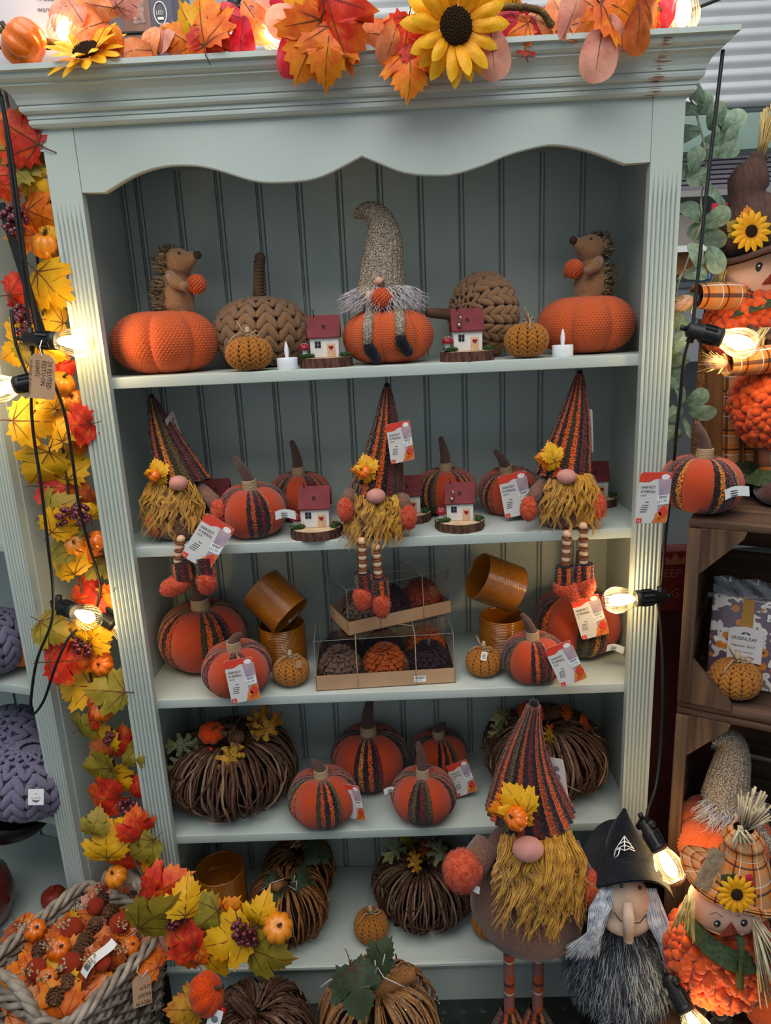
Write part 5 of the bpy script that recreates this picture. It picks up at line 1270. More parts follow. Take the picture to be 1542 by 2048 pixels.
for k in range(nr):
    z = .018+k*.0135; hw = .105+.030*k/nr; P = []
    for j in range(104):
        p_ = ringpt(j/26, hw); n_ = p_/np.linalg.norm(p_); w_ = .0050*math.sin(j*PI/2+PI*(k % 2)); P.append((p_[0]+n_[0]*w_, p_[1]+n_[1]*w_, z+.0015*math.sin(j*.7+k)))
    mb = MB(); mb.tube(P, .0062, 6, closed=True); part('willow_rod', mb, WILLOW if k % 5 else WILLOWD, BK)
for j in range(26):
    mb = MB(); P = []
    for z in (.0, .10, .20, .295): p_ = ringpt(j/6.5+.02, .105+.030*z/.27); P.append((p_[0], p_[1], z))
    mb.tube(P, .0050, 6); part('willow_stake', mb, WILLOWD, BK)
for s in range(3):
    P = []
    for j in range(160):
        p_ = ringpt(j/40, HWB); n_ = p_/np.linalg.norm(p_); a_ = j*.42+s*2.09; P.append((p_[0]+n_[0]*.009*math.cos(a_), p_[1]+n_[1]*.009*math.cos(a_), .296+.008*math.sin(a_)))
    mb = MB(); mb.tube(P, .0064, 6, closed=True); part('rim_braid', mb, WILLOW, BK)
for s in (-1, 1):
    for q in range(3):
        P = []
        for j in range(41):
            t = j/40; a_ = PI*t; x = .070*math.cos(a_); z = .285+.085*math.sin(a_)**.8; tw = t*22+q*2.09; P.append((x+.006*math.cos(tw), s*(HWB+.006+.006*math.sin(tw)), z+.004*math.sin(tw)))
        mb = MB(); mb.tube(P, .0072, 6); part('handle_strand', mb, WILLOW, BK)
mb = MB(); mb.bbox((0, 0, .015), (.20, .20, .012), .004); part('base', mb, WILLOWD, BK)
tg = MB(); tg.prism([(-.018, -.06), (.018, -.06), (.018, -.008), (.010, 0), (-.010, 0), (-.018, -.008)], -.0006, .0006)
for k, ln in enumerate(('MEDIUM', 'BASKET', '£24.99')): text_mb(tg, ln, .0105, TR((.016, -.0014, -.050+.0145*k), (0, PI, 0)) @ np.diag([1, -1, 1, 1]), 1, 1, .72)
tg.tube([(0, -.001, -.006), (-.008, -.002, .012), (-.004, -.001, .022)], .0009, 4, 2); tg.tube([(0, -.001, -.006), (.012, -.002, .008), (.016, -.001, -.004)], .0009, 4, 2)
hang_tag(BK, 1, tuple(atZ(281, 1930, .285)+np.array((0, -.03, 0))), (-.35, .08, .35), None) if 0 else None
tgo = part('swing_tag', tg, [KRAFT, INK, WHITE], BK)
bpy.context.view_layer.update()
tgo.matrix_basis = BK.matrix_world.inverted() @ (Matrix.Translation(Vector(atZ(282, 1932, .285)) + Vector((.008, -.022, 0))) @ Euler((-.25, .10, .45)).to_matrix().to_4x4())
# ---------- picks lying in the basket
SEED = mat('cream_seed', '#b7a27a', '#d8c8a4', vs=80, rough=.8)
_sp = MB(); rn2 = random.Random(8)
for k in range(14):
    a = rn2.random()*6.28; t = rn2.uniform(.25, .9); e = (t*.02*math.cos(a), t*.02*math.sin(a), .018+.03*rn2.random()); _sp.tube([(0, 0, 0), (e[0]*.5, e[1]*.5, e[2]*.7), e], .0006, 3, 0); _sp.ell(e, (.0022, .0022, .003), 0, 6, 5)
SPRIG = _sp.mesh('seed_sprig'); SPRIG.materials.append(SEED)
_gb = MB(); _gb.ell((0, 0, 0), (1, 1, .95), 0, 20, 14); GBALL = _gb.mesh('glitter_ball'); GBALL.materials.append(GLITTER)
picks = [((70, 1860), 'mini', 'orange mini pumpkin pick at the left rim of the basket', .021, 'p', 0), ((143, 1858), 'glit', 'red glitter fruit pick in the middle of the basket, largest', .021, 'o', 1), ((191, 1812), 'glit', 'red glitter fruit pick towards the back of the basket', .017, 'o', 0), ((239, 1846), 'glit', 'red glitter fruit pick at the right side of the basket', .019, 'p', 1), ((118, 1898), 'mini', 'smooth orange mini pumpkin pick in the basket centre', .022, 'y', 0),
    ((140, 1928), 'glit', 'red glitter fruit pick next to the white ribbon in the basket', .020, 'o', 0), ((72, 1938), 'glit', 'red glitter fruit pick at the front left of the basket', .018, 'o', 1), ((95, 1958), 'mini', 'orange mini pumpkin pick under pine cones at basket front', .019, 'y', 1), ((206, 1776), 'glit', 'red glitter fruit pick at the very back of the basket', .016, 'o', 0), ((262, 1892), 'mini', 'orange mini pumpkin pick near the right rim of the basket', .017, 'o', 0), ((205, 1925), 'glit', 'red glitter fruit pick beside the front handle of the basket', .015, 'o', 0)]
cn = [((80, 1899), (1.2, .3, 0)), ((222, 1823), (.9, -.2, 0)), ((109, 1958), (1.3, .2, 0)), ((134, 1966), (.7, .6, 0)), ((110, 1992), (1.0, 1.0, 0)), ((205, 1800), (1, 0, 0)), ((170, 1880), (1, 0, 0)), ((160, 1900), (1, .4, 0)), ((190, 1850), (.4, .4, 0)), ((280, 1868), (.8, .4, 0)), ((225, 1895), (.8, .9, 0))]
ri = random.Random(12)
for i, (pp, kd, lab, r, key, cone) in enumerate(picks):
    P = atZ(pp[0], pp[1], .308); t = thing('autumn_pick', lab, 'floral pick', tuple(P), 0, 'autumn picks in the basket')
    if kd == 'glit': part('glitter_ball', GBALL, None, t, sc=r*1.12)
    else: part('mini_pumpkin', MINI_ME, None, t, rot=(.4, .5, 0), sc=r*1.12)
    C_ = atZ(*cn[i][0], .300); part('pine_cone', CONE_ME, None, t, tuple(C_-P), cn[i][1], .038)
    for k in range(4):
        a = ri.random()*6.28; d_ = ri.uniform(.026, .055); ky = ri.choice(['p', 'o', 'o', 'k', 'y', 'b']); put_leaf(t, 'maple', ky, (d_*math.cos(a), d_*math.sin(a), ri.uniform(-.036, -.010)), ri.uniform(.06, .095), ri.uniform(-3, 3), -ri.uniform(.6, 1.4), ri.uniform(-.7, .7), k)
    part('seed_sprig', SPRIG, None, t, (ri.uniform(-.02, .02), -.01, .005), (ri.uniform(.2, .9), ri.uniform(-.9, .9), 0), .85)
    st = MB(); st.tube([(0, 0, -r), (.01, .01, -.08), (.02, .015, -.2)], .002, 5); part('pick_stem', st, STEMB, t)
rb2 = MB(); rb2.grid(lambda u, v: ((v-.5)*.022, (u-.5)*.075, .008*math.sin(u*5)), 10, 2)
for k in range(6): rb2.box(((k-2.5)*.0025, -.020, .0075+.0), (.0011, .014, .0008), 1)
rl = part('barcode_label', rb2, [WHITE, INK], None, tuple(atZ(196, 1915, .325)), (.5, .1, -.7)); tag(rl, 'white barcode label lying among the picks in the basket', 'label')

# ================================================================== FLOOR TWIG PUMPKINS
f1, qf1 = twigpump('dark twig pumpkin with velvet pumpkin on the floor beside the basket', 512, 2030, 234, -.175, .0, 1, .5, False, 1.2)
sm_ = MB()
for k in range(7):
    a = 2*PI*k/7; sm_.tube([(.09*math.cos(a), .09*math.sin(a), 1.0), (-.12+.09*math.cos(a+.3), .08*math.sin(a+.3), 1.35), (-.30+.08*math.cos(a+.6), .08*math.sin(a+.6), 1.62), (-.42+.07*math.cos(a+.9), .07*math.sin(a+.9), 1.80)], .038, 5)
part('stem', sm_, TWIG, f1)
dress(f1, qf1, 0, [('velvet', 413, 1988, -.235, (.5, .9, 0), .036), ('berry', 445, 2022, -.245, .007), ('maple', 372, 2020, -.22, 'g', .075, 1.2, .3, 0, 0), ('oak', 380, 2040, -.22, 's', .06, 2.0, .3, 0, 0)])
dt = MB(); dt.prism(rrect(.026, .046, .002), -.0005, .0005); dt.ell((0, -.0008, .005), (.007, .0004, .007), 1, 12, 4); dto = part('swing_tag', dt, [WHITE, mat('grey_print', '#777')], f1)
bpy.context.view_layer.update(); dto.matrix_basis = f1.matrix_world.inverted() @ (Matrix.Translation(Vector(atY(428, 2043, -.26))) @ Euler((-.3, .35, 0)).to_matrix().to_4x4())
f2, qf2 = twigpump('glittered twig pumpkin with green felt leaf on the floor', 758, 2035, 246, -.158, .0, 3, .2, False, 1.28)
BARK2 = MB(); BARK2.tube([(0, 0, 1.15), (.2, -.05, 1.4), (.48, -.1, 1.52), (.62, -.12, 1.55)], [.13, .11, .10, .10], 7); part('stem', BARK2, TWIG_O, f2)
fleaf(f2, qf2, 712, 1980, -.265, .092, PI+.15, .45, 0, 'n', 'maple'); fleaf(f2, qf2, 765, 1912, -.20, .06, -.8, .3, 0, 'n', 'maple')
wire_tie(f2, qf2, [[(745, 1950, -.24), (755, 1935, -.23), (768, 1955, -.24), (790, 1965, -.25), (810, 1975, -.25)], [(752, 1945, -.24), (750, 1920, -.23)], [(765, 1930, -.23), (770, 1908, -.22)], [(640, 1975, -.25), (660, 1960, -.25), (690, 1950, -.25)]])
kt3 = MB(); kt3.prism([(-.035, -.018), (.03, -.018), (.04, 0), (.03, .018), (-.035, .018)], -.0006, .0006); o = part('kraft_tag', kt3, KRAFT, f2); o.matrix_basis = f2.matrix_world.inverted() @ (Matrix.Translation(Vector(atY(795, 1912, -.18))) @ Euler((-.8, -.6, .2)).to_matrix().to_4x4())
gl = MB(); rg = random.Random(4)
for k in range(260):
    a = rg.uniform(PI*.9, PI*2.1); v = rg.uniform(.45, .9); ph = (v-.5)*PI; c = abs(math.cos(ph))**.68*1.035; gl.box((c*math.cos(a), c*math.sin(a), math.sin(ph)*.72+.72), (.013, .004, .013), k % 3, (rg.random()*3, rg.random()*3, rg.random()*3))
part('glitter', gl, [mat('glitter_silver', '#e8e8ea', rough=.15, metal=1), mat('glitter_gold', '#e0c080', rough=.15, metal=1), mat('glitter_teal', '#70b0a4', rough=.15, metal=1)], f2, kind='stuff')

# ================================================================== FESTOON LIGHTS
def bulb_meshes():
    sh = MB(); pr = [(.0105, 0), (.0125, .006), (.0170, .018), (.0222, .032), (.0248, .045), (.0243, .056), (.0200, .066), (.0120, .0735), (.0040, .0765), (0, .077)]
    def fn(u, v):
        k = v*(len(pr)-1); i = min(int(k), len(pr)-2); f = k-i; r = pr[i][0]*(1-f)+pr[i+1][0]*f; z = pr[i][1]*(1-f)+pr[i+1][1]*f; r *= 1+.035*math.cos(2*PI*u*22)*math.sin(PI*min(1, v*1.05)); a = 2*PI*u
        return (r*math.cos(a), r*math.sin(a), z)
    sh.grid(fn, 132, 22)
    gl = MB(); gl.lathe([(0, .012), (.0055, .016), (.0095, .028), (.0120, .042), (.0110, .053), (.006, .061), (0, .064)], 18)
    so = MB(); so.lathe([(0, -.046), (.008, -.046), (.0125, -.043), (.0125, -.024), (.0142, -.023), (.0142, .0), (.0158, .001), (.0158, .012), (.013, .013), (0, .013)], 20)
    for k in range(10):
        a = 2*PI*k/10; so.box((.0150*math.cos(a), .0150*math.sin(a), -.010), (.003, .0035, .02), 0, (0, 0, a))
    so.tube([(0, -.020, -.034), (0, .020, -.034)], .0062, 8); so.tube([(0, 0, -.046), (0, 0, -.056)], .0045, 8)
    a, b, c = sh.mesh('bulb_glass'), gl.mesh('bulb_glow'), so.mesh('socket'); a.materials.append(GLASS); b.materials.append(GLOW); c.materials.append(BLACKP); return a, b, c
BG_, BL_, BS_ = bulb_meshes()
def bulb(root, base, tip, power=.9):
    "base: where glass meets socket, tip: far end of glass (world)"
    M = Matrix(ALIGN(base, tip)); o = part('socket', BS_, None, root); o.matrix_basis = M
    g = part('bulb_glass', BG_, None, o); part('bulb_glow', BL_, None, o)
    l = bpy.data.lights.new('festoon_lamp', 'POINT'); l.energy = power; l.color = (1.0, .70, .34); l.shadow_soft_size = .02
    lo = bpy.data.objects.new('festoon_lamp', l); COL.objects.link(lo); lo.parent = o; lo.location = (0, 0, .045)
def cable(root, pts, r=.0028, mi=None):
    P = [Vector(atY(*q)) for q in pts]; out = []
    for i in range(len(P)-1):
        a, b, c, d = P[max(0, i-1)], P[i], P[i+1], P[min(len(P)-1, i+2)]
        for k in range(6):
            t = k/6; out.append(.5*((2*b)+(c-a)*t+(2*a-5*b+4*c-d)*t*t+(3*b-a-3*c+d)*t**3))
    out.append(P[-1]); mb = MB(); mb.tube([p[:] for p in out], r, 6); return part('cable', mb, CABLE, root)
FL = thing('festoon_lights', 'black cabled festoon lights with glowing bulbs hanging left of the bookcase', 'string lights')
bulb(FL, atY(100, 681, -.045), atY(178, 686, -.045), 1.5)
bulb(FL, atY(45, 768, -.05), atY(-35, 785, -.05), 1.3)
bulb(FL, atY(142, 1220, -.02), atY(198, 1244, -.055), 1.2)
bulb(FL, atY(220, 1243, .03), atY(268, 1275, .035), .8)
cable(FL, [(-5, 170, -.03), (8, 230, -.03), (20, 330, -.03), (32, 430, -.035), (45, 540, -.04), (57, 640, -.045), (66, 690, -.045), (62, 780, -.05), (66, 860, -.05), (82, 970, -.05), (96, 1090, -.05), (106, 1180, -.045), (103, 1245, -.045), (74, 1320, -.05), (62, 1400, -.05), (66, 1428, -.05), (88, 1400, -.05), (112, 1330, -.05), (135, 1280, -.04), (155, 1258, -.03)])
cable(FL, [(2, 190, -.03), (22, 300, -.03), (40, 440, -.035), (56, 560, -.04), (70, 645, -.045), (82, 700, -.05), (104, 755, -.05), (130, 830, -.045), (145, 920, -.04), (158, 1010, -.03), (178, 1090, -.02), (196, 1150, -.0), (200, 1185, .01), (192, 1220, .02)])
cable(FL, [(22, 620, -.035), (30, 680, -.05), (50, 740, -.05), (60, 765, -.05)])
st_ = MB(); st_.box((0, 0, 0), (.013, .004, .22)); part('strap', st_, CABLE, FL, tuple(atY(44, 540, -.02)), (0, -.16, 0))
tg = MB(); tg.prism([(-.0215, -.0385), (.0215, -.0385), (.0215, .030), (.012, .0385), (-.012, .0385), (-.0215, .030)], -.0006, .0006)
for k, (ln, sz) in enumerate((('20 FLUTED', .0118), ('FESTOON', .0112), ('LIGHTS', .0100), ('OUTDOOR OR INDOOR', .0062))): text_mb(tg, ln, sz, TR((.010-.0098*k, -.0013, .0275), (0, PI/2+.06, 0)), 1, 1, .86)
tg.tube([(.0, -.001, .032), (-.003, -.002, .05), (.0, 0, .062)], .0009, 4, 2)
part('swing_tag', tg, [KRAFT, INK, WHITE], FL, tuple(atY(84, 753, -.065)), (-.05, .14, .1), 1.0)
FR = thing('festoon_lights', 'black cabled festoon lights with glowing bulbs hanging right of the bookcase', 'string lights')
bulb(FR, atY(1428, 672, -.09), atY(1505, 692, -.10), 1.6)
bulb(FR, atY(1284, 1196, -.035), atY(1200, 1203, -.035), 1.8)
bulb(FR, atY(1312, 1686, -.20), atY(1349, 1752, -.23), 1.5)
bulb(FR, atY(1366, 2008, -.33), atY(1396, 2062, -.36), 1.4)
cable(FR, [(1446, 100, -.03), (1432, 220, -.04), (1418, 340, -.05), (1407, 440, -.06), (1397, 540, -.07), (1388, 625, -.08), (1384, 660, -.085), (1368, 720, -.08), (1360, 800, -.07), (1352, 870, -.06), (1345, 960, -.02), (1332, 1060, -.03), (1324, 1160, -.03), (1316, 1196, -.035), (1322, 1260, -.05), (1326, 1360, -.08), (1322, 1480, -.10), (1312, 1570, -.14), (1296, 1620, -.18), (1293, 1645, -.19)], .0030)
cable(FR, [(1300, 1660, -.195), (1286, 1690, -.14), (1296, 1760, -.05), (1335, 1850, -.06), (1376, 1930, -.2), (1380, 1980, -.31), (1358, 1995, -.33)])
FT = thing('festoon_lights', 'festoon lights threaded through the leaf garland on top of the bookcase', 'string lights')
for base, tip, pw in (((150, 22, .01), (118, 82, -.03), .7), ((500, 40, -.02), (552, 70, -.035), .8), ((862, -30, -.03), (848, 28, -.035), .6), ((1372, -38, -.03), (1366, 34, -.03), .8)):
    bulb(FT, atY(*base), atY(*tip), pw)
cable(FT, [(-10, 95, .0), (120, 95, .02), (210, 70, .0), (420, 60, .02), (510, 30, -.01), (680, 60, .01), (820, 40, .02), (900, 30, .02), (1100, 60, .02), (1240, 55, .02), (1380, 20, -.01), (1480, -20, .0)])

# ================================================================== GARLANDS
def along(root, pts, r, m, name='stem'):
    P = [Vector(atY(*q)) for q in pts]; out = []
    for i in range(len(P)-1):
        a, b, c, d = P[max(0, i-1)], P[i], P[i+1], P[min(len(P)-1, i+2)]
        for k in range(5):
            t = k/5; out.append(.5*((2*b)+(c-a)*t+(2*a-5*b+4*c-d)*t*t+(3*b-a-3*c+d)*t**3))
    out.append(P[-1]); mb = MB(); mb.tube([p[:] for p in out], r, 6); return part(name, mb, m, root)
GL = thing('leaf_garland', 'maple leaf garland with berries and mini pumpkins hanging left of the bookcase', 'garland')
along(GL, [(10, 180, .03), (40, 330, .03), (70, 480, .03), (85, 620, .03), (110, 780, .03), (130, 930, .03), (150, 1080, .03), (170, 1230, .03), (185, 1380, .03), (215, 1480, .03), (240, 1580, .03), (255, 1680, .0), (290, 1760, -.06), (340, 1820, -.12), (420, 1860, -.16), (520, 1885, -.17), (585, 1895, -.17)], .0025, STEMB)
leaves = [(35,262,'r',.115),(12,300,'v',.09),(50,322,'v',.09),(70,372,'y',.07),(8,372,'r',.065),(62,408,'r',.10),(82,432,'o',.085),(45,470,'o',.06),(100,462,'y',.07),(100,572,'y',.105),(52,588,'r',.085),(92,640,'y',.085),(35,655,'y',.07),(30,700,'y',.085),(62,706,'v',.08),(100,704,'y',.06),(118,728,'r',.06),(95,800,'y',.06),
 (65,842,'y',.10),(112,852,'y',.095),(150,850,'r',.085),(158,880,'o',.06),(80,935,'y',.105),(132,925,'y',.105),(112,975,'r',.09),(158,985,'b',.07),(105,1018,'v',.09),(122,1045,'y',.08),(182,1012,'y',.065),(122,1082,'v',.095),(180,1105,'r',.06),(128,1122,'y',.10),(172,1100,'o',.06),(192,1132,'v',.07),
 (168,1198,'r',.095),(214,1202,'o',.07),(102,1258,'v',.09),(150,1264,'y',.06),(190,1272,'y',.085),(132,1322,'r',.105),(195,1318,'o',.075),(150,1372,'y',.105),(215,1382,'v',.10),(180,1420,'r',.085),(168,1452,'v',.07),(202,1476,'y',.09),(248,1486,'r',.075),(202,1505,'b',.07),(196,1538,'v',.09),(258,1512,'v',.07),(205,1598,'r',.105),(238,1562,'y',.075),(272,1572,'r',.07),(190,1648,'v',.065),(242,1655,'y',.055),(272,1655,'r',.085),(212,1690,'y',.10),(262,1690,'c',.07),(245,1722,'r',.08),(284,1700,'v',.085),(292,1742,'y',.10),
 (328,1778,'r',.11,-.14),(300,1800,'r',.09,-.14),(310,1835,'v',.12,-.18),(372,1800,'y',.09,-.16),(360,1880,'r',.10,-.17),(372,1905,'o',.10,-.17),(412,1842,'v',.10,-.17),(455,1882,'y',.115,-.19),(440,1915,'y',.10,-.18),(455,1826,'o',.07,-.16),(520,1832,'y',.085,-.17),(535,1912,'v',.11,-.19),(545,1868,'v',.07,-.18),(490,1905,'r',.06,-.175)]
rl_ = random.Random(21)
for i, L in enumerate(leaves):
    px, py, key, sz = L[:4]; Y = L[4] if len(L) > 4 else (.025+rl_.uniform(-.035, .012) if py < 1640 else -.03+rl_.uniform(-.015, .01))
    put_leaf(GL, 'maple', key, atY(px, py, Y), sz*.92, rl_.uniform(-2.6, 2.6), rl_.uniform(-.5, .15), rl_.uniform(-.5, .5), i)
for px, py, Y in ((22, 418, -.0), (42, 426, -.005), (34, 612, .0), (48, 628, .0), (158, 1010, .0), (140, 1018, .0), (152, 1280, .01), (228, 1465, .01), (240, 1605, .0), (475, 1842, -.185), (486, 1862, -.185), (362, 1822, -.16), (355, 1840, -.165)):
    part('berry_cluster', BERRY_ME, None, GL, tuple(atY(px, py, Y)), (rl_.uniform(-.6, .6), rl_.uniform(-1, 1), 0), .8)
for px, py, Y, r, me in ((92, 492, .015, .027, MINIY_ME), (122, 768, .01, .026, MINIY_ME), (146, 800, .02, .022, MINIY_ME), (192, 1082, .01, .022, MINI_ME), (152, 1088, .02, .024, MINIY_ME), (206, 1420, .01, .025, MINI_ME), (205, 1330, .025, .024, MINI_ME), (232, 1752, -.03, .025, MINIY_ME), (556, 1856, -.185, .030, MINIY_ME)):
    part('mini_pumpkin', me, None, GL, tuple(atY(px, py, Y)), (rl_.uniform(.3, 1.2), rl_.uniform(-.8, .8), 0), r)
# ---------- sunflowers
CORE = mat('sunflower_core', '#33210f', '#6e4a18', vs=160, rough=.95, bump=1, bs=300, bd=.004)
SUNM = leaf_mat('sunflower_petal', '#e07f08', '#f2a80e', '#f6bf1c')
pet = MB(); pm_ = leaf_mesh('petal', PETAL, 'y', .25, .35, 0, (), 3); pm_.materials.clear(); pm_.materials.append(SUNM); pm_.materials.append(VEIN)
co_ = MB(); co_.ell((0, 0, 0), (1, 1, .35), 0, 20, 8)
for k in range(110):
    r = math.sqrt((k+.5)/110); a = k*2.39996; co_.ell((r*math.cos(a), r*math.sin(a), .35*math.sqrt(max(0, 1-r*r))+.03), (.05, .05, .12), 0, 5, 4)
CORE_ME = co_.mesh('flower_core'); CORE_ME.materials.append(CORE)
def sunflower(parent, p, R, normal, npet=15, seed=0):
    rn = random.Random(seed); q = Vector(normal).normalized().to_track_quat('Z', 'Y')
    c = part('flower_core', CORE_ME, None, parent, tuple(p), tuple(q.to_euler()), R*.30)
    for ring, (n, s, tl, z) in enumerate(((npet, 2.35, .12, -.15), (npet-2, 2.0, .42, .0))):
        for k in range(n):
            a = 2*PI*(k+.5*ring)/n+rn.uniform(-.1, .1); M = Matrix.Rotation(a, 4, 'Z') @ Matrix.Translation((0, .75, z)) @ Matrix.Rotation(tl+rn.uniform(-.15, .2), 4, 'X')
            o = part('petal', pm_, None, c); o.matrix_basis = M @ Matrix.Scale(s*rn.uniform(.88, 1.08), 4)
    return c
GT = thing('leaf_garland', 'autumn garland with sunflowers and pink leaves along the top of the bookcase', 'garland')
BRANCH = mat('moss_branch', '#4c3c20', '#75642e', vs=120, rough=.95, bump=1, bs=250, bd=.003)
along(GT, [(-20, 55, -.01), (60, 75, -.01), (160, 95, .0), (300, 105, -.02), (420, 62, -.02), (560, 45, -.02), (680, 38, -.04), (780, 46, -.045), (860, 38, -.05), (950, 22, -.05), (1020, 14, -.05), (1080, 22, -.05), (1122, 58, -.04), (1250, 50, -.03), (1320, 20, -.02)], .0052, BRANCH, 'branch')
part('mini_pumpkin', MINI_ME, None, GT, tuple(atY(48, 88, -.035)), (.2, -.9, 0), .038)
sunflower(GT, atY(172, 100, -.040), .072, (-.15, -.62, .75), 14, 1); sunflower(GT, atY(912, 52, -.085), .088, (.28, -1, -.10), 16, 2)
tl_ = [('round','o',232,88,.045,.2,-.04),('round','b',215,108,.055,1.4,-.05),('round','k',300,88,.05,.1,-.045),('round','p',325,82,.05,-.2,-.04),('round','b',345,88,.05,.6,-.035),('round','k',275,100,.06,1.6,-.05),('maple','o',402,45,.10,.2,-.05),('maple','y',388,62,.085,.6,-.045),('maple','r',420,88,.07,PI,-.05),('maple','o',360,75,.06,1,-.04),('round','o',435,42,.05,.6,-.04),('round','o',442,60,.045,-.6,-.05),
 ('round','c',462,28,.055,1.2,-.045),('round','c',482,68,.065,PI-.3,-.055),('round','k',505,30,.065,-2.6,-.055),('round','p',528,20,.06,-1.8,-.05),('round','p',535,55,.05,2.4,.0),('round','c',560,10,.07,-1.2,-.05),('round','p',590,45,.075,1.5,-.065),('round','c',586,92,.068,PI,-.075),('round','p',612,55,.055,2.6,-.075),('maple','o',622,90,.105,2.7,-.075),('maple','r',668,50,.115,PI+.25,-.085),('maple','o',655,95,.09,PI-.2,-.08),('maple','y',612,12,.09,.3,-.05),('maple','y',680,2,.08,-.5,-.05),('maple','o',640,30,.09,1.8,-.06),
 ('round','k',752,68,.07,1.4,-.065),('round','o',775,62,.06,-1.2,-.06),('round','k',788,70,.065,2.8,-.075),('maple','r',812,75,.075,2.9,-.075),('maple','o',820,130,.085,PI,-.08),('maple','r',848,98,.07,-2.4,-.075),('round','p',984,92,.078,PI+.1,-.075),('round','p',965,25,.06,1.0,-.05),('maple','c',1030,40,.095,.3,-.045),('maple','r',1055,55,.08,-1,-.04),('maple','o',1030,60,.06,2,-.05),('maple','y',1000,5,.07,1.2,-.04),('round','k',1095,55,.06,1.0,-.04),('round','k',1125,30,.085,.5,-.05),('round','k',1150,48,.085,-1.3,-.055),('round','p',1140,42,.07,-.4,-.06),('round','k',1190,15,.075,.9,-.05),('round','o',1195,30,.05,2.2,-.055),
 ('round','p',1200,88,.085,PI-.15,-.08),('round','p',1226,62,.065,PI+.2,-.085),('maple','o',1245,18,.10,-1.9,-.075),('round','b',1278,48,.068,PI,-.08),('round','b',1298,15,.07,PI+.6,-.06),('maple','y',1290,0,.06,-1,-.05),('round','c',1330,32,.05,.1,-.03),('maple','r',1318,48,.05,1,-.03),('maple','r',700,20,.08,-2,-.05),('round','p',150,20,.07,.6,-.02),('round','k',205,12,.07,1.5,-.02),('round','p',112,30,.06,-.6,-.01),('round','k',185,52,.07,2,-.02),('maple','p',250,-5,.055,-1,-.02)]
for i, (kd, key, px, py, sz, an, Y) in enumerate(tl_):
    put_leaf(GT, kd, key, atY(px, py, Y), sz, an, rl_.uniform(-.3, .25), rl_.uniform(-.5, .5), i)
# ---------- eucalyptus at the right
GE = thing('eucalyptus_garland', 'silvery green eucalyptus garland hanging beside the right stile', 'garland')
EST = mat('eucalyptus_stem', '#8c8a78', '#b4b0a0', vs=60, rough=.6)
for pts in ([(1378, 190, .10), (1402, 260, .10), (1412, 330, .10), (1402, 400, .10), (1404, 440, .09), (1390, 480, .09), (1368, 540, .09), (1355, 580, .09), (1352, 680, .08), (1358, 760, .07), (1355, 850, .06)], [(1412, 340, .10), (1426, 310, .09), (1440, 300, .09)], [(1384, 205, .10), (1395, 230, .10), (1398, 270, .10)], [(1355, 560, .09), (1372, 540, .09), (1395, 560, .08)]):
    along(GE, pts, .0016, EST)
ev = [(1398,190,.045,.5),(1410,208,.050,-.6),(1385,215,.045,1.2),(1428,238,.050,-.4),(1440,248,.045,.6),(1462,250,.055,-.5),(1455,240,.05,-1),(1378,262,.055,1.5),(1432,282,.05,1.8),(1440,265,.045,-.2),(1425,300,.05,1.2),(1455,300,.05,-1.2),(1460,280,.045,-.6),(1392,322,.05,-.3),(1372,342,.05,1.0),(1405,350,.05,1.8),(1420,370,.045,-2.0),(1392,425,.055,.6),(1425,440,.055,-1.2),(1405,450,.05,2.4),(1415,470,.055,-2.2),(1440,395,.05,.2),(1428,510,.055,-2.6),(1395,545,.05,1.0),(1362,650,.045,.8),(1350,690,.05,-.4),(1360,720,.045,1.5),(1352,740,.05,2.3),(1348,775,.045,1.2),(1365,790,.05,-.2),(1388,800,.05,-1.0),(1362,820,.05,2),(1395,825,.05,-1.8),(1352,870,.05,1.2),(1378,850,.045,-2.6),(1400,520,.05,.4),(1378,600,.05,2.0)]
for i, (px, py, sz, an) in enumerate(ev): put_leaf(GE, 'round', 'e', atY(px, py, .09-.03*(py > 500)+rl_.uniform(-.02, .02)), sz*.95, an, rl_.uniform(-.6, .3), rl_.uniform(-.8, .8), i)

# ================================================================== RETAIL BOX ON TOP
PKW = mat('pack_lilac_white', '#c9c6d2', '#d2cfd8', vs=6, rough=.5); PKD = mat('pack_dark_print', '#55586a', '#6a6672', vs=8, rough=.45); PKB = mat('pack_brown_print', '#6a4d46', '#8a6a5e', vs=14, rough=.45, st=(1, 1, .2)); PKL = mat('pack_wicker_print', '#b09a92', '#6a504a', vs=160, rough=.45)
e0 = atY(205, 60, .055); RB = thing('lamp_box', 'tall printed lamp carton standing on top of the bookcase', 'box', (e0[0], .055, 1.9485), 0)
bx = MB(); bx.bbox((-.17, .10, .20), (.34, .20, .40), .0012, 0, (0, 0, 0)); bxo = part('carton', bx, PKW, RB, rot=(0, 0, .18))
fx = MB(); fx.box((.0, 0, 0), (.12, .0012, .396), 0); 
RB2 = MB(); RB2.bbox((.06, .10, .20), (.118, .18, .40), .0012); r2 = part('front_panel', RB2, PKD, RB, rot=(0, 0, .06))
lf = MB(); lf.box((.058, .0090, .20), (.045, .0012, .39), 0); lf.box((.062, .0082, .22), (.020, .0012, .26), 1); part('lamp_picture', lf, [PKB, PKL], r2)
lg_ = MB()
lg_.tube([(.098+.0105*math.cos(2*PI*k/24), .0088, .105+.017*math.sin(2*PI*k/24)) for k in range(24)], .0011, 4, closed=True); text_mb(lg_, 'LED', .0085, TR((.0905, .0086, .103)), 0, 1, .9); lg_.box((.098, .0086, .097), (.010, .0006, .004)); part('round_mark', lg_, WHITE, r2)
tx = MB()
for k, (ln, x) in enumerate((('10', -.018), ('1it LED lamp post even', -.097), ('warm. The soft lights are', -.1), ('of a Victorian', -.072))): text_mb(tx, ln[1:] if k == 1 else ln, .0118, TR((x, -.0008, .147-.0165*k-(.010 if k else 0))), 0, 1, .95)
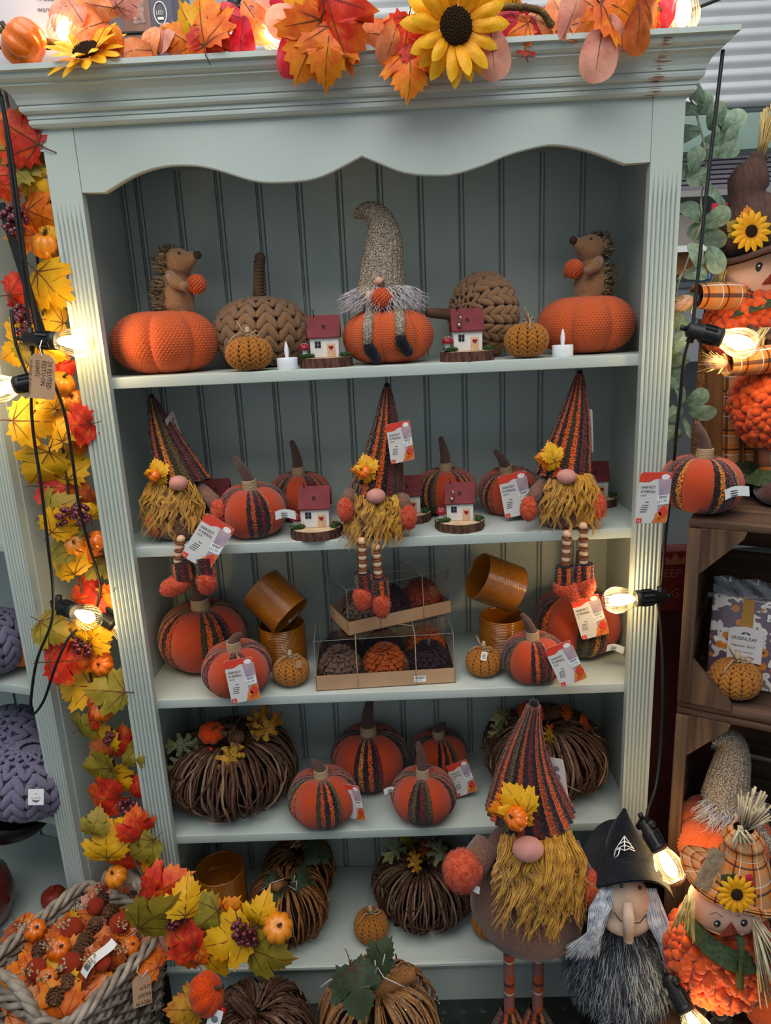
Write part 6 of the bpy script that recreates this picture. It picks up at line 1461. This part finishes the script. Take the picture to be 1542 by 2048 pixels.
part('printed_text', tx, mat('grey_ink', '#4e4e58', rough=.6), bxo)

# ================================================================== RIGHT: CRATES
TH2 = math.radians(-30)
c30, s30 = math.cos(TH2), math.sin(TH2)
CO = (1.030, -.100)
def cr(x, y, z): return (CO[0]+x*c30-y*s30, CO[1]+x*s30+y*c30, z)
def crate(label, o, H, W=.46, D=.30, rot=TH2, top=True, group='stacked wooden apple crates'):
    r = thing('wooden_crate', label, 'crate', o, rot, group)
    def bd(name, c, d, m=CRATE): mb = MB(); mb.bbox(c, d, .0015, seg=1); part(name, mb, m, r)
    t = .013
    for k in range(3):
        h = (D-.008)/3; bd('slat', (W/2, .004+h*(k+.5), H-t/2), (W, h-.008, t)); bd('slat', (W/2, .004+h*(k+.5), t/2), (W, h-.008, t))
    for k in range(3):
        h = (H-2*t)/3; bd('slat', (W/2, D-t/2, t+h*(k+.5)), (W, t, h-.012))
        for x in (t/2, W-t/2): bd('slat', (x, .02+(D-.02)/2-.01, t+h*(k+.5)), (t, D-.03, h-.010))
    for x in (.011, W-.011): bd('post', (x, .008, H/2), (.022, .016, H-2*t-.002), CRATEV)
    for (x, sx) in ((.022, 1), (W-.022, -1)):
        for z, sz in ((t, 1), (H-t, -1)):
            mb = MB(); mb.prism([(x, z), (x+sx*.072, z), (x+sx*.068, z+sz*.012), (x, z+sz*.085)][::1 if sx*sz > 0 else -1], .004, .020); part('corner_block', mb, CRATEV, r)
    return r
crate('top wooden crate of the stack holding a printed packet', (CO[0], CO[1], .798), .366)
crate('middle wooden crate of the stack with gnome and orange pumpkin inside', (CO[0], CO[1], .432), .364)
crate('bottom wooden crate of the stack behind the witch', (CO[0], CO[1], .0), .430)
lo = cr(-.0, -.33, 0); crate('low wooden crate at the front that the small scarecrow stands on', lo, .185, .50, .30, TH2, group='front crates')
# wooden boards standing behind, on top of the crates
SCW = wood_mat('warm_boards', '#6e4428', '#9c6a40', (40, 40, 3)); sc_ = thing('board_screen', 'upright brown wooden boards behind the scarecrows', 'wooden screen', cr(-.02, .27, 1.166), TH2)
for k in range(8): mb = MB(); mb.bbox((.035+k*.068, .0, .165), (.065, .014, .33), .002, seg=1); part('plank', mb, SCW, sc_)
SPOT = NT('dotted_fabric'); dv = SPOT.vor(SPOT.co('Object'), 70, rnd=.2); SPOT.set(Base_Color=SPOT.mix(SPOT.math('LESS_THAN', dv, .22), lin('#2a1d18'), lin('#b9a48c')), Roughness=.9)
mb = MB(); mb.bbox((.27, .0, .026), (.56, .03, .045), .006); tag(part('dotted_ribbon', mb, SPOT.m, None, cr(-.02, .27, 1.498), (0, 0, TH2)), 'dark fabric band with pale dots along the wooden boards', 'fabric')
# red box with a crown and white letters in the gap beside the stile
rb = MB(); rb.bbox((0, 0, 0), (.10, .05, .14), .003); rbo = part('red_box', rb, mat('deep_red_card', '#6e1a1c', '#7c2224', vs=10, rough=.6), None, (1.105, .16, .96), (0, 0, 0)); tag(rbo, 'dark red box with crown print in the gap beside the crates', 'box')
tw_ = MB(); text_mb(tw_, 'KEEP', .026, TR((-.040, -.026, .012)), 0); text_mb(tw_, 'V G', .03, TR((-.034, -.026, -.035)), 0)
tw_.add([(-.02, -.026, .04), (.02, -.026, .04), (.024, -.026, .062), (.01, -.026, .05), (0, -.026, .066), (-.01, -.026, .05), (-.024, -.026, .062)], [(0, 1, 3), (1, 2, 3), (0, 3, 5), (3, 4, 5), (0, 5, 6)], 0, False); part('crown_print', tw_, mat('faded_print', '#b06a5a', rough=.7), rbo)
rsup = MB(); rsup.box((1.13, .17, .445), (.16, .08, .89)); tag(part('red_cabinet', rsup, mat('maroon_board', '#3a0f14', '#48161a', vs=8, rough=.7)), 'dark maroon board standing in the gap behind the crates', 'board')

# striped pumpkin on crate
sp_, rsp = striped('striped felt pumpkin with card and white label on the wooden crates', 1398, 978, 158, -.045, 1.165, .30-PI/2, 0, .1, (.0, .06), group='striped pumpkins outside the bookcase')
hang_tag(sp_, 1, tuple(atY(1313, 942, -.12)), (0, .06, .1), TAG_ME, .92); part('fabric_label', SLIP_ME, None, sp_, tuple((np.array(atY(1447, 990, -.12))-np.array(sp_.location))/rsp), (0, -.2, 0), 1.0/rsp)
# packet in crate
pk = atY(1480, 1380, .03); PK = thing('printed_packet', 'patterned scented sachet packet in clear wrap in the top crate', 'packet', cr(.035, .12, .812), TH2-.02)
PKM = NT('berry_pattern'); v1 = PKM.co('Object'); vd = PKM.vor(v1, 40, 'F1', 'Distance'); vc = PKM.vor(v1, 40, 'F1', 'Color')
base = PKM.ramp(PKM.noise(v1, 30, 2), [(.42, lin('#6a5664')), (.5, lin('#d9cfc8')), (.62, lin('#8a7a70'))], 'CONSTANT')
o1 = PKM.mix(PKM.math('LESS_THAN', vd, .34), base, lin('#c97a34')); o1 = PKM.mix(PKM.math('LESS_THAN', vd, .11), o1, lin('#4a2a22')); PKM.set(Base_Color=o1, Roughness=.25); PKM.b.inputs['Coat Weight'].default_value = .5
mb = MB(); mb.bbox((.066, 0, .09), (.128, .035, .18), .006); part('packet_body', mb, PKM.m, PK, rot=(-.07, 0, 0))
mb = MB(); mb.box((.066, -.019, .09), (.020, .0012, .178)); part('gold_band', mb, mat('gold_band', '#b0803a', rough=.4), PK, rot=(-.07, 0, 0))
mb = MB(); mb.prism([(.036, .055), (.096, .055), (.096, .118), (.086, .122), (.066, .125), (.046, .122), (.036, .118)], -.0215, -.020); 
for ln, sz, x, z, s_ in (('GREENLEAF', .0095, .040, .098, .92), ('Harvest Gold', .0080, .043, .084, .9), ('FRUIT & WOODS', .0042, .049, .073, 1), ('Scented Envelope Sachet', .0034, .046, .064, 1)): text_mb(mb, ln, sz, TR((x, -.0220, z)), 1, 1, s_)
for k in (-1, 1): mb.ell((.066+k*.004, -.0222, .112), (.0045, .0003, .0016), 1, 8, 4, (0, k*.5, 0))
part('label', mb, [GREYCARD, INK], PK, rot=(-.07, 0, 0))
mb = MB(); mb.box((.112, -.0195, .148), (.026, .0008, .014)); text_mb(mb, '£6.49', .0085, TR((.1015, -.0205, .1435)), 1, 1, .9); part('price_sticker', mb, [WHITE, INK], PK, rot=(-.07, 0, 0))
mb = MB(); rk = random.Random(3); mb.grid(lambda u, v: (.002+.128*u, -.020+.008*math.sin(u*23+v*5)*v, .178+.038*v), 26, 5); part('crinkled_top', mb, CLEAR, PK, rot=(-.07, 0, 0)); mb = MB(); mb.grid(lambda u, v: (.002+.128*u, -.012+.008*math.sin(u*17+v*9+2)*v, .176+.040*v), 26, 5); part('crinkled_back', mb, mat('foil_crinkle', '#8b8b92', rough=.15, metal=.4, alpha=.5), PK, rot=(-.07, 0, 0))
m6 = mustard('small mustard pumpkin before the printed packet in the top crate', 1468, 1382, 98, -.09, .8125, .2)
# gnome on pumpkin in middle crate
oc = cr(.185, .075, .446)
OD, topD, rD = orange_pumpkin('orange knitted pumpkin with gnome inside the middle crate', 1442, 1668, 190, -.090, .447, .4); 
g2 = dup(GG, 'gnome in grey knitted hat on the orange pumpkin in the middle crate', (xat(1452, -.085, topD[2]+.03), -.085, topD[2]-.008), .35, sc=.95)
# ---------- scarecrows
CORD = mat('brown_corduroy', '#4a322b', '#5e4238', vs=40, rough=.9, bump=.8, bs=60, bd=.003, st=(8, 1, 1)); STRAW = mat('raffia', '#b99a58', '#d9c283', vs=60, rough=.7); STRAWP = mat('pale_raffia', '#b7a583', '#d8cbab', vs=60, rough=.7)
FACE = mat('scarecrow_face', '#c99a86', '#d4a994', vs=14, rough=.8); BLUSH = mat('blush', '#d07a60', rough=.8)
BOUC = mat('orange_boucle', '#c23c08', '#dd5a14', vs=60, rough=.95, sheen=.3, bump=.4, bs=400); SHOE = mat('maroon_plush', '#3a1a1a', '#552a28', vs=90, rough=1, sheen=.4)
def boucle_body(c, r, n=420, s=.012, seed=2):
    mb = MB(); mb.ell(c, r, 0, 20, 14); rn = random.Random(seed)
    for k in range(n):
        z = 1-2*(k+.5)/n; a = k*2.39996+rn.uniform(-.1, .1); q = math.sqrt(1-z*z); q1 = s*rn.uniform(.7, 1.2)
        mb.ell((c[0]+r[0]*q*math.cos(a), c[1]+r[1]*q*math.sin(a), c[2]+r[2]*z), (q1, q1*.8, q1*.75), 0, 7, 5, (rn.random()*3, rn.random()*3, a))
    return mb
def straws(p, d, n, L, sp, seed, w_=.0028, flatn=3, droop=0.0):
    mb = MB(); rn = random.Random(seed); d = Vector(d).normalized()
    for k in range(n):
        j = Vector((rn.uniform(-1, 1), rn.uniform(-1, 1), rn.uniform(-1, 1)))*sp; e = (d+j).normalized()*L*rn.uniform(.65, 1.05); P = Vector(p)+Vector((rn.uniform(-1, 1), rn.uniform(-1, 1), 0))*.006
        m = P+e*.5+Vector((0, 0, droop*.1)); mb.tube([P[:], m[:], (P+e+Vector((0, 0, -droop*.5*L)))[:]], [w_*.8, w_, w_*.7], 4, flat=.25)
    return mb
def face_marks(root, c, r, ns=1.0):
    "eyes, triangular nose, stitched mouth on a head ellipsoid facing -y"
    def on(x, z, o=.0015):
        q = 1-(x/r[0])**2-(z/r[2])**2; return (c[0]+x, c[1]-r[1]*math.sqrt(max(.02, q))-o, c[2]+z)
    for s in (-1, 1):
        e = MB(); p_ = on(s*.36*r[0], .22*r[2]); e.ell(p_, (.10*r[0], .03*r[1], .15*r[2]), 0, 12, 8); e.ell((p_[0]-.03*r[0], p_[1]-.03*r[1], p_[2]+.05*r[2]), (.03*r[0], .01*r[1], .035*r[2]), 1, 8, 6); part('eye', e, [INK, WHITE], root)
        b = MB(); b.tube([on(s*.20*r[0], .45*r[2]), on(s*.36*r[0], .54*r[2]), on(s*.52*r[0], .44*r[2])], .0007, 4); part('eyebrow', b, INK, root)
    n = MB(); A, B, C_ = on(.0, .22*r[2]*ns, .002), on(-.20*r[0]*ns, -.22*r[2]*ns, .002), on(.20*r[0]*ns, -.22*r[2]*ns, .002); D_ = (c[0], A[1]-.006, c[2]-.08*r[2]); n.add([A, B, C_, D_], [(0, 1, 3), (1, 2, 3), (2, 0, 3)], 0, False); part('nose', n, mat('rust_felt', '#7c2a1c', rough=.9), root)
    m = MB(); m.tube([on(x*r[0], (-.42-.22*(1-(x/.55)**2))*r[2]) for x in np.linspace(-.55, .55, 11)], .0009, 4)
    for x in (-.5, -.2, .2, .5): m.tube([on(x*r[0], (-.42-.22*(1-(x/.55)**2)+.06)*r[2]), on(x*r[0]+.002, (-.42-.22*(1-(x/.55)**2)-.06)*r[2])], .0007, 4)
    part('stitched_mouth', m, INK, root)
def daisy(parent, p, R, normal, seed=1):
    c = part('flower_core', CORE_ME, None, parent, tuple(p), tuple(Vector(normal).normalized().to_track_quat('Z', 'Y').to_euler()), R*.30)
    for k in range(15):
        M = Matrix.Rotation(2*PI*k/15, 4, 'Z') @ Matrix.Translation((0, .7, .0)) @ Matrix.Rotation(.12, 4, 'X'); o = part('petal', pm_, None, c); o.matrix_basis = M @ Matrix.Scale(2.5, 4)
    return c
# upper scarecrow with corduroy hat
ux, uy = 1.212, .115; US = thing('scarecrow_doll', 'scarecrow doll in brown corduroy hat standing on the wooden crates', 'scarecrow', (ux, uy, 1.166))
def Lu(px, py, Y): q = atY(px, py, Y); return (q[0]-ux, q[1]-uy, q[2]-1.166)
h0 = Lu(1512, 548, uy); hr_ = (.074, .058, .058); hd = MB(); hd.ell((h0[0], 0, h0[2]), hr_, 0, 28, 18); HD = part('head', hd, FACE, US); face_marks(HD, (h0[0]+.006, 0, h0[2]-.004), hr_, 1.4)
for s in (-1, 1): ck = MB(); ck.ell((h0[0]+s*.042+.006, -.040, h0[2]-.022), (.013, .006, .012), 0, 12, 8); part('cheek', ck, BLUSH, HD)
def brimfn(cx, cz, r0, r1, sl, curl):
    def f(u, v): a = 2*PI*u; r = r0+(r1-r0)*v; return (cx+r*math.cos(a), r*.85*math.sin(a), cz+sl*r*math.cos(a)-curl*v*v*max(0, -math.sin(a))*.6+.006*math.sin(3*a)*v)
    return f
hz = Lu(1505, 498, uy)[2]; bm1 = MB(); f_ = brimfn(h0[0]+.01, hz, .05, .098, .16, .012); bm1.grid(f_, 56, 6, us=1, vs=1); bm1.grid(lambda u, v: tuple(np.array(f_(u, v))-np.array((0, 0, .008))), 56, 6, flip=True); bm1.tube([f_(k/56, 1.0) for k in range(56)], .006, 8, closed=True); part('hat_brim', bm1, CORD, US)
h = MB(); tpu = Lu(1519, 312, uy)
hp_ = [((1512, 498), .066), ((1508, 470), .066), ((1504, 440), .060), ((1500, 415), .048), ((1492, 397), .032), ((1492, 385), .031), ((1496, 365), .036), ((1504, 345), .031), ((1512, 328), .020), ((1516, 318), .015), ((1519, 312), .017)]
h.tube([tuple(Lu(*q[0], uy)) for q in hp_], [q[1] for q in hp_], 40); HTU = part('hat_crown', h, CORD, US)
part('straw_tuft', straws(tpu, (.18, 0, 1), 46, .085, .22, 4, .003), STRAW, HTU, kind='stuff')
daisy(HTU, Lu(1503, 462, uy-.072), .036, (.0, -1, .1)); put_leaf(HTU, 'maple', 'v', Lu(1472, 455, uy-.066), .035, 1.0); put_leaf(HTU, 'maple', 'o', Lu(1498, 440, uy-.066), .045, .1); put_leaf(HTU, 'maple', 'r', Lu(1490, 478, uy-.066), .03, 2.5)
hs = straws(Lu(1452, 520, uy-.03), (-.25, -.05, -1), 30, .075, .18, 5, .0026); part('raffia_hair', hs, STRAW, US, kind='stuff')
bo = boucle_body((Lu(1510, 650, uy)[0], 0, Lu(1510, 650, uy)[2]), (.092, .07, .075), 420, .0115, 3); part('body', bo, BOUC, US)
cl = MB(); cz_ = Lu(1500, 600, uy); cl.grid(lambda u, v: (cz_[0]+.012+(.05+.035*v)*math.cos(2*PI*u), (.045+.035*v)*math.sin(2*PI*u), cz_[2]+.012-.035*v+.008*math.sin(6*PI*u)*v), 40, 5, flip=True); part('collar', cl, DKGREEN, US)
def plaidarm(root, a, b, r0, r1, hand, skin=FACE, n=22):
    am = MB(); a, b = Vector(a), Vector(b); d = (b-a); M = ALIGN(a, b); am.grid(lambda u, v: ((r0+(r1-r0)*v+.10*r0*math.sin(PI*v))*math.cos(2*PI*u), (r0+(r1-r0)*v+.10*r0*math.sin(PI*v))*math.sin(2*PI*u), d.length*v), 22, 10, us=2, vs=max(1.5, d.length/.04), M=M); A = part('arm', am, PLAID, root)
    hm = MB(); h_ = Vector(hand); hm.ell(h_[:], (.020, .014, .014), 0, 14, 10, (0, math.atan2(-(h_-b).z, (h_-b).x) if abs((h_-b).x) > 1e-5 else 0, 0)); part('hand', hm, skin, A)
    part('cuff_straw', straws(b+(h_-b)*.15, (h_-b), 34, .042, .55, 6, .0024), STRAW, A, kind='stuff'); return A
plaidarm(US, Lu(1478, 592, uy-.03), Lu(1392, 592, uy-.05), .024, .022, Lu(1366, 606, uy-.055))
for k, (px, a_) in enumerate(((1466, 0), (1498, .1))):
    t_, b_ = Lu(px, 700, uy-.01), (Lu(px-2+6*k, 905, uy-.01)[0], -.01, .048); lg = MB(); d_ = Vector(b_)-Vector(t_); lg.grid(lambda u, v: (.0165*math.cos(2*PI*u), .0165*math.sin(2*PI*u), d_.length*v), 18, 10, us=1.5, vs=6, M=ALIGN(t_, b_)); L_g = part('leg', lg, PLAID, US)
    cf = MB(); cf.grid(lambda u, v: (b_[0]+(.016+.022*v)*(1+.14*math.sin(10*PI*u))*math.cos(2*PI*u), b_[1]+(.016+.020*v)*(1+.14*math.sin(10*PI*u))*math.sin(2*PI*u), b_[2]+.014-.026*v), 48, 5, flip=True); part('trouser_cuff', cf, DKGREEN, L_g)
    sh = MB(); sh.ell((b_[0]+.006, b_[1]-.022, .020), (.024, .044, .021), 0, 16, 10); part('shoe', sh, SHOE, L_g)
sk = MB(); sk.grid(lambda u, v: (Lu(1430, 740, uy+.05)[0]+(-.014-.026*(1-v)**1.0*0+.020*math.cos(2*PI*u)*(1.15-.75*v)-.02*v), .045+.012*math.sin(2*PI*u)*(1.1-.6*v), .30-.28*v), 20, 14); SACK = NT('open_weave'); SACK.set(Base_Color=SACK.ramp(SACK.vor(SACK.co('Object', (1, 1, 1.6)), 230), [(.25, lin('#c9985e')), (.5, lin('#8a5a34'))]), Roughness=.95); SACK.bump(SACK.vor(SACK.co('Object', (1, 1, 1.6)), 230), .6, .002); part('hanging_scarf', sk, SACK.m, US)
# second scarecrow, cut by the picture edge
vx, vy = 1.268, .03; VS_ = thing('scarecrow_doll', 'second scarecrow doll at the right edge holding out a plaid arm', 'scarecrow', (vx, vy, 1.166))
def Lv(px, py, Y): q = atY(px, py, Y); return (q[0]-vx, q[1]-vy, q[2]-1.166)
bc_ = Lv(1562, 805, vy); bo = boucle_body((bc_[0], 0, bc_[2]), (.085, .07, .085), 420, .0115, 4); part('body', bo, BOUC, VS_)
plaidarm(VS_, Lv(1560, 715, vy-.04), Lv(1452, 728, vy-.06), .024, .021, Lv(1432, 726, vy-.062))
hd = MB(); hp = Lv(1616, 672, vy); hd.ell((hp[0], 0, hp[2]), (.07, .055, .055), 0, 24, 16); HV = part('head', hd, FACE, VS_); face_marks(HV, (hp[0], 0, hp[2]), (.07, .055, .055))
bm1 = MB(); f_ = brimfn(hp[0], hp[2]+.012, .05, .100, -.05, .03); bm1.grid(f_, 48, 6); bm1.grid(lambda u, v: tuple(np.array(f_(u, v))-np.array((0, 0, .006))), 48, 6, flip=True); bm1.tube([f_(k/48, 1.0) for k in range(48)], .005, 8, closed=True); part('hat_brim', bm1, CORD, VS_)
h = MB(); cone_hat(h, (hp[0], 0, hp[2]+.012), (hp[0]+.10, 0, hp[2]+.18), .055, ribs=40, amp=.02, p=.8, rt=.15, nu=80, nv=20); HV2 = part('hat_crown', h, CORD, VS_); part('straw_tuft', straws((hp[0]+.10, 0, hp[2]+.18), (.1, 0, 1), 30, .08, .25, 7, .003), STRAW, HV2, kind='stuff')
part('raffia_hair', straws(Lv(1530, 655, vy-.03), (-.6, -.2, -1), 26, .07, .3, 8, .003), STRAW, VS_, kind='stuff')
for k, px in enumerate((1535, 1575)):
    t_, b_ = Lv(px, 880, vy-.01), (Lv(px, 960, vy-.02)[0], -.02, .050); lg = MB(); lg.tube([t_, b_], .017, 14); LL = part('leg', lg, PLAID, VS_); cf = MB(); cf.grid(lambda u, v: (b_[0]+(.017+.024*v)*(1+.12*math.sin(10*PI*u))*math.cos(2*PI*u), b_[1]+(.017+.022*v)*math.sin(2*PI*u), b_[2]+.012-.026*v), 48, 5, flip=True); part('trouser_cuff', cf, DKGREEN, LL)
    sh = MB(); sh.ell((b_[0]-.004, b_[1]-.026, .022), (.026, .046, .022), 0, 16, 10); part('shoe', sh, SHOE, LL)
# lower scarecrow with plaid hat
wxx, wyy = 1.100, -.262; LS = thing('scarecrow_doll', 'scarecrow doll in orange plaid hat standing at the lower right', 'scarecrow', (wxx, wyy, .186))
def Ll(px, py, Y): q = atY(px, py, Y); return (q[0]-wxx, q[1]-wyy, q[2]-.186)
b0 = Ll(1440, 1905, wyy); bo = boucle_body((b0[0], 0, b0[2]), (.092, .075, .092), 460, .0125, 6); part('body', bo, BOUC, LS)
hc = Ll(1450, 1806, wyy-.02); hr2 = (.062, .052, .050); hd = MB(); hd.ell((hc[0], -.02, hc[2]), hr2, 0, 24, 16); HL = part('head', hd, FACE, LS); face_marks(HL, (hc[0]-.014, -.022, hc[2]-.004), hr2, 1.5)
bz = Ll(1460, 1785, wyy-.02); bm1 = MB(); bz = (bz[0]+.010, bz[1], bz[2]); f_ = brimfn(bz[0], bz[2]+.016, .05, .086, -.30, .02); bm1.grid(f_, 56, 6, us=14, vs=2.2); bm1.grid(lambda u, v: tuple(np.array(f_(u, v))-np.array((0, 0, .006))), 56, 6, us=14, vs=2.2, flip=True); part('hat_brim', bm1, PLAID, LS)
h = MB(); tpl = Ll(1487, 1658, wyy); hq = [((1474, 1798), .056), ((1478, 1770), .055), ((1482, 1742), .049), ((1485, 1718), .042), ((1487, 1700), .033), ((1487, 1690), .031), ((1486, 1676), .034), ((1486, 1664), .026), ((1487, 1656), .016)]
hpt = [(Vector(Ll(*q[0], wyy-.01)), q[1]) for q in hq]
def plaidcrown(u, v):
    k = v*(len(hpt)-1); i = min(int(k), len(hpt)-2); f = k-i; c = hpt[i][0].lerp(hpt[i+1][0], f); r = hpt[i][1]*(1-f)+hpt[i+1][1]*f; return (c.x+r*math.cos(2*PI*u), c.y+r*math.sin(2*PI*u), c.z)
h.grid(plaidcrown, 40, 32, us=8, vs=4.5); HTL = part('hat_crown', h, PLAID, LS)
part('straw_tuft', straws(tpl, (.25, -.1, 1), 40, .075, .42, 14, .0038), STRAWP, HTL, kind='stuff'); part('straw_knot', straws(Ll(1480, 1655, wyy-.03), (-.1, -.3, -1), 8, .035, .7, 15, .003), STRAWP, HTL, kind='stuff')
daisy(HTL, Ll(1474, 1789, wyy-.088), .032, (-.05, -1, .25)); put_leaf(HTL, 'maple', 'n', Ll(1458, 1763, wyy-.075), .03, .8); put_leaf(HTL, 'maple', 'c', Ll(1494, 1765, wyy-.078), .03, -.6)
ct = MB(); ct.prism([(-.018, -.035), (.018, -.035), (.018, .035), (-.018, .035)], -.0006, .0006); part('paper_tag', ct, mat('printed_paper', '#b9a080', '#8f7a60', vs=90, rough=.7), HTL, Ll(1420, 1738, wyy-.04), (-.2, .62, .2))
part('raffia_hair', straws(Ll(1506, 1832, wyy-.06), (.34, -.2, -1), 44, .15, .28, 16, .0036), STRAWP, LS, kind='stuff'); part('raffia_hair', straws(Ll(1380, 1795, wyy-.05), (-.12, -.1, -1), 14, .075, .18, 17, .0036), STRAW, LS, kind='stuff')
cl = MB(); cc = Ll(1446, 1873, wyy-.03); cl.grid(lambda u, v: (cc[0]+(.046+.016*v)*math.cos(2*PI*u), -.02+(.052+.022*v)*math.sin(2*PI*u), cc[2]+.016-.028*v-.02*math.cos(2*PI*u)), 40, 5, flip=True); cl.tube([Ll(1480, 1875, wyy-.085), Ll(1483, 1915, wyy-.095), Ll(1478, 1970, wyy-.088)], [.012, .007, .011], 8, flat=.5); part('scarf', cl, DKGREEN, LS)
for px in (1398, 1445):
    t_ = Ll(px, 1965, wyy); lg = MB(); P = []; R_ = []
    for k in range(15): P.append((t_[0]+.004*math.sin(k*1.6), -.005+.004*math.cos(k*1.6), t_[2]-(t_[2]-.02)*k/14)); R_.append(.013+.0035*(k % 2))
    lg.tube(P, R_, 12); LL = part('leg', lg, BLACKF, LS); sh = MB(); sh.ell((t_[0], -.025, .016), (.022, .042, .017), 0, 14, 10); part('shoe', sh, SHOE, LL)
orange_pumpkin('orange knitted pumpkin beside the small scarecrow at the lower right corner', 1552, 2020, 190, -.20, .186, .8, 'orange knitted pumpkins')

# ================================================================== LEFT BOOKCASE CONTENTS
def lthing(label, name, me, p, r, cat, rot=(0, 0, 0)):
    t = thing(name, label, cat, p, rot, None, r); part(me.name.split('.')[0], me, None, t); return t
MU = lthing('mauve plaited wool pumpkin with white price card, lower left', 'plaited_pumpkin', MAUVE_ME, (xat(62, .125, S4+.09), .130, S4+.084), .108, 'pumpkin', (.0, .1, .2))
wt = MB(); wt.prism(rrect(.034, .034, .001), -.0005, .0005); wt.ell((0, -.0007, -.002), (.010, .0004, .010), 1, 16, 4); wt.box((0, -.0013, .0), (.017, .0004, .012), 2); text_mb(wt, '£12.99', .0052, TR((-.0078, -.0018, -.0045), (0, -.1, 0)), 3); wto = part('price_card', wt, [WHITE, mat('grey_print', '#777'), WHITE, INK], MU)
bpy.context.view_layer.update(); wto.matrix_basis = MU.matrix_world.inverted() @ (Matrix.Translation(Vector(atY(72, 1594, .012))) @ Euler((-.3, .03, 0)).to_matrix().to_4x4())
q_ = atY(14, 1490, .19); lthing('darker mauve plaited wool pumpkin behind the one with the card', 'plaited_pumpkin', MAUVE_ME, (q_[0]-.02, .21, S4+.105), .11, 'pumpkin', (.6, -.2, .0))
q_ = atY(2, 1235, .17); lthing('mauve plaited wool pumpkin at the left picture edge, upper shelf', 'plaited_pumpkin', MAUVE_ME, (q_[0]-.045, .18, S3+.075), .095, 'pumpkin', (0, 0, .2))
q_ = atY(46, 1275, .20); t = thing('felt_pumpkin', 'plain orange pumpkin half hidden by the left bookcase stile', 'pumpkin', (q_[0]+.012, .21, S3+.055), 0, None, .065); part('mini_pumpkin', MINI_ME, None, t)
q_ = atY(0, 1800, .15); ur = MB(); ur.lathe([(0, 0), (.055, 0), (.085, .03), (.10, .08), (.092, .13), (.06, .165), (.045, .175), (.05, .19), (.04, .19), (0, .15)], 32); tag(part('glazed_urn', ur, mat('red_glaze', '#5e1a14', '#7a2a1e', vs=14, rough=.3, coat=.4), None, (q_[0]-.06, .13, S5)), 'dark red glazed urn at the lower left picture edge', 'urn')
q_ = atY(40, 1690, .22); bw = MB(); bw.lathe([(0, 0), (.05, .0), (.10, .05), (.13, .115), (.125, .115), (.095, .055), (0, .01)], 36); tag(part('dark_bowl', bw, mat('dark_metal', '#191412', '#2b211d', vs=30, rough=.4), None, (q_[0]-.05, .24, S5+.19), (0, .35, 0)), 'dark bowl at the lower left, above the red urn', 'bowl')
fx_ = MB(); fx_.grid(lambda u, v: tuple(np.array(pumpkin_fn(7, .8)(u, v))*.032), 30, 12); fx_.tube([(0, 0, .015), (0, .003, .032)], .004, 6); tag(part('red_fruit', fx_, mat('dull_red', '#8e2a1c', '#a03a26', vs=30, rough=.5), None, tuple(atZ(108, 1795, S5+.027))), 'dull red small pumpkin behind the basket handle', 'pumpkin')

# ================================================================== FAR SHOP AT THE RIGHT
def slab(name, px0, py0, px1, py1, Y, m, t=.04, label=None, cat=None):
    a, b = atY(px0, py0+(1450-px0)*-.047 if 0 else py0, Y), atY(px1, py1, Y); a[2], b[2] = atY(1450, py0, Y)[2], atY(1450, py1, Y)[2]; mb = MB(); mb.box(((a[0]+b[0])/2, Y+t/2, (a[2]+b[2])/2), (abs(b[0]-a[0]), t, abs(a[2]-b[2])))
    o = part(name, mb, m)
    if label: tag(o, label, cat)
    else: o['kind'] = 'structure'
    return o
slab('wall_right', 1340, -300, 2400, 1500, 3.2, mat('far_wall', '#7c7a78', '#8a8886', vs=3, rough=.9), .1)
slab('trim_1', 1340, 205, 2300, 300, 2.4, mat('green_beam', '#4a5f57', '#566b62', vs=4, rough=.6), .12)
slab('trim_2', 1330, 390, 2300, 445, 2.9, mat('dark_shade', '#1b2020', rough=.8), .1)
for k in range(8):
    slab('trim_%d' % (3+k), 1340, 302+k*9.5, 2300, 308+k*9.5, 2.6, mat('lilac_slat', '#aaa2ac', '#b4acb5', vs=4, rough=.7), .05)
slab('display_panel', 1360, 425, 1412, 500, 2.7, mat('taupe_panel', '#8a8078', rough=.8), .03, 'taupe panel in the far background at the right', 'panel')
slab('red_poster', 1425, 405, 1475, 488, 2.6, mat('poster_red', '#b8202a', rough=.6), .02, 'red poster in the far background behind the eucalyptus', 'poster')
slab('yellow_card', 1445, 430, 1465, 480, 2.55, mat('card_yellow', '#d9b83c', rough=.6), .02, 'yellow card on the red poster in the background', 'card')
slab('counter_top', 1340, 487, 1900, 500, 2.3, mat('counter_white', '#d4d2d2', rough=.5), .5, 'white counter top in the far background', 'counter')
slab('sideboard', 1340, 500, 1420, 545, 2.35, mat('drawer_wood', '#8a5526', '#9c6632', vs=6, rough=.6), .4, 'brown wooden drawer front under the white counter', 'drawers')
gu = slab('grey_unit', 1340, 545, 1900, 720, 2.4, mat('grey_unit', '#84878c', '#8d9094', vs=4, rough=.6), .4, 'grey storage unit in the far background', 'cabinet')
for k in range(3): slab('trim_%d' % (12+k), 1340, 556+k*14, 1900, 558+k*14, 2.39, mat('unit_gap', '#5f6368', rough=.8), .01)
bp = slab('blue_pack', 1402, 533, 1420, 556, 2.36, mat('pack_blue', '#2a6cb8', '#cfdcea', vs=20, rough=.4), .03); bp.parent = gu; del bp['kind']
